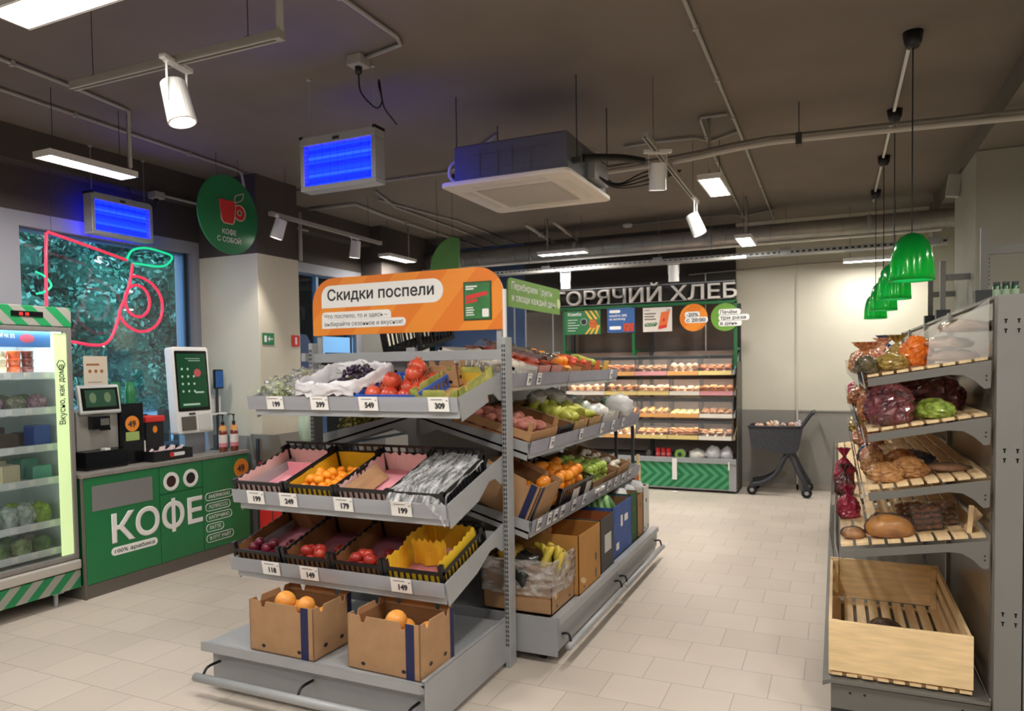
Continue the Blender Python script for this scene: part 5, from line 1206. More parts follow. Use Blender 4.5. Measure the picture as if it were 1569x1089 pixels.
# clear end panels on the top shelf
for y, lab in ((3.62, 'clear slanted end panel on the near end of the top bread shelf'), (4.84, 'clear slanted panel farther along the top bread shelf')):
    m = MB(); m.prism([(.36, 1.62), (.59, 1.65), (.59, 1.90), (.37, 1.735)], (0, y, 0), (1, 0, 0), (0, 0, 1), .003)
    s = tag(obj('acrylic_divider', m, film('acrylic_%d' % int(y*10), '#f4f6f4', .45, .22, .08, bump=0)), lab, 'divider', 'clear dividers on the bread rack')
t = thing('slatted_wooden_box', 'long pale wooden bread box with a slatted floor on the rack base', 'wooden box', (.255, 4.16, .192))
bw, bl, bh = .285, .585, .255
obj('near_board', MB().box(-bw, bw, -bl, -bl+.018, .03, bh+.008), M_WOOD, t, bev=.002)
obj('far_board', MB().box(-bw, bw, bl-.018, bl, .03, bh+.008), M_WOOD, t, bev=.002)
for sx in (-1, 1):
    m = MB()
    for z in (.03, .115, .20): m.box(sx*bw-(.014 if sx > 0 else 0), sx*bw+(.014 if sx < 0 else 0), -bl+.018, bl-.018, z, z+.052)
    obj('side_slat', m, M_WOODY, t)
m = MB()
for sx in (-1, 1):
    for sy in (-1, 1): x = sx*(bw-.03); y = sy*(bl-.033); m.box(x-.014, x+.014, y-.014, y+.014, .02, bh)
obj('corner_post', m, M_WOOD, t)
m = MB()
for i in range(9): x = -bw+.012+i*.0635; m.box(x, x+.045, -bl+.002, bl-.002, .01, .022)
obj('floor_slat', m, M_WOODY, t)
m = MB(); 
for y in (-bl+.05, 0, bl-.05): m.box(-bw, bw, y-.02, y+.02, 0, .01)
obj('floor_batten', m, M_WOOD, t)
# bread and bags
M_DKBREAD = mat('dark_bread', '#5a2f1e', .5, 0, .25, 14, .2, spec=.6); M_LOAF = mat('golden_loaf', '#cf8f34', .35, 0, 0, 7, .15, col2='#b0701f'); M_BAGF = film('clear_bag_film', '#f2f4f5', .3, .05, .1, 40, .5)
def loaf(lab, loc, r, m, az=0., bagm=None, seed=1, name='wrapped_loaf', grp=None, amp=.08):
    t = thing(name, lab, 'bread', loc, (0, 0, az), grp)
    mb = MB(); vs, fs = ico(3); mb.add([V((v.x*r[0]*(1-.0*v.z), v.y*r[1], max(v.z, -.55)*r[2]+.55*r[2]))*(1+amp*noise.noise(v*2+V((seed, 0, 0)))) for v in vs], fs); obj('loaf', mb, m, t, True)
    mb = crumple(r[0]*1.1, r[1]*1.14, r[2]*1.12, seed+7, 3, .16, 4, -.56, .05); obj('clear_bag', mb, M_BAGF, t, True); return t
def tied_bag(lab, loc, r, m, seed, tie=None, az=0., lean=(0, 0), grp=None, name='tied_bread_bag', neck=1.):
    """a filled bag gathered and tied at the top with a frilled tail"""
    t = thing(name, lab, 'bread bag', loc, (lean[0], lean[1], az), grp)
    mb = MB(); N, K = 24, 16
    prof = [(.0, 0), (.75, .0), (.98, .12), (1.05, .4), (1.0, .7), (.8, .92), (.45, 1.08), (.14, 1.2), (.13, 1.25), (.35, 1.45), (.6, 1.62)]
    if neck < 1: prof = prof[:7]+[(.3, 1.14), (0, 1.16)]
    rs = []
    def fn(u, v):
        i = v*(len(prof)-1); a = int(min(i, len(prof)-2)); f = i-a; s = prof[a][0]*(1-f)+prof[a+1][0]*f; z = prof[a][1]*(1-f)+prof[a+1][1]*f
        an = 2*PI*u; q = V((math.cos(an), math.sin(an), z*1.5+seed)); k = 1+.18*noise.noise(q*1.7)+.13*noise.noise(q*4.5)*(1+.8*(z > 1.1))-.16*abs(noise.noise(q*6))+.07*noise.noise(q*14)+.05
        if z > 1.28: k *= 1+.32*math.sin(7*an+seed)+.2*math.sin(13*an+seed*2)
        return (math.cos(an)*s*r[0]*k, math.sin(an)*s*r[1]*k, max(0, z*r[2]*(1+.05*noise.noise(q*3)) if z < 1.2 else z*r[2]))
    mb.grid(fn, 34, 30); obj('bag', mb, m, t, False)
    if tie is not None: obj('tie', MB().lathe([(r[0]*.15, r[2]*1.19), (r[0]*.17, r[2]*1.22), (r[0]*.15, r[2]*1.25)], 12), tie, t)
    return t
def bagm(n, a, b, sc=16, rough=.2, bump=1.): return mat(n, a, rough, 0, 0, sc*2.6, bump, spec=.8, coat=.4, col2=b, bscale=48)
BM = [bagm('orange_brown_bag', '#7a3f22', '#e39a5c', 12), bagm('pink_orange_bag', '#a8523c', '#f0c09a', 12), bagm('purple_bag', '#3a1420', '#7d3a40', 9), bagm('green_printed_bag', '#6a8a2c', '#b3c95c', 12), bagm('bright_orange_bag', '#d9600f', '#f5892a', 9), bagm('yellow_brown_bag', '#6a5220', '#b89a4a', 10), bagm('croissant_bag', '#9a683c', '#c4935e', 12), bagm('dark_olive_bag', '#3a3422', '#6a5f42', 12), bagm('crimson_bag', '#7c1030', '#c23258', 10), bagm('navy_bag', '#27304a', '#5a6a8c', 10)]
M_TIE = mat('blue_tie', '#3a55a5', .4)
top = [(.10, 3.66, 7, 'dark olive wrapped roll at the near front corner of the top bread shelf', (.05, .065, .075)), (.23, 3.68, 5, 'yellow brown wrapped loaf beside the dark roll on the top bread shelf', (.075, .06, .07)), (.335, 3.78, 4, 'bright orange bag on the top bread shelf by the clear panel', (.06, .07, .12)), (.07, 3.86, 0, 'orange brown tied bag at the front edge, second row of the top bread shelf', (.055, .06, .085)), (.17, 3.90, 1, 'pinkish tied bag in the second row of the top bread shelf', (.06, .06, .09)), (.27, 3.98, 5, 'yellow tied bag in the second row of the top bread shelf', (.06, .06, .1)), (.10, 4.08, 0, 'orange brown tied bag in the third row of the top bread shelf', (.06, .06, .09)), (.22, 4.16, 1, 'pink orange tied bag in the third row of the top bread shelf', (.065, .06, .1)), (.12, 4.32, 0, 'brown tied bag in the fourth row of the top bread shelf', (.06, .06, .1)), (.25, 4.40, 9, 'bluish tied bag at the back of the fourth row on the top bread shelf', (.06, .06, .11))]
for i, (x, y, k, lab, r) in enumerate(top): tied_bag(lab, bsh('top', max(x, .125), y), r, BM[k], i+1, M_TIE if k == 9 else None, i, (0, 0), 'bagged bread on the top bread shelf', neck=1. if i > 2 else .5)
for i, (x, y, lab) in enumerate(((.47, 3.74, 'flat pack of pale pastries lowest behind the clear end panel'), (.46, 3.78, 'flat pack of pastries on top of the lowest one behind the clear end panel'), (.52, 3.72, 'loose pinkish pack leaning high by the post behind the clear panel'))):
    loaf(lab, bsh('top', x, y)+V((0, 0, (.0, .06, .12)[i])), (.10, .09, .032), mat('pale_pastry_%d' % i, '#d8b49a', .4, 0, .15, 14, .2), i, M_FILM, i+3, 'pastry_pack', 'pastry packs behind the clear panel', .35)
sec = [(.22, 3.70, 2, 'large shiny dark purple bag at the near end of the second bread shelf', (.10, .10, .17)), (.40, 3.72, 3, 'light green printed bag lying in the middle of the second bread shelf', (.10, .07, .075)), (.17, 3.92, 0, 'orange brown bag at the front edge of the second bread shelf', (.06, .08, .14)), (.40, 3.98, 2, 'dark purple bag behind the green bag on the second bread shelf', (.14, .12, .17)), (.24, 4.2, 2, 'dark purple bag, third along the front of the second bread shelf', (.10, .1, .16)), (.46, 4.26, 2, 'dark bag farther back on the second bread shelf near the rear panel', (.1, .12, .16)), (.2, 4.45, 1, 'pinkish bag, fourth along the front of the second bread shelf', (.08, .1, .14))]
for i, (x, y, k, lab, r) in enumerate(sec): tied_bag(lab, bsh('second', x, y), r, BM[k], i+21, None, i*2, (0, 0), 'bags on the second bread shelf', neck=.5)
thr = [(.21, 3.72, 6, 'crumpled bag of croissants at the near end of the third bread shelf', (.07, .07, .075)), (.31, 3.78, 6, 'second bag of croissants beside the front one on the third bread shelf', (.07, .07, .08)), (.18, 3.92, 6, 'bag of croissants behind at the front of the third bread shelf', (.06, .07, .10)), (.29, 4.02, 0, 'brown bag behind the croissants on the third bread shelf', (.07, .08, .09)), (.36, 4.2, 9, 'dark blue bag lying at the back of the third bread shelf', (.10, .06, .06)), (.17, 4.18, 1, 'pink tied bag farther along the front of the third bread shelf', (.05, .06, .11)), (.16, 4.42, 9, 'small bluish bag far along the front of the third bread shelf', (.05, .05, .09))]
for i, (x, y, k, lab, r) in enumerate(thr): tied_bag(lab, bsh('third', x, y), r, BM[k], i+41, None, i*3, (0, 0), 'bags on the third bread shelf', neck=.5)
loaf('flat pack of small biscuits alone at the back of the third bread shelf', bsh('third', .47, 3.82), (.09, .05, .022), mat('biscuit', '#8a5a30', .5, 0, .3, 30, .3), 0, M_FILM, 5, 'biscuit_pack')
loaf('golden wrapped oval loaf at the near end of the fourth bread shelf', bsh('fourth', .225, 3.70), (.10, .065, .062), M_LOAF, 0, M_FILM, 2)
for i, (x, y, lab) in enumerate(((.39, 3.78, 'front stack of packed biscuits beside the golden loaf'), (.46, 3.86, 'second stack of packed biscuits behind the first'), (.33, 3.92, 'stack of packed biscuits behind the golden loaf'))):
    t = thing('biscuit_stack', lab, 'biscuits', bsh('fourth', x, y), (0, R(-10), 0), 'packed biscuits on the fourth bread shelf')
    m = MB()
    for a in range(3):
        for b_ in range(4): m.ball((-.035+a*.036, 0, .014+b_*.026), (.022, .035, .013), 2, .1, 3, a+b_)
    obj('biscuit', m, mat('biscuit_brown_%d' % i, '#8a5226', .5, 0, .25, 24, .2), t, True); obj('clear_wrap', MB().box(-.063, .063, -.04, .04, 0, .115), M_BAGF, t, bev=.008)
loaf('small pack of rings at the front edge of the fourth bread shelf', bsh('fourth', .075, 3.72), (.05, .05, .03), mat('ring_bread', '#b8824a', .5, 0, .3, 20, .3), 0, M_FILM, 8, 'biscuit_pack')
m = MB()
for i in range(5): m.bar((.0, i*.022, 0), (.01+.012*i, i*.022, .12-.012*i), .018, .02)
s = tag(obj('price_holder_stack', m, M_WOODY), 'cluster of short pale wooden laths standing by the post on the fourth bread shelf', 'laths'); s.location = bsh('fourth', .53, 3.66)
tied_bag('crimson topped dark bread bag at the front edge of the fourth bread shelf', bsh('fourth', .06, 4.2), (.055, .055, .105), BM[8], 61, M_BLACK, 0, (0, 0), 'dark bread bags at the front of the fourth shelf')
tied_bag('second dark bread bag along the front edge of the fourth bread shelf', bsh('fourth', .05, 4.9), (.055, .055, .12), BM[2], 62, M_BLACK, 0, (0, 0), 'dark bread bags at the front of the fourth shelf')
tied_bag('third, pink topped bread bag along the front edge of the fourth bread shelf', bsh('fourth', .05, 5.35), (.06, .06, .15), BM[8], 63, M_BLACK, 0, (0, 0), 'dark bread bags at the front of the fourth shelf')
loaf('dark brown wrapped bread lying in the long wooden box', (.235, 4.12, .216), (.075, .10, .055), M_DKBREAD, .1, M_FILM, 9)
for i, (x, y, z, r) in enumerate(((.12, 5.2, 'second', .11), (.15, 5.7, 'second', .11), (.14, 5.3, 'third', .09), (.15, 5.9, 'top', .09), (.16, 5.2, 'top', .09), (.14, 6.5, 'top', .09), (.14, 6.4, 'second', .1), (.14, 6.2, 'third', .09))):
    tied_bag(('brown bag', 'purple bag', 'pinkish bag', 'orange bag', 'tan bag', 'dark bag', 'reddish bag', 'yellowish bag')[i]+' deep along the %s bread shelf in the %s bay' % (z, 'second' if y < 6 else 'third'), bsh(z, max(x, .14)+.05, y), (r, r, r*1.3), BM[(0, 2, 1, 4, 6, 7, 8, 5)[i]], 80+i, None, i, (0, 0), 'bags deep along the bread rack', neck=.5)
# frames on top of the rack
for i, (y, lab) in enumerate(((5.07, 'first grey extension post, with the long side bar, on the bread rack top'), (6.9, 'second grey extension post on top of the bread rack'), (7.75, 'third grey extension post on top of the bread rack'))):
    t = thing('extension_post', lab, 'post', (.80, y, 1.91), group='extension posts on top of the bread rack')
    h = (.51, .54, .47)[i]
    obj('foot_box', MB().box(-.05, .05, -.05, .05, 0, .14), M_DKSTEEL, t); obj('post', MB().box(-.02, .02, -.02, .02, .14, h), M_BRDK, t); obj('side_bar', MB().box(.02, .9 if i == 0 else .3, -.012, .012, h-.16, h-.11), M_BRDK, t)
    if i == 0:
        m = MB()
        for k in range(7): m.box(.02, .027, -.004, .004, .17+k*.025, .182+k*.025)
        obj('hook', m, M_DKSTEEL, t)
for i, (x, lab) in enumerate(((.655, 'first dark green jar from the rack edge on the bread rack top'), (.69, 'second dark green jar from the rack edge on the bread rack top'), (.725, 'third dark green jar from the rack edge on the bread rack top'))):
    t = thing('green_jar', lab, 'jar', (x, 3.85, 1.91), group='green jars on the bread rack top')
    obj('body', MB().lathe([(0, 0), (.014, 0), (.015, .005), (.015, .06), (.011, .066), (0, .066)], 16), mat('jar_green_%d' % i, '#1f4a2a', .25), t, True); obj('lid', MB().lathe([(0, .066), (.014, .066), (.014, .078), (0, .078)], 16), M_DKSTEEL, t); obj('label', MB().lathe([(.0154, .015), (.0154, .045)], 16, cap=False), mat('jar_label_%d' % i, '#8fa78a', .6), t)
# ------------------------------------------------------------------ bakery unit on the back wall
BK = thing('bakery_display', 'tiered bakery display with clear fronts against the dark back wall', 'display rack', (-2.3, 9.5, 0))
KX0, KX1 = -3.42, -1.15
m = MB()
for x in (KX0, -2.29, KX1): m.box(x-.025, x+.025, 9.70, 9.75, 0, 2.40); m.box(x-.02, x+.02, 9.42, 9.70, 0, .05)
wobj('upright', m, M_DKSTEEL, BK)
for x in (KX0, -2.45, KX1):
    m = MB(); m.box(x-.018, x+.018, 9.36, 9.40, 1.72 if x != KX1 else 1.55, 2.40); m.box(x-.018, x+.018, 9.40, 9.72, 1.8, 1.83); wobj('green_post', m, M_DGREEN, BK)
m = MB(); m.box(KX0-.05, KX1+.02, 9.36, 9.40, 2.385, 2.425); wobj('green_bar', m, M_DGREEN, BK)
m = MB(); m.box(KX1+.022, KX1+.032, 9.30, 9.75, .05, 1.65); wobj('side_panel', m, mat('dark_side', '#5a5a54', .4, .2), BK)
m = MB(); m.box(KX0, KX1, 9.72, 9.735, .45, 1.8); wobj('back_panel', m, mat('bakery_back', '#85776c', .5), BK)
m = MB(); m.box(KX0, KX1+.02, 9.26, 9.7, .03, .40); b = wobj('base_chest', m, M_STEEL, BK)
m = MB(); m.box(KX0+.02, KX1-.07, 9.252, 9.26, .05, .37); wobj('chevron_panel', m, stripes('chevron_green', '#1f7d4c', '#4fa274', (1, 0, 1.15), .12, chevron=.22), b)
m = MB(); m.box(KX0, KX1+.02, 9.235, 9.262, .37, .435); m.box(KX1-.07, KX1+.02, 9.248, 9.26, .03, .37); wobj('chest_rim', m, M_STEEL, b, bev=.003)
m = MB(); m.box(KX1-.075, KX1-.06, 9.22, 9.235, .30, .40); m.box(-1.92, -1.86, 9.22, 9.234, .15, .42); wobj('paper_strip', m, M_PAPER, b)
SHF = [(.69, 9.24, .10), (.965, 9.30, .06), (1.25, 9.36, .05), (1.51, 9.24, .12)]
M_RAILS = [mat('strip_white', '#e9e2d4', .5), mat('strip_orange', '#e5aa66', .5), mat('strip_yellow', '#e6cf86', .5), mat('strip_pink', '#dd9a9e', .5)]
brnd = random.Random(5)
cols = [('#b9793c', '#dba765'), ('#c78b4a', '#e8c48a'), ('#9c5a2a', '#c98b4e'), ('#d99a6a', '#f0c8a0'), ('#8f4a1e', '#c26a2a'), ('#a85a30', '#e0904a'), ('#c5a24a', '#e5d28a'), ('#7a4a2a', '#a87a4e')]
PM = [mat('pastry_%d' % i, a, .45, 0, 0, 26, .3, col2=b_) for i, (a, b_) in enumerate(cols)]
kinds = []
def pastry(i, name):
    m = MB()
    if i == 0: m.ball((0, 0, .02), (.05, .035, .025), 2, .1)
    elif i == 1: m.tube(arc_pts([(-.05, .012, .014), (-.025, -.008, .022), (0, -.014, .026), (.025, -.008, .022), (.05, .012, .014)], 3), [.008+.014*math.sin(PI*k/12) for k in range(13)], 8)
    elif i == 2: m.lathe([(0, 0), (.036, 0), (.042, .012), (.03, .026), (.012, .02), (0, .018)], 14)
    else: m.ball((0, 0, .026), (.036, .036, .03), 2, .06)
    return obj(name, m, PM[0], None, True)
names = [('bun', 'baked bun'), ('croissant', 'baked croissant'), ('glazed_roll', 'round glazed roll'), ('round_bun', 'round bun')]
src = [pastry(i, n[0]) for i, n in enumerate(names)]; used = [False]*4
tn = ('lowest', 'third', 'second', 'highest')
xs = [KX0+.02, -2.85, -2.40, -1.98, -1.59, KX1-.03]
for si, (z, yf, rise) in enumerate(SHF):
    m = MB(); m.prism([(yf, z-.02), (9.7, z-.02+rise), (9.7, z+rise), (yf, z)], (KX0, 0, 0), (0, 1, 0), (0, 0, 1), KX1-KX0); s = wobj('shelf', m, M_STEEL, BK)
    m = MB(); m.box(KX0+.05, KX1-.05, yf+.104, yf+.135, z+.205, z+.228); wobj('lamp_housing', m, M_STEEL, s); m = MB(); m.box(KX0+.06, KX1-.06, yf+.108, yf+.131, z+.2035, z+.205); wobj('lamp_strip', m, M_LED, s)
    lo = area(BK, 'lamp', (0, yf+.12-9.5, z+.202), 2.1, .02, 4.6, (1, .86, .76), None, (0, 0, 0))
    m = MB(); m.prism([(yf-.01, z-.02), (9.70, z-.04+rise), (9.7, z+.26), (yf+.25, z+.15), (yf-.01, z+.04)], (KX1, 0, 0), (0, 1, 0), (0, 0, 1), .004); wobj('side_plate', m, M_STEEL if si % 2 else mat('pale_wood_side', '#c9ab7e', .6), s)
    m = MB(); m.prism([(yf-.012, z-.022), (yf-.012, z+.185), (yf+.10, z+.235), (yf+.10, z+.231), (yf-.009, z+.183), (yf-.009, z-.022)], (KX0, 0, 0), (0, 1, 0), (0, 0, 1), KX1-KX0-.02); wobj('clear_front', m, M_ACRYL, s)
    m = MB()
    for x in xs: m.prism([(yf, z), (9.69, z+rise), (9.69, z+.24), (yf+.10, z+.232), (yf, z+.18)], (x-.0015, 0, 0), (0, 1, 0), (0, 0, 1), .003)
    wobj('clear_divider', m, M_ACRYL, s)
    for ci in range(len(xs)-1):
        col = ((0, 1, 2, 2, 0), (1, 1, 1, 1, 0), (0, 2, 2, 0, 3), (1, 1, 3, 1, 2))[si][ci]
        m = MB(); m.box(xs[ci]+.004, xs[ci+1]-.004, yf-.0155, yf-.0125, z-.022, z+.03); wobj('price_rail', m, M_RAILS[col], s)
        k = brnd.randrange(4); pm = PM[brnd.randrange(8)]; w_ = xs[ci+1]-xs[ci]; nx = max(3, int(w_/.095)); 
        lab = '%s in the %s compartment from the cream wall, %s bakery shelf' % (names[k][1], ('fifth', 'fourth', 'third', 'second', 'first')[ci], tn[si])
        grp = 'pastries in the %s compartment of the %s bakery shelf' % (('fifth', 'fourth', 'third', 'second', 'first')[ci], tn[si])
        for a in range(nx):
            for b_ in range(3):
                for lv in range(2 if b_ < 2 and si != 1 else 1):
                    y = yf+.06+b_*.10; p = (xs[ci]+.05+(w_-.1)*a/(nx-1)+brnd.uniform(-.01, .01), y, z+rise*(y-yf)/(9.7-yf)+.003+lv*.035)
                    if not used[k]: o = src[k]; used[k] = True; tag(o, lab, 'pastry', grp); o.location = p
                    else: o = dup(src[k], p, None, lab, grp)
                    o.rotation_euler = (R(8), 0, brnd.uniform(-.5, .5)); 
                    sc_ = brnd.uniform(.9, 1.15); o.scale = (sc_, sc_, sc_)
                    o.material_slots[0].link = 'OBJECT'; o.material_slots[0].material = pm
# goods on the chest
M_REDC = mat('red_can', '#c2262a', .3)
for i in range(3):
    t = thing('red_can', ('red can beside the small dark bag on the bakery chest', 'middle red can of three on the bakery chest', 'red can beside the paper roll on the bakery chest')[i], 'can', (-2.12+i*.07, 9.31, .40), group='red cans on the bakery chest')
    obj('body', MB().lathe([(0, 0), (.026, 0), (.03, .008), (.03, .13), (.024, .145), (0, .145)], 18), M_REDC, t, True); obj('white_mark', MB().lathe([(.0304, .05), (.0304, .085)], 8, cap=False), M_WPRINT, t)
t = thing('paper_roll', 'roll with a green rim standing on the bakery chest beside the red cans', 'roll', (-1.83, 9.31, .40)); obj('roll', MB().tube([(0, -.04, .07), (0, .08, .07)], .062, 20), M_PAPER, t, True); m = MB(); m.tube([(0, -.048, .07), (0, -.042, .07)], .066, 20); obj('green_rim', m, M_LGREEN, t); m = MB(); m.tube([(0, -.050, .07), (0, -.046, .07)], .028, 14); obj('core', m, M_INK, t); obj('base', MB().box(-.05, .05, -.04, .08, 0, .02), M_DKSTEEL, t)
for i, (x, lab) in enumerate(((-1.62, 'wide white crumpled bag on the bakery chest'), (-1.42, 'milky plastic bag between the white and the clear bag on the bakery chest'), (-1.26, 'clear plastic bag on the bakery chest next to the cream wall'), (-2.24, 'small dark bag beside the red cans on the bakery chest'))):
    s = tag(obj('plastic_bag', crumple((.12, .10, .08, .05)[i], .10, (.08, .11, .1, .08)[i], 120+i, 3, .25, 2.5), (mat('white_bag_b', '#d6d2c8', .4, 0, .06, 8, .4), M_FILMW, M_FILMW, mat('dark_bag_b', '#4a4640', .3))[i], None, True), lab, 'bag'); s.location = (x, 9.36, .40)
s = tag(obj('paper_scrap', MB().grid(lambda u, v: (u*.07, v*.05, .004+.01*noise.noise(V((u*3, v*3, 3)))+.008), 4, 4), M_PAPER, solid=.001), 'small white scrap lying on the floor in front of the bakery chest', 'paper'); s.location = (-1.9, 9.1, 0)
# lettering and posters
t = thing('bread_letter_sign', 'large white raised letters reading hot bread above the bakery display', 'sign', (-2.3, 9.38, 2.42))
wtext(t, 'ГОРЯЧИЙ ХЛЕБ', (KX0-.12, 9.352, 2.45), (1, 0, 0), (0, 0, 1), .185, mat('letter_white', '#e2dfda', .5), w=2.42, bold=.022, depth=.03)
m = MB(); m.box(KX0-.1, KX1, 9.36, 9.375, 2.655, 2.668); m.box(KX0-.1, KX1, 9.36, 9.375, 2.44, 2.45); wobj('mounting_bar', m, M_STEEL, t)
m = MB(); m.box(KX0-.13, KX1+.01, 9.385, 9.395, 2.43, 2.68); wobj('backing_board', m, mat('sign_backing', '#35322f', .7), t)
def poster(x0, x1, z0, z1, m_, lab):
    t = thing('bakery_poster', lab, 'poster', (x0, 9.345, z0)); w_, h_ = x1-x0, z1-z0
    obj('sheet', MB().box(0, w_, 0, .012, 0, h_), m_, t); return t, w_, h_
Y1 = -.0008
t, w_, h_ = poster(-3.40, -2.895, 2.05, 2.37, mat('green_combo_poster', '#34774a', .5), 'green combo poster with coffee cup and yellow stripes under the bread letters')
text(t, 'Комбо', (.04, Y1, .255), (1, 0, 0), (0, 0, 1), .045, M_WPRINT, bold=.02)
m = MB()
for i in range(5): m.box(.04, .15+.03*(i % 3), -.002, Y1, .05+i*.036, .058+i*.036)
obj('print_line', m, M_WPRINT, t)
m = MB()
for i in range(3): m.prism([(.28+i*.07, .32), (.31+i*.07, .32), (.40+i*.07 if .40+i*.07 < .5 else .5, .2), (.36+i*.07, .2)], (0, Y1, 0), (1, 0, 0), (0, 0, 1), .001); m.prism([(.28+i*.07, 0), (.31+i*.07, 0), (.42+i*.04, .12), (.38+i*.04, .12)], (0, Y1, 0), (1, 0, 0), (0, 0, 1), .001)
obj('yellow_stripe', m, mat('poster_yellow', '#e8b84a', .5), t)
m = MB(); m.prism(circ(.045, 20, .27, .17), (0, Y1-.0012, 0), (1, 0, 0), (0, 0, 1), .001); obj('cup_ring', m, M_WPRINT, t); m = MB(); m.prism(circ(.04, 20, .27, .17), (0, Y1-.0023, 0), (1, 0, 0), (0, 0, 1), .001); obj('coffee', m, M_INK, t); m = MB(); m.prism(circ(.06, 20, .40, .14), (0, Y1-.0012, 0), (1, 0, 0), (0, 0, 1), .001); obj('pastry_picture', m, mat('pastry_print', '#c4622c', .5, 0, .3, 30), t)
t, w_, h_ = poster(-2.80, -2.425, 2.06, 2.385, mat('blue_poster', '#34609f', .5, 0, .06, 4), 'blue poster with red berries under the bread letters')
m = MB(); m.prism(rrect(.15, .04, .015, 4, .03, .26), (0, Y1, 0), (1, 0, 0), (0, 0, 1), .001); m.prism(rrect(.16, .045, .015, 4, .03, .04), (0, Y1, 0), (1, 0, 0), (0, 0, 1), .001); obj('white_plate', m, M_WPRINT, t)
text(t, 'кешбэк 20%', (.03, Y1, .21), (1, 0, 0), (0, 0, 1), .032, M_WPRINT, w=.24, bold=.015); text(t, 'на выпечку', (.03, Y1, .165), (1, 0, 0), (0, 0, 1), .032, M_WPRINT, w=.22, bold=.015)
m = MB()
for i in range(12): m.prism(circ(.022, 10, .24+.035*(i % 4), .03+.035*(i//4)), (0, Y1-.0004*i, 0), (1, 0, 0), (0, 0, 1), .001)
obj('berry_picture', m, mat('berry_print', '#c0472e', .5, 0, .3, 30), t)
t, w_, h_ = poster(-2.315, -1.935, 2.055, 2.37, mat('white_poster', '#e4dcd2', .5), 'white poster with an orange phone picture under the bread letters')
text(t, '6000₽', (.02, Y1, .07), (1, 0, 0), (0, 0, 1), .05, mat('green_ink', '#2f7d46', .5), w=.17, bold=.03)
m = MB()
for i in range(3): m.box(.02, .17-.02*(i % 2), -.002, Y1, .155+i*.036, .172+i*.036)
m.box(.02, .09, -.002, Y1, .275, .285); m.box(.31, .36, -.002, Y1, .275, .285); obj('print_line', m, mat('grey_ink', '#7a746c', .6), t)
m = MB(); m.prism([(.20, .03), (.31, .05), (.355, .27), (.24, .25)], (0, Y1, 0), (1, 0, 0), (0, 0, 1), .001); obj('phone_picture', m, mat('phone_orange', '#e8743a', .5), t); m = MB(); m.prism([(.20, .03), (.31, .05), (.318, .09), (.207, .07)], (0, Y1-.0012, 0), (1, 0, 0), (0, 0, 1), .001); m.prism(circ(.02, 14, .275, .15), (0, Y1-.0012, 0), (1, 0, 0), (0, 0, 1), .001); obj('phone_detail', m, M_RED, t)
t = thing('round_discount_sign', 'round orange sign reading minus 20 percent from 20:00', 'sign', (-1.66, 9.34, 2.22))
obj('disc', MB().prism(circ(.175, 36), (0, 0, 0), (1, 0, 0), (0, 0, 1), -.01), M_OR, t)
m = MB(); m.prism(rrect(.19, .075, .03, 5, -.11, .0), (0, -.001, 0), (1, 0, 0), (0, 0, 1), .002); m.prism(rrect(.29, .075, .03, 5, -.11, -.07), (0, -.001, 0), (1, 0, 0), (0, 0, 1), .002); obj('white_bubble', m, M_WPRINT, t)
text(t, '-20%', (-.09, -.0032, .015), (1, 0, 0), (0, 0, 1), .045, M_INK, w=.15, bold=.02); text(t, 'с 20:00', (-.09, -.0032, -.055), (1, 0, 0), (0, 0, 1), .045, M_INK, w=.24, bold=.02)
t = thing('round_baking_sign', 'round green sign with white bubbles saying baked three times a day', 'sign', (-1.27, 9.34, 2.21))
obj('disc', MB().prism(circ(.175, 36), (0, 0, 0), (1, 0, 0), (0, 0, 1), -.01), M_LGREEN, t)
m = MB(); m.prism(rrect(.27, .075, .03, 5, -.08, .025), (0, -.001, 0), (1, 0, 0), (0, 0, 1), .002); m.prism(rrect(.37, .075, .03, 5, -.08, -.045), (0, -.001, 0), (1, 0, 0), (0, 0, 1), .002); m.prism(rrect(.28, .075, .03, 5, -.08, -.115), (0, -.001, 0), (1, 0, 0), (0, 0, 1), .002); obj('white_bubble', m, M_WPRINT, t)
for i, (s_, w_) in enumerate((('Печём', .2), ('три раза', .31), ('в день', .21))): text(t, s_, (-.06, -.0032, .042-.07*i), (1, 0, 0), (0, 0, 1), .042, M_INK, w=w_, bold=.015)

# ------------------------------------------------------------------ shopping cart
T = thing('shopping_cart', 'dark grey plastic shopping cart of goods parked against the back wall', 'shopping cart', (-.62, 9.5, 0))
M_CART = mat('cart_plastic', '#34353b', .5, 0, .1, 20); M_CARTM = mat('cart_speckle', '#3a3b42', .55, 0, .5, 70)
def hull(y0, y1):
    pass
bx = [(-.37, .84), (-.34, .60), (-.24, .57), (.07, .52), (.19, .545), (.245, .84)]
m = MB()
for yy in (-.2, .19): m.prism(bx, (0, yy, 0), (1, 0, 0), (0, 0, 1), -.012)
for a, b_ in zip(bx, bx[1:]):
    d = V((a[0], -.19, a[1])), V((b_[0], -.19, b_[1])); m.add([d[0], d[1], d[1]+V((0, .38, 0)), d[0]+V((0, .38, 0))], [(0, 1, 2, 3)])
obj('basket', m, M_CARTM, T, solid=.006)
m = MB(); m.tube([(-.375, -.205, .845), (.25, -.205, .85), (.25, .205, .85), (-.375, .205, .845)], .013, 8, True); obj('rim', m, M_CART, T, True)
m = MB()
for s in (-1, 1): m.tube(arc_pts([(.235, s*.2, .84), (.29, s*.2, .92), (.345, s*.2, 1.0), (.375, s*.2, 1.02)], 5), .02, 8)
m.tube([(.37, -.22, 1.018), (.37, .22, 1.018)], .019, 10); obj('handle', m, M_CART, T, True)
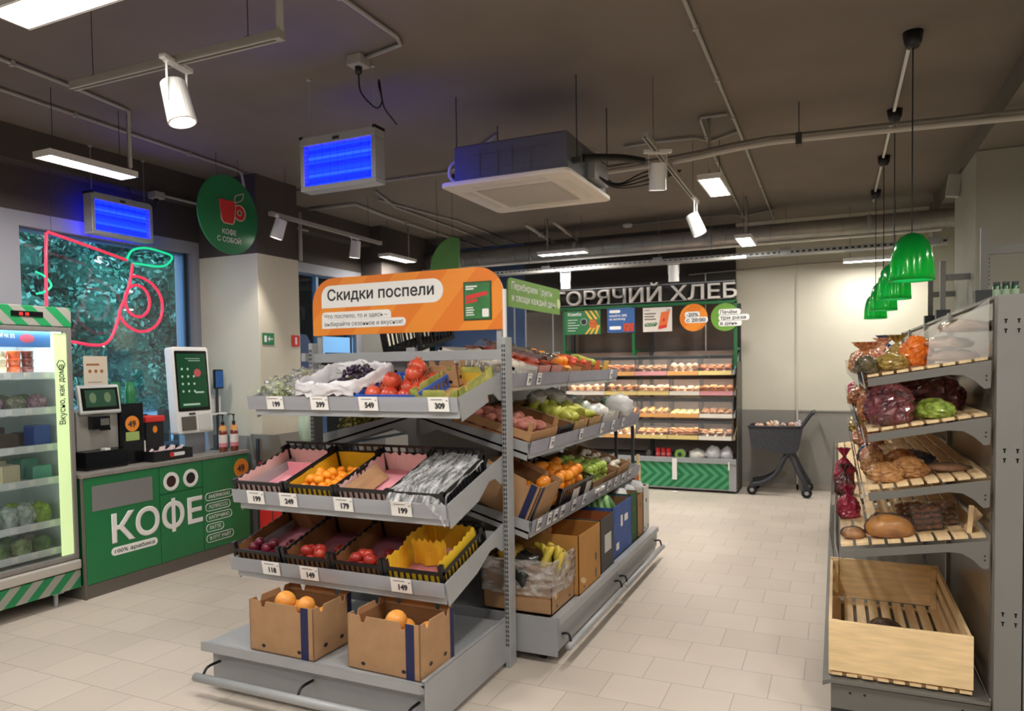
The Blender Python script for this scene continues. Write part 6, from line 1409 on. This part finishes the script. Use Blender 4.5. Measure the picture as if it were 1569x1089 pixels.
for s in (-1, 1):
    m = MB(); m.tube(arc_pts([(.16, s*.15, .54), (.06, s*.16, .48), (-.06, s*.19, .26), (-.2, s*.2, .16), (-.33, s*.2, .13)], 6), [.035]*6+[.03]*19, 10); obj('front_leg', m, M_CART, T, True)
    m = MB(); m.tube(arc_pts([(.10, s*.15, .54), (.15, s*.17, .44), (.22, s*.22, .28), (.30, s*.24, .13)], 6), .03, 10); obj('rear_leg', m, M_CART, T, True)
    for x, y in ((-.33, .2), (.30, .25)):
        m = MB(); m.tube([(x, s*y-.016, .062), (x, s*y+.016, .062)], .06, 18); w_ = obj('wheel', m, M_BLACK, T, True)
        m = MB(); m.tube([(x, s*y-.018, .062), (x, s*y+.018, .062)], .025, 12); obj('hub', m, M_STEEL, w_); m = MB(); m.box(x-.03, x+.03, s*y-.028, s*y+.028, .10, .15); obj('caster_fork', m, M_CART, w_)
for i in range(12):
    s = tag(obj('wrapped_snack', crumple(.06, .05, .03, 200+i, 2, .3, 3), bagm('snack_%d' % i, ('#b5432f', '#c98a5a', '#d8c2a8', '#8a3a4a', '#d0703a', '#7a5a8a')[i % 6], '#e5d6c5', 20), None, True), 'small bright wrapped snack heaped in the shopping cart', 'snack', 'wrapped snacks in the cart'); s.location = (-.62-.25+.09*(i % 6)+.02*(i//6), 9.5-.1+.18*(i//6)*.9, .83+.015*(i % 3)); s.rotation_euler = (i, i*.7, i*1.3)
m = MB(); m.box(-.33, .2, -.18, .18, .0, .22); s = tag(obj('goods_box', m, M_CARD), 'cardboard box inside the shopping cart under the snacks', 'box'); s.location = (-.64, 9.5, .60)
# ------------------------------------------------------------------ coffee counter
CC = thing('coffee_counter', 'green coffee counter with large white lettering under the window', 'counter', (-5.2, 4.2, 0))
FX = -4.92
m = MB(); m.box(-5.55, FX-.02, 3.41, 5.0, .10, .88); wobj('carcass', m, M_DGREEN, CC)
m = MB(); m.box(-5.57, FX+.005, 3.395, 5.01, .88, .91); wobj('worktop', m, mat('grey_worktop', '#8f8b85', .35, 0, .08, 30), CC, bev=.003)
m = MB(); m.box(-5.5, FX-.012, 3.40, 5.0, 0, .10); m.box(FX-.02, FX-.002, 3.395, 3.41, 0, .88); wobj('toe_kick', m, mat('toe_kick_grey', '#6b655e', .5), CC)
for i, (y0, y1, z0, z1) in enumerate(((3.412, 4.036, .105, .875), (4.041, 4.463, .655, .875), (4.041, 4.463, .105, .65), (4.468, 4.995, .105, .875))):
    m = MB(); m.box(FX-.02, FX, y0, y1, z0, z1); p = wobj('front_panel', m, M_GREEN, CC, bev=.002)
    if i == 0:
        k = MB(); k.box(FX, FX+.002, 3.467, 3.972, .630, .815); wobj('steel_plate', k, mat('brushed_plate', '#8f8f8f', .45, .3), p)
    if i == 1:
        for yy in (4.150, 4.343):
            r_ = ring(.075, .047, yy, .748, (FX, 0, 0), (0, 1, 0), (0, 0, 1), .004, 32); wobj('white_ring', r_, M_WPRINT, p)
            k = MB(); k.prism(circ(.047, 28, yy, .748), (FX, 0, 0), (0, 1, 0), (0, 0, 1), .0008); wobj('bin_hole', k, mat('bin_dark_%d' % int(yy*10), '#3a1414' if yy < 4.2 else '#1b1413', .4), p)
    if i == 3:
        k = MB(); k.prism(circ(.085, 32, 4.905, .755), (FX, 0, 0), (0, 1, 0), (0, 0, 1), .002); d_ = wobj('orange_disc', k, mat('disc_orange', '#e58a2e', .5), p)
        wtext(d_, '49', (FX+.0024, 4.90, .725), (0, 1, 0), (0, 0, 1), .062, M_INK, bold=.03, align='CENTER')
        for k_, (s_, w_) in enumerate((('АМЕРИКАНО', .30), ('ЭСПРЕССО', .27), ('КАПУЧИНО', .285), ('ЛАТТЕ', .19), ('ФЛЭТ УАЙТ', .30))):
            z_ = .522-k_*.090; o_ = MB(); pl = rrect(w_, .065, .03, 5, 4.492, z_); o_.tube([(FX+.001, a, b_) for a, b_ in pl], .0025, 5, True); wobj('pill_outline', o_, M_WPRINT, p, True)
            wtext(p, s_, (FX+.0004, 4.492+w_/2, z_+.018), (0, 1, 0), (0, 0, 1), .031, M_WPRINT, w=w_-.06, bold=.01, align='CENTER')
L = MB()
lt = wtext(CC, 'КООЕ', (FX+.0004, 3.612, .368), (0, 1, 0), (0, 0, 1), .21, M_WPRINT, w=.845, bold=.025, depth=.002, name='white_lettering'); ef_bar(lt, (0, 1, 0), (0, 0, 1))
m = MB(); m.prism(rrect(.40, .062, .03, 6, 3.605, .268), (FX, 0, 0), (0, 1, 0), (0, 0, 1), .0015); pb = wobj('caption_pill', m, M_WPRINT, CC); wtext(pb, '100% арабика', (FX+.002, 3.632, .285), (0, 1, 0), (0, 0, 1), .03, M_INK, w=.345, bold=.008)
# coffee machine
t = thing('coffee_machine', 'steel coffee machine with a tilted touch screen beside the fridge', 'coffee machine', (-5.3, 3.685, .91))
obj('drip_base', MB().box(-.2, .26, -.17, .175, 0, .14), M_BLACKG, t, bev=.006); obj('body', MB().box(-.2, .17, -.17, .17, .14, .44), mat('satin_steel', '#a9a6a0', .4, .4, .05, 3), t, bev=.006)
m = MB(); m.box(.205, .262, -.01, .03, .14, .155); obj('drip_tap', m, M_WHITE, t)
sc_ = obj('screen_frame', MB().box(0, .035, -.17, .17, 0, .225), mat('silver_frame', '#c9cbc9', .35, .3), t, loc=(.175, .01, .41), rot=(0, R(-8), 0), bev=.014)
d_ = obj('display', MB().box(.0352, .0365, -.15, .15, .03, .2), M_BLACKG, sc_); obj('menu_glow', MB().box(.0366, .0369, -.12, .13, .055, .185), mat('menu_dark_green', '#0c3020', .3, emit='#1c6a45', es=.08), d_)
m = MB()
for i in range(2): m.prism(circ(.028, 16, -.06+.12*i, .125, .04), (.037, 0, 0), (0, 1, 0), (0, 0, 1), .0003)
obj('drink_icon', m, mat('drink_icon', '#4f6648', .4, emit='#8fa77a', es=.08), d_)
m = MB(); m.box(.17, .23, -.08, .06, .30, .40); m.box(.23, .25, -.03, .05, .29, .31); obj('spout', m, M_BLACKG, t, bev=.005); obj('spout_face', MB().box(.2302, .232, -.02, .05, .33, .38), mat('spout_grey', '#7f7d78', .3, .5), t)
t = thing('black_coffee_unit', 'black coffee unit with an orange 49 sticker beside the steel machine', 'coffee machine', (-5.3, 3.96, .91))
obj('body', MB().box(-.2, .2, -.10, .10, 0, .48), M_BLACKG, t, bev=.006); k = MB(); k.prism(circ(.062, 28, -.005, .32), (.2, 0, 0), (0, 1, 0), (0, 0, 1), .0015); o = obj('price_sticker', k, mat('sticker_orange', '#e88a2a', .5), t); text(o, '49', (.2016, -.008, .295), (0, 1, 0), (0, 0, 1), .05, M_INK, bold=.03, align='CENTER'); 
obj('green_label', MB().box(.2, .2015, -.065, .055, .185, .255), mat('label_lime', '#9fb86a', .5), t)
t = thing('red_lid_box', 'black box with a red lid behind the sachet tray', 'box', (-5.25, 4.22, .91)); obj('body', MB().box(-.1, .08, -.085, .085, 0, .31), M_BLACK, t, bev=.004); obj('lid', MB().box(-.11, .09, -.095, .095, .31, .36), M_RED, t, bev=.008); k = MB(); k.prism(circ(.022, 14, 0, .25, .03), (.08, 0, 0), (0, 1, 0), (0, 0, 1), .001); obj('flame_mark', k, M_ORANGE, t)
t = thing('sachet_tray', 'low black tray of sugar sachets at the front of the counter', 'tray', (-5.08, 4.245, .91)); m = MB(); m.box(-.09, .09, -.19, .19, 0, .008); m.box(-.09, -.082, -.19, .19, .008, .1); m.box(.082, .09, -.19, .19, .008, .085); m.box(-.082, .082, -.19, -.182, .008, .085); m.box(-.082, .082, .182, .19, .008, .085); obj('body', m, M_BLACK, t); k = MB(); k.prism(rrect(.13, .03, .014, 4, -.02, .03), (.0902, 0, 0), (0, 1, 0), (0, 0, 1), .0008); obj('white_label', k, M_WPRINT, t); k = MB(); k.prism(circ(.022, 14, -.02, .045), (.0912, 0, 0), (0, 1, 0), (0, 0, 1), .0008); obj('red_dot', k, M_RED, t)
for i in range(18):
    q = random.Random(i); s = tag(obj('sugar_sachet', MB().box(-.02, .02, -.035, .035, 0, .006), mat('sachet_%d' % i, ('#d8a0a8', '#e4dcd6', '#c9b6b8')[i % 3], .5, 0, .1, 30)), 'small sugar sachet in the black counter tray', 'sachet', 'sugar sachets in the tray'); s.location = (-5.08+q.uniform(-.05, .05), 4.245-.14+.28*(i/17), .965+.012*(i % 3)); s.rotation_euler = (q.uniform(.2, .9), q.uniform(-.3, .3), q.uniform(-.7, .7))
t = thing('napkin_pack', 'white napkin pack standing beside the sachet tray', 'napkins', (-5.17, 4.085, .91)); obj('pack', MB().box(-.02, .02, -.03, .03, 0, .17), M_PAPER, t, bev=.008); obj('wrap_band', MB().box(-.0207, .0207, -.0307, .0307, .03, .06), M_WPRINT, t)
for i, (y, n, x) in enumerate(((3.90, 8, -5.40), (4.06, 9, -5.42), (4.19, 9, -5.42))):
    for k_ in range(1):
        t = thing('paper_cup_stack', ('shortest stack of green paper cups, by the steel coffee machine', 'middle stack of green paper cups behind the black coffee unit', 'stack of green paper cups beside the red lid box')[i], 'paper cups', (x, y, 1.28), group='green paper cup stacks')
        for j in range(n): obj('cup', MB().lathe([(.043, j*.022), (.03, .1+j*.022), (0, .1+j*.022)], 18, cap=False), M_GREEN, t, True)
t = thing('cup_shelf', 'narrow dark shelf behind the coffee machines carrying the cup stacks', 'shelf', (-5.42, 4.05, .91)); obj('board', MB().box(-.06, .08, -.24, .24, .36, .37), M_BLACK, t); m = MB(); m.box(-.06, -.04, -.24, -.22, 0, .36); m.box(-.06, -.04, .22, .24, 0, .36); obj('leg', m, M_BLACK, t)
t = thing('menu_sheet', 'cream menu sheet standing upright behind the coffee machine screen', 'menu', (-5.38, 3.86, 1.35)); obj('sheet', MB().box(0, .006, -.10, .10, 0, .42), mat('menu_cream', '#dccfbb', .6), t); m = MB(); 
for i in range(3): m.prism(circ(.014, 12, -.05+.05*i, .30), (.0062, 0, 0), (0, 1, 0), (0, 0, 1), .0006)
m.box(.006, .0066, -.08, .03, .345, .36); obj('brown_print', m, mat('brown_print', '#a5683a', .6), t)
m = MB()
for i in range(4): m.box(.006, .0066, -.07, .05, .06+.05*i, .064+.05*i)
obj('fine_print', m, M_INK, t)
# order kiosk
t = thing('order_kiosk', 'white self order kiosk with a tall green touch screen on the counter', 'kiosk', (-5.19, 4.62, .91), (0, 0, R(-4)))
kb = obj('body', MB().prism(rrect(.37, .76, .025, 5, -.185, 0), (-.05, 0, 0), (0, 1, 0), (0, 0, 1), .10), M_WHITE, t, loc=(0, 0, .18), rot=(0, R(-4), 0), bev=.01)
s_ = obj('screen', MB().prism(rrect(.325, .53, .012, 4, -.1625, .195), (.05, 0, 0), (0, 1, 0), (0, 0, 1), .002), M_BLACKG, kb); g_ = obj('display', MB().box(.0521, .0526, -.145, .145, .225, .70), mat('kiosk_display', '#0a3520', .15, emit='#15653c', es=.1), s_)
m = MB()
for a in range(4):
    for b_ in range(3 if a else 2): m.prism(circ(.011, 12, -.10+.058*b_, .565-.065*a), (.0527, 0, 0), (0, 1, 0), (0, 0, 1), .0004)
m.box(.0527, .0531, -.06, .09, .655, .659); m.box(.0527, .0531, -.03, .09, .635, .641); m.box(.0527, .0531, .02, .11, .35, .365); m.box(.0527, .0531, -.11, .06, .245, .262); obj('menu_pattern', m, mat('icon_pale', '#9ab8a4', .4, emit='#b5d0bd', es=.12), g_)
m = MB(); m.prism(circ(.036, 18, .055, .53), (.0527, 0, 0), (0, 1, 0), (0, 0, 1), .0004); obj('dish_picture', m, mat('dish_red', '#b04a52', .4, emit='#b04a52', es=.1), g_)
m = MB(); m.box(.05, .062, -.14, .0, .03, .15); obj('receipt_slot', m, mat('slot_grey', '#5b564f', .4), kb, bev=.003); m = MB(); m.box(.05, .056, .03, .15, .02, .17); obj('card_reader', m, mat('reader_white', '#d5d5d2', .35), kb, bev=.003); m = MB(); m.box(.05, .057, -.06, .0, .165, .18); obj('scanner', m, M_BLACK, kb)
obj('stand', MB().box(-.05, .03, -.10, .10, 0, .18), mat('stand_steel', '#8f9499', .35, .6), t, bev=.003)
t = thing('pay_terminal_screen', 'small dark blue screen on a pole beside the kiosk', 'screen', (-5.21, 4.93, .91)); obj('screen', MB().box(.0, .03, -.055, .055, .56, .74), M_BLACKG, t, bev=.012); obj('display', MB().box(.0301, .0306, -.045, .045, .575, .725), mat('terminal_blue', '#12345a', .2, emit='#1d4f8a', es=.3), t); obj('pole', MB().box(-.012, .0, -.012, .012, 0, .58), M_DKSTEEL, t); obj('foot', MB().box(-.06, .03, -.05, .05, 0, .008), M_DKSTEEL, t)
t = thing('white_dispenser', 'white plastic dispenser on a tray behind the syrup bottles', 'dispenser', (-5.30, 4.91, .91)); obj('body', MB().box(-.09, .07, -.075, .085, .34, .5), M_WHITE, t, bev=.015); obj('post', MB().box(-.03, .01, -.03, .03, .0, .34), mat('pale_post', '#c2cbd6', .4), t); obj('tray', MB().box(-.07, .12, -.1, .1, .32, .34), M_WHITE, t, bev=.004)
M_AMBER = mat('amber_syrup', '#7a2e12', .1, 0, .1, 6, spec=.8, coat=.5)
for i, (y, x, lab) in enumerate(((4.80, -5.02, 'syrup pump bottle on the kiosk side of the pair'), (4.90, -4.99, 'syrup pump bottle at the very end of the coffee counter'))):
    t = thing('syrup_bottle', lab, 'bottle', (x, y, .91), group='syrup bottles with pumps')
    obj('glass', MB().lathe([(0, 0), (.034, 0), (.037, .01), (.037, .17), (.03, .2), (.015, .225), (.013, .25), (0, .25)], 18), M_AMBER, t, True); obj('label', MB().lathe([(.0374, .05), (.0374, .155)], 18, cap=False), mat('syrup_label_%d' % i, '#e6dcd6', .6, 0, 0, 6), t, True); obj('pink_band', MB().lathe([(.0377, .045), (.0377, .08)], 18, cap=False), mat('syrup_pink_%d' % i, '#d98a92', .6), t, True)
    obj('neck_tag', MB().lathe([(.034, .192), (.026, .235)], 14, cap=False), mat('neck_orange_%d' % i, '#e0a05a', .6), t, solid=.002)
    m = MB(); m.lathe([(.016, .25), (.016, .27), (.006, .275), (.006, .32), (.012, .325), (.012, .335), (0, .337)], 12); m.tube([(0, 0, .33), (-.005, -.045, .338), (-.005, -.06, .325)], .005, 6); obj('pump', m, M_BLACK, t, True)
t = thing('steel_topped_cabinet', 'red cabinet with a grey steel splash panel just past the coffee counter', 'cabinet', (-4.76, 5.09, 0)); obj('body', MB().box(-.13, .22, .0, .04, .05, .78), M_RED, t); obj('splash_panel', MB().prism([(-.2, .80), (.18, .80), (.10, 1.04), (-.24, 1.04)], (0, .03, 0), (1, 0, 0), (0, 0, 1), .01), mat('splash_steel', '#8f877c', .35, .5), t); m = MB(); m.box(-.16, -.13, .0, .05, 0, 1.0); m.box(.02, .03, -.003, 0, .1, .75); obj('edge_post', m, M_DKSTEEL, t); 

# ------------------------------------------------------------------ fridge
FR = thing('glass_door_fridge', 'glass door fridge of packed food beside the coffee counter', 'fridge', (-5.25, 2.98, 0))
M_FRG = mat('fridge_grey', '#8d8a86', .4, .2); FXX = -4.96; Y0, Y1_ = 2.62, 3.39
M_STRH = stripes('fridge_stripe', '#a3a39a', '#1f9a5a', (0, 1, 1), .16); M_STRL = stripes('fridge_stripe_low', '#a3a39a', '#1f8a54', (0, 1, -1), .15)
m = MB(); m.box(-5.57, -5.53, Y0, Y1_, .12, 2.10); m.box(-5.53, FXX-.05, Y0, Y0+.04, .12, 2.1); m.box(-5.53, FXX-.05, Y1_-.04, Y1_, .12, 2.10); m.box(-5.53, FXX-.05, Y0+.04, Y1_-.04, .12, .30); m.box(-5.53, FXX-.05, Y0+.04, Y1_-.04, 1.96, 2.10); wobj('cabinet', m, M_FRG, FR)
m = MB(); m.box(-5.529, -5.52, Y0+.04, Y1_-.04, .3, 1.96); m.box(-5.52, FXX-.05, Y1_-.045, Y1_-.0405, .3, 1.96); m.box(-5.52, FXX-.05, Y0+.0405, Y0+.045, .3, 1.96); wobj('inner_lining', m, mat('fridge_white', '#dfe8ea', .5), FR)
m = MB(); m.box(FXX-.05, FXX, Y0, Y1_, 1.965, 2.10); h_ = wobj('header', m, M_STRH, FR, bev=.004)
m = MB(); m.box(FXX, FXX+.004, 2.98, 3.19, 2.025, 2.06); wobj('control_panel', m, M_BLACKG, h_)
m = MB(); 
for i, c_ in enumerate((0, 1)): m.box(FXX+.0041, FXX+.005, 3.03+.04*i, 3.055+.04*i, 2.03, 2.052)
wobj('indicator', m, M_RED, h_)
m = MB(); m.box(FXX-.05, FXX, Y0, Y1_, .10, .225); wobj('lower_grille', m, M_STRL, FR)
m = MB(); m.box(FXX-.05, FXX+.02, Y0, Y1_, .235, .305); wobj('bumper', m, mat('bumper_grey', '#b9b5ad', .4), FR, bev=.012)
for y in (Y0+.08, Y1_-.16):
    m = MB(); m.box(FXX-.07, FXX-.01, y-.04, y+.04, .09, .10); m.tube([(FXX-.04, y, .09), (FXX-.04, y, .0)], .014, 8); wobj('foot', m, M_STEEL, FR)
m = MB(); m.box(FXX-.045, FXX, Y1_-.035, Y1_-.003, .31, 1.96); m.box(FXX-.045, FXX, Y0+.003, Y0+.035, .31, 1.96); m.box(FXX-.045, FXX, Y0+.035, Y1_-.035, 1.93, 1.96); m.box(FXX-.045, FXX, Y0+.035, Y1_-.035, .31, .345)
dr = wobj('door', m, M_FRG, FR, bev=.004)
m = MB(); m.box(FXX-.018, FXX-.012, Y0+.035, Y1_-.035, .345, 1.93); wobj('glass', m, M_GLASS, dr)
m = MB(); m.box(FXX-.012, FXX-.0105, Y1_-.125, Y1_-.036, .35, 1.92); st = wobj('lit_strip', m, mat('pale_green_strip', '#cfe6a8', .5, emit='#d5f0b0', es=.3), dr)
wtext(st, 'Вкусно, как дома', (FXX-.010, Y1_-.062, 1.28), (0, 0, 1), (0, -1, 0), .045, M_INK, w=.42, bold=.01)
m = MB(); pl = [(Y1_-.08+.03*math.cos(k*PI/3), 1.70+.033*math.sin(k*PI/3)) for k in range(6)]; m.tube([(FXX-.009, a, b_) for a, b_ in pl], .003, 5, True); wobj('badge', m, M_INK, st)
m = MB(); m.box(FXX-.09, FXX-.06, Y0+.05, Y0+.07, .35, 1.93); wobj('lamp_tube', m, emis('fridge_lamp', '#e8fff4', 5), FR)
d_ = bpy.data.lights.new('lamp', 'AREA'); d_.shape = 'RECTANGLE'; d_.size = .5; d_.size_y = 1.5; d_.energy = 5; d_.color = (.88, 1, .96); lo = bpy.data.objects.new('lamp', d_); COL.objects.link(lo); lo.parent = FR; lo.location = (.2, .02, 1.94); lo.rotation_euler = (0, 0, 0); d_.size = .12; d_.size_y = .6
FS = [.40, .60, .905, 1.14, 1.40, 1.645]
for i, z in enumerate(FS):
    m = MB(); m.box(-5.50, FXX-.10, Y0+.05, Y1_-.05, z-.02, z-.012); s = wobj('shelf', m, M_WHITE, FR); m = MB(); m.box(FXX-.10, FXX-.094, Y0+.05, Y1_-.05, z-.045, z+.005); wobj('price_rail', m, mat('rail_white_%d' % i, '#dfe6e6', .5), s)
    m = MB()
    for k in range(5): m.box(FXX-.094, FXX-.0925, 2.72+.13*k, 2.76+.13*k, z-.037, z-.002)
    wobj('price_card', m, M_PAPER, s)
fx = -5.16
for i in range(10):
    y = 2.82+.09*(i % 5); z = FS[5]-.012; k = i // 5
    if i % 5 == 1: continue
    t = thing('food_tub_stack', 'stack of food tubs, %s from the lit strip, %s row of the highest fridge shelf' % (('fifth', 'fourth', 'third', 'second', 'first')[i % 5], ('front', 'back')[k]), 'food tubs', (-5.13-.14*k, y, z), group='tubs on the highest fridge shelf')
    for j in range(3): obj('tub', MB().lathe([(0, .055*j), (.032, .055*j), (.038, .05+.055*j), (.039, .054+.055*j), (0, .054+.055*j)], 16), mat('tub_%d_%d' % (i, j), ('#c9c2a8', '#8a5a2a', '#d9c9a8', '#d9602a', '#6a2a22')[i % 5], .25, 0, .2, 20, spec=.6), t, True)
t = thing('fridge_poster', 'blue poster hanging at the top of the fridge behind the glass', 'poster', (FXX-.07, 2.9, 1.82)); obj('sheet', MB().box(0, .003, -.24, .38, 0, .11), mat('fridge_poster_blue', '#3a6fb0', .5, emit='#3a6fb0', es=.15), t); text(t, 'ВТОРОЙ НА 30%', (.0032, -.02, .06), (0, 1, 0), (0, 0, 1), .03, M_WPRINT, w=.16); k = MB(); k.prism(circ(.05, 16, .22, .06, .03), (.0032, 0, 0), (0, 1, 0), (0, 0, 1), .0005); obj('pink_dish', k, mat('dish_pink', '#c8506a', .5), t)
for si, (nm, m_a, n) in enumerate((('fifth', [mat('salad_mix_%d' % i, c, .4, 0, 0, 40, .5, col2=d) for i, (c, d) in enumerate((('#5a5a4a', '#a5a58f'), ('#6a4a5a', '#c9a5b8'), ('#4a5a3a', '#9ab08a'), ('#8a6a7a', '#d8c5cf')))], 8), ('fourth', [mat('blue_tray', '#2a4aa0', .35), mat('choc_pack', '#4a3a2a', .3, 0, .3, 20), mat('bluewhite', '#8f9fc9', .3, 0, .3, 20), mat('snack_mix', '#8a7a4a', .4, 0, .4, 40)], 7), ('third', [mat('brown_carton', '#8a6a48', .7), mat('cream_pack', '#cdbf9f', .5), mat('teal_pack', '#4fa08a', .4), mat('lemon_pack', '#d0b040', .4)], 6), ('second', [mat('herb_pack_%d' % i, c, .25, 0, 0, 26, .6, col2=d, spec=.7) for i, (c, d) in enumerate((('#56635a', '#b5beb5'), ('#6a8a2a', '#b0c84a'), ('#4a5a4a', '#9aa89a'), ('#7f8f84', '#cfd6cf')))], 10), ('lowest', [mat('green_pack_%d' % i, c, .3, 0, 0, 26, .6, col2=d, spec=.7) for i, (c, d) in enumerate((('#3a5a2a', '#7f9a5a'), ('#8a7a64', '#c2b49a'), ('#3f5a44', '#8fa894'), ('#5a6a3a', '#b0bf8a')))], 8))):
    z = {'fifth': FS[4], 'fourth': FS[3], 'third': FS[2], 'second': FS[1], 'lowest': FS[0]}[nm]-.012
    for i in range(n):
        q = random.Random(si*50+i); k = i % (n//2); row = i//(n//2)
        y = 2.80+(.44/(max(1, n//2-1)))*k; hh = {'fifth': .085, 'fourth': .1, 'third': .1, 'second': .12, 'lowest': .09}[nm]
        lab = 'packed food in the %s row of the %s fridge shelf, %s from the lit strip' % (('front', 'back')[min(row, 1)], nm, ('first', 'second', 'third', 'fourth', 'fifth', 'sixth')[n//2-1-k if n//2-1-k >= 0 else 0])
        if nm in ('fourth', 'third'):
            mb = MB(); mb.prism(rrect(.125, hh*q.uniform(.9, 1.5), .012, 3, -.0625, 0), (-.05, 0, 0), (0, 1, 0), (0, 0, 1), .1); o = obj('food_pack', mb, m_a[q.randrange(4)], None, False)
        else: o = obj('food_pack', crumple(.066, .07, hh*.7, si*9+i, 3, .25, 3), m_a[q.randrange(4)], None, True)
        tag(o, lab, 'food pack', 'packs on the %s fridge shelf' % nm); o.location = (-5.15-.15*min(row, 1), y, z); o.rotation_euler = (0, 0, q.uniform(-.15, .15))

# ------------------------------------------------------------------ neon cup in the window
M_NEON = mat('red_neon_tube', '#d84a64', .3, emit='#ff2a50', es=.42); M_NEONG = mat('green_neon_tube', '#2fd9a0', .3, emit='#10d090', es=.5)
t = thing('neon_cup_sign', 'big red neon cup outline with a green leaf hanging in the window', 'neon sign', (-5.46, 4.0, 2.2))
def npts(pp): return [(0, y-4.0, z-2.2) for y, z in pp]
m = MB(); m.tube(npts([(3.535, 1.92), (3.54, 2.1), (3.55, 2.45), (3.562, 2.70), (3.575, 2.712), (3.85, 2.66), (4.234, 2.583)]), .012, 8)
obj('rim_tube', m, M_NEON, t, True)
m = MB(); m.tube(arc_pts(npts([(4.29, 2.56), (4.27, 2.45), (4.22, 2.28), (4.165, 2.18), (4.13, 2.06), (4.07, 1.93), (3.998, 1.868), (3.88, 1.862), (3.75, 1.881), (3.53, 1.90)]), 5), .012, 8); obj('body_tube', m, M_NEON, t, True)
m = MB(); m.tube(arc_pts(npts([(4.27, 2.45), (4.353, 2.454), (4.47, 2.41), (4.55, 2.32), (4.574, 2.212), (4.54, 2.09), (4.45, 2.01), (4.33, 1.985), (4.22, 2.03), (4.16, 2.10)]), 5), .012, 8); obj('handle_tube', m, M_NEON, t, True)
m = MB(); m.tube([(0, .325+.12*math.cos(a*PI/14), .045+.135*math.sin(a*PI/14)) for a in range(28)], .012, 8, True); obj('inner_ring', m, M_NEON, t, True)
m = MB(); m.tube(arc_pts(npts([(4.235, 2.58), (4.29, 2.67), (4.42, 2.71), (4.58, 2.70), (4.695, 2.67), (4.63, 2.59), (4.52, 2.563), (4.36, 2.565), (4.29, 2.56)]), 5), .010, 8); obj('leaf_tube', m, M_NEONG, t, True)
m = MB(); m.tube(arc_pts(npts([(3.47, 2.40), (3.54, 2.37), (3.585, 2.31), (3.54, 2.26), (3.47, 2.235)]), 5), .008, 8); obj('side_leaf_tube', m, M_NEONG, t, True)
m = MB()
for y in (3.6, 3.9, 4.2, 4.45): m.tube([(0, y-4, 2.70-2.2-(.1 if y > 4.3 else .03)), (0, y-4, 3.2-2.2)], .0015, 4)
obj('hanger_wire', m, M_DKSTEEL, t)
# signs on the pilaster and window
t = thing('exit_arrow_sign', 'small green emergency exit sign with a white arrow on the pilaster', 'sign', (-4.883, 5.25, 1.93)); obj('plate', MB().box(0, .006, -.075, .075, -.055, .055), mat('exit_green', '#1f7a50', .4), t); m = MB(); m.box(.006, .007, -.055, -.025, -.03, .03); m.box(.006, .007, -.01, .055, -.005, .005); m.prism([(-.015, 0), (.015, .024), (.015, .012), (.005, 0), (.015, -.012), (.015, -.024)], (.006, 0, 0), (0, 1, 0), (0, 0, 1), .001); obj('arrow', m, M_WPRINT, t)
t = thing('fire_sign', 'small red fire sign at the far edge of the pilaster', 'sign', (-4.883, 5.63, 1.92)); obj('plate', MB().box(0, .006, -.06, .05, -.055, .055), M_RED, t); m = MB(); m.box(.006, .007, -.015, .012, -.035, .035); obj('pictogram', m, M_WPRINT, t)
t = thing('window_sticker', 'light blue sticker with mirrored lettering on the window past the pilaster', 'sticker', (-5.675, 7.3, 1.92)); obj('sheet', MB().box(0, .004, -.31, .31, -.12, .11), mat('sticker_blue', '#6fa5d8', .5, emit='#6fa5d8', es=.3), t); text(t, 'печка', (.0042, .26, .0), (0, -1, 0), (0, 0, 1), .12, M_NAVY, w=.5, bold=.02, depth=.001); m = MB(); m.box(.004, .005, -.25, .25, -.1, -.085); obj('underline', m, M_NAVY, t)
t = thing('dark_blue_window_panel', 'dark blue panel standing in the window past the first pilaster', 'panel', (-5.58, 6.3, .45)); obj('panel', MB().prism([(-.50, 0), (.62, 0), (.62, 1.15), (.30, 1.58), (-.1, 1.62), (-.50, 1.62)], (0, 0, 0), (0, 1, 0), (0, 0, 1), .02), mat('panel_navy', '#3a4f7a', .6), t); obj('edge', MB().box(.02, .024, -.50, -.48, 0, 1.62), M_DFRAME, t)
# ------------------------------------------------------------------ tidy: nothing deeper than thing > part > sub-part
for o in list(SC.objects):
    def depth(x):
        d = 0
        while x.parent: x = x.parent; d += 1
        return d
    while depth(o) > 2:
        p = o.parent; mb_ = p.matrix_basis.copy() if False else Matrix.LocRotScale(V(p.location), p.rotation_euler, V(p.scale))
        m_ = Matrix.LocRotScale(V(o.location), o.rotation_euler, V(o.scale))
        o.parent = p.parent; o.matrix_basis = mb_ @ m_
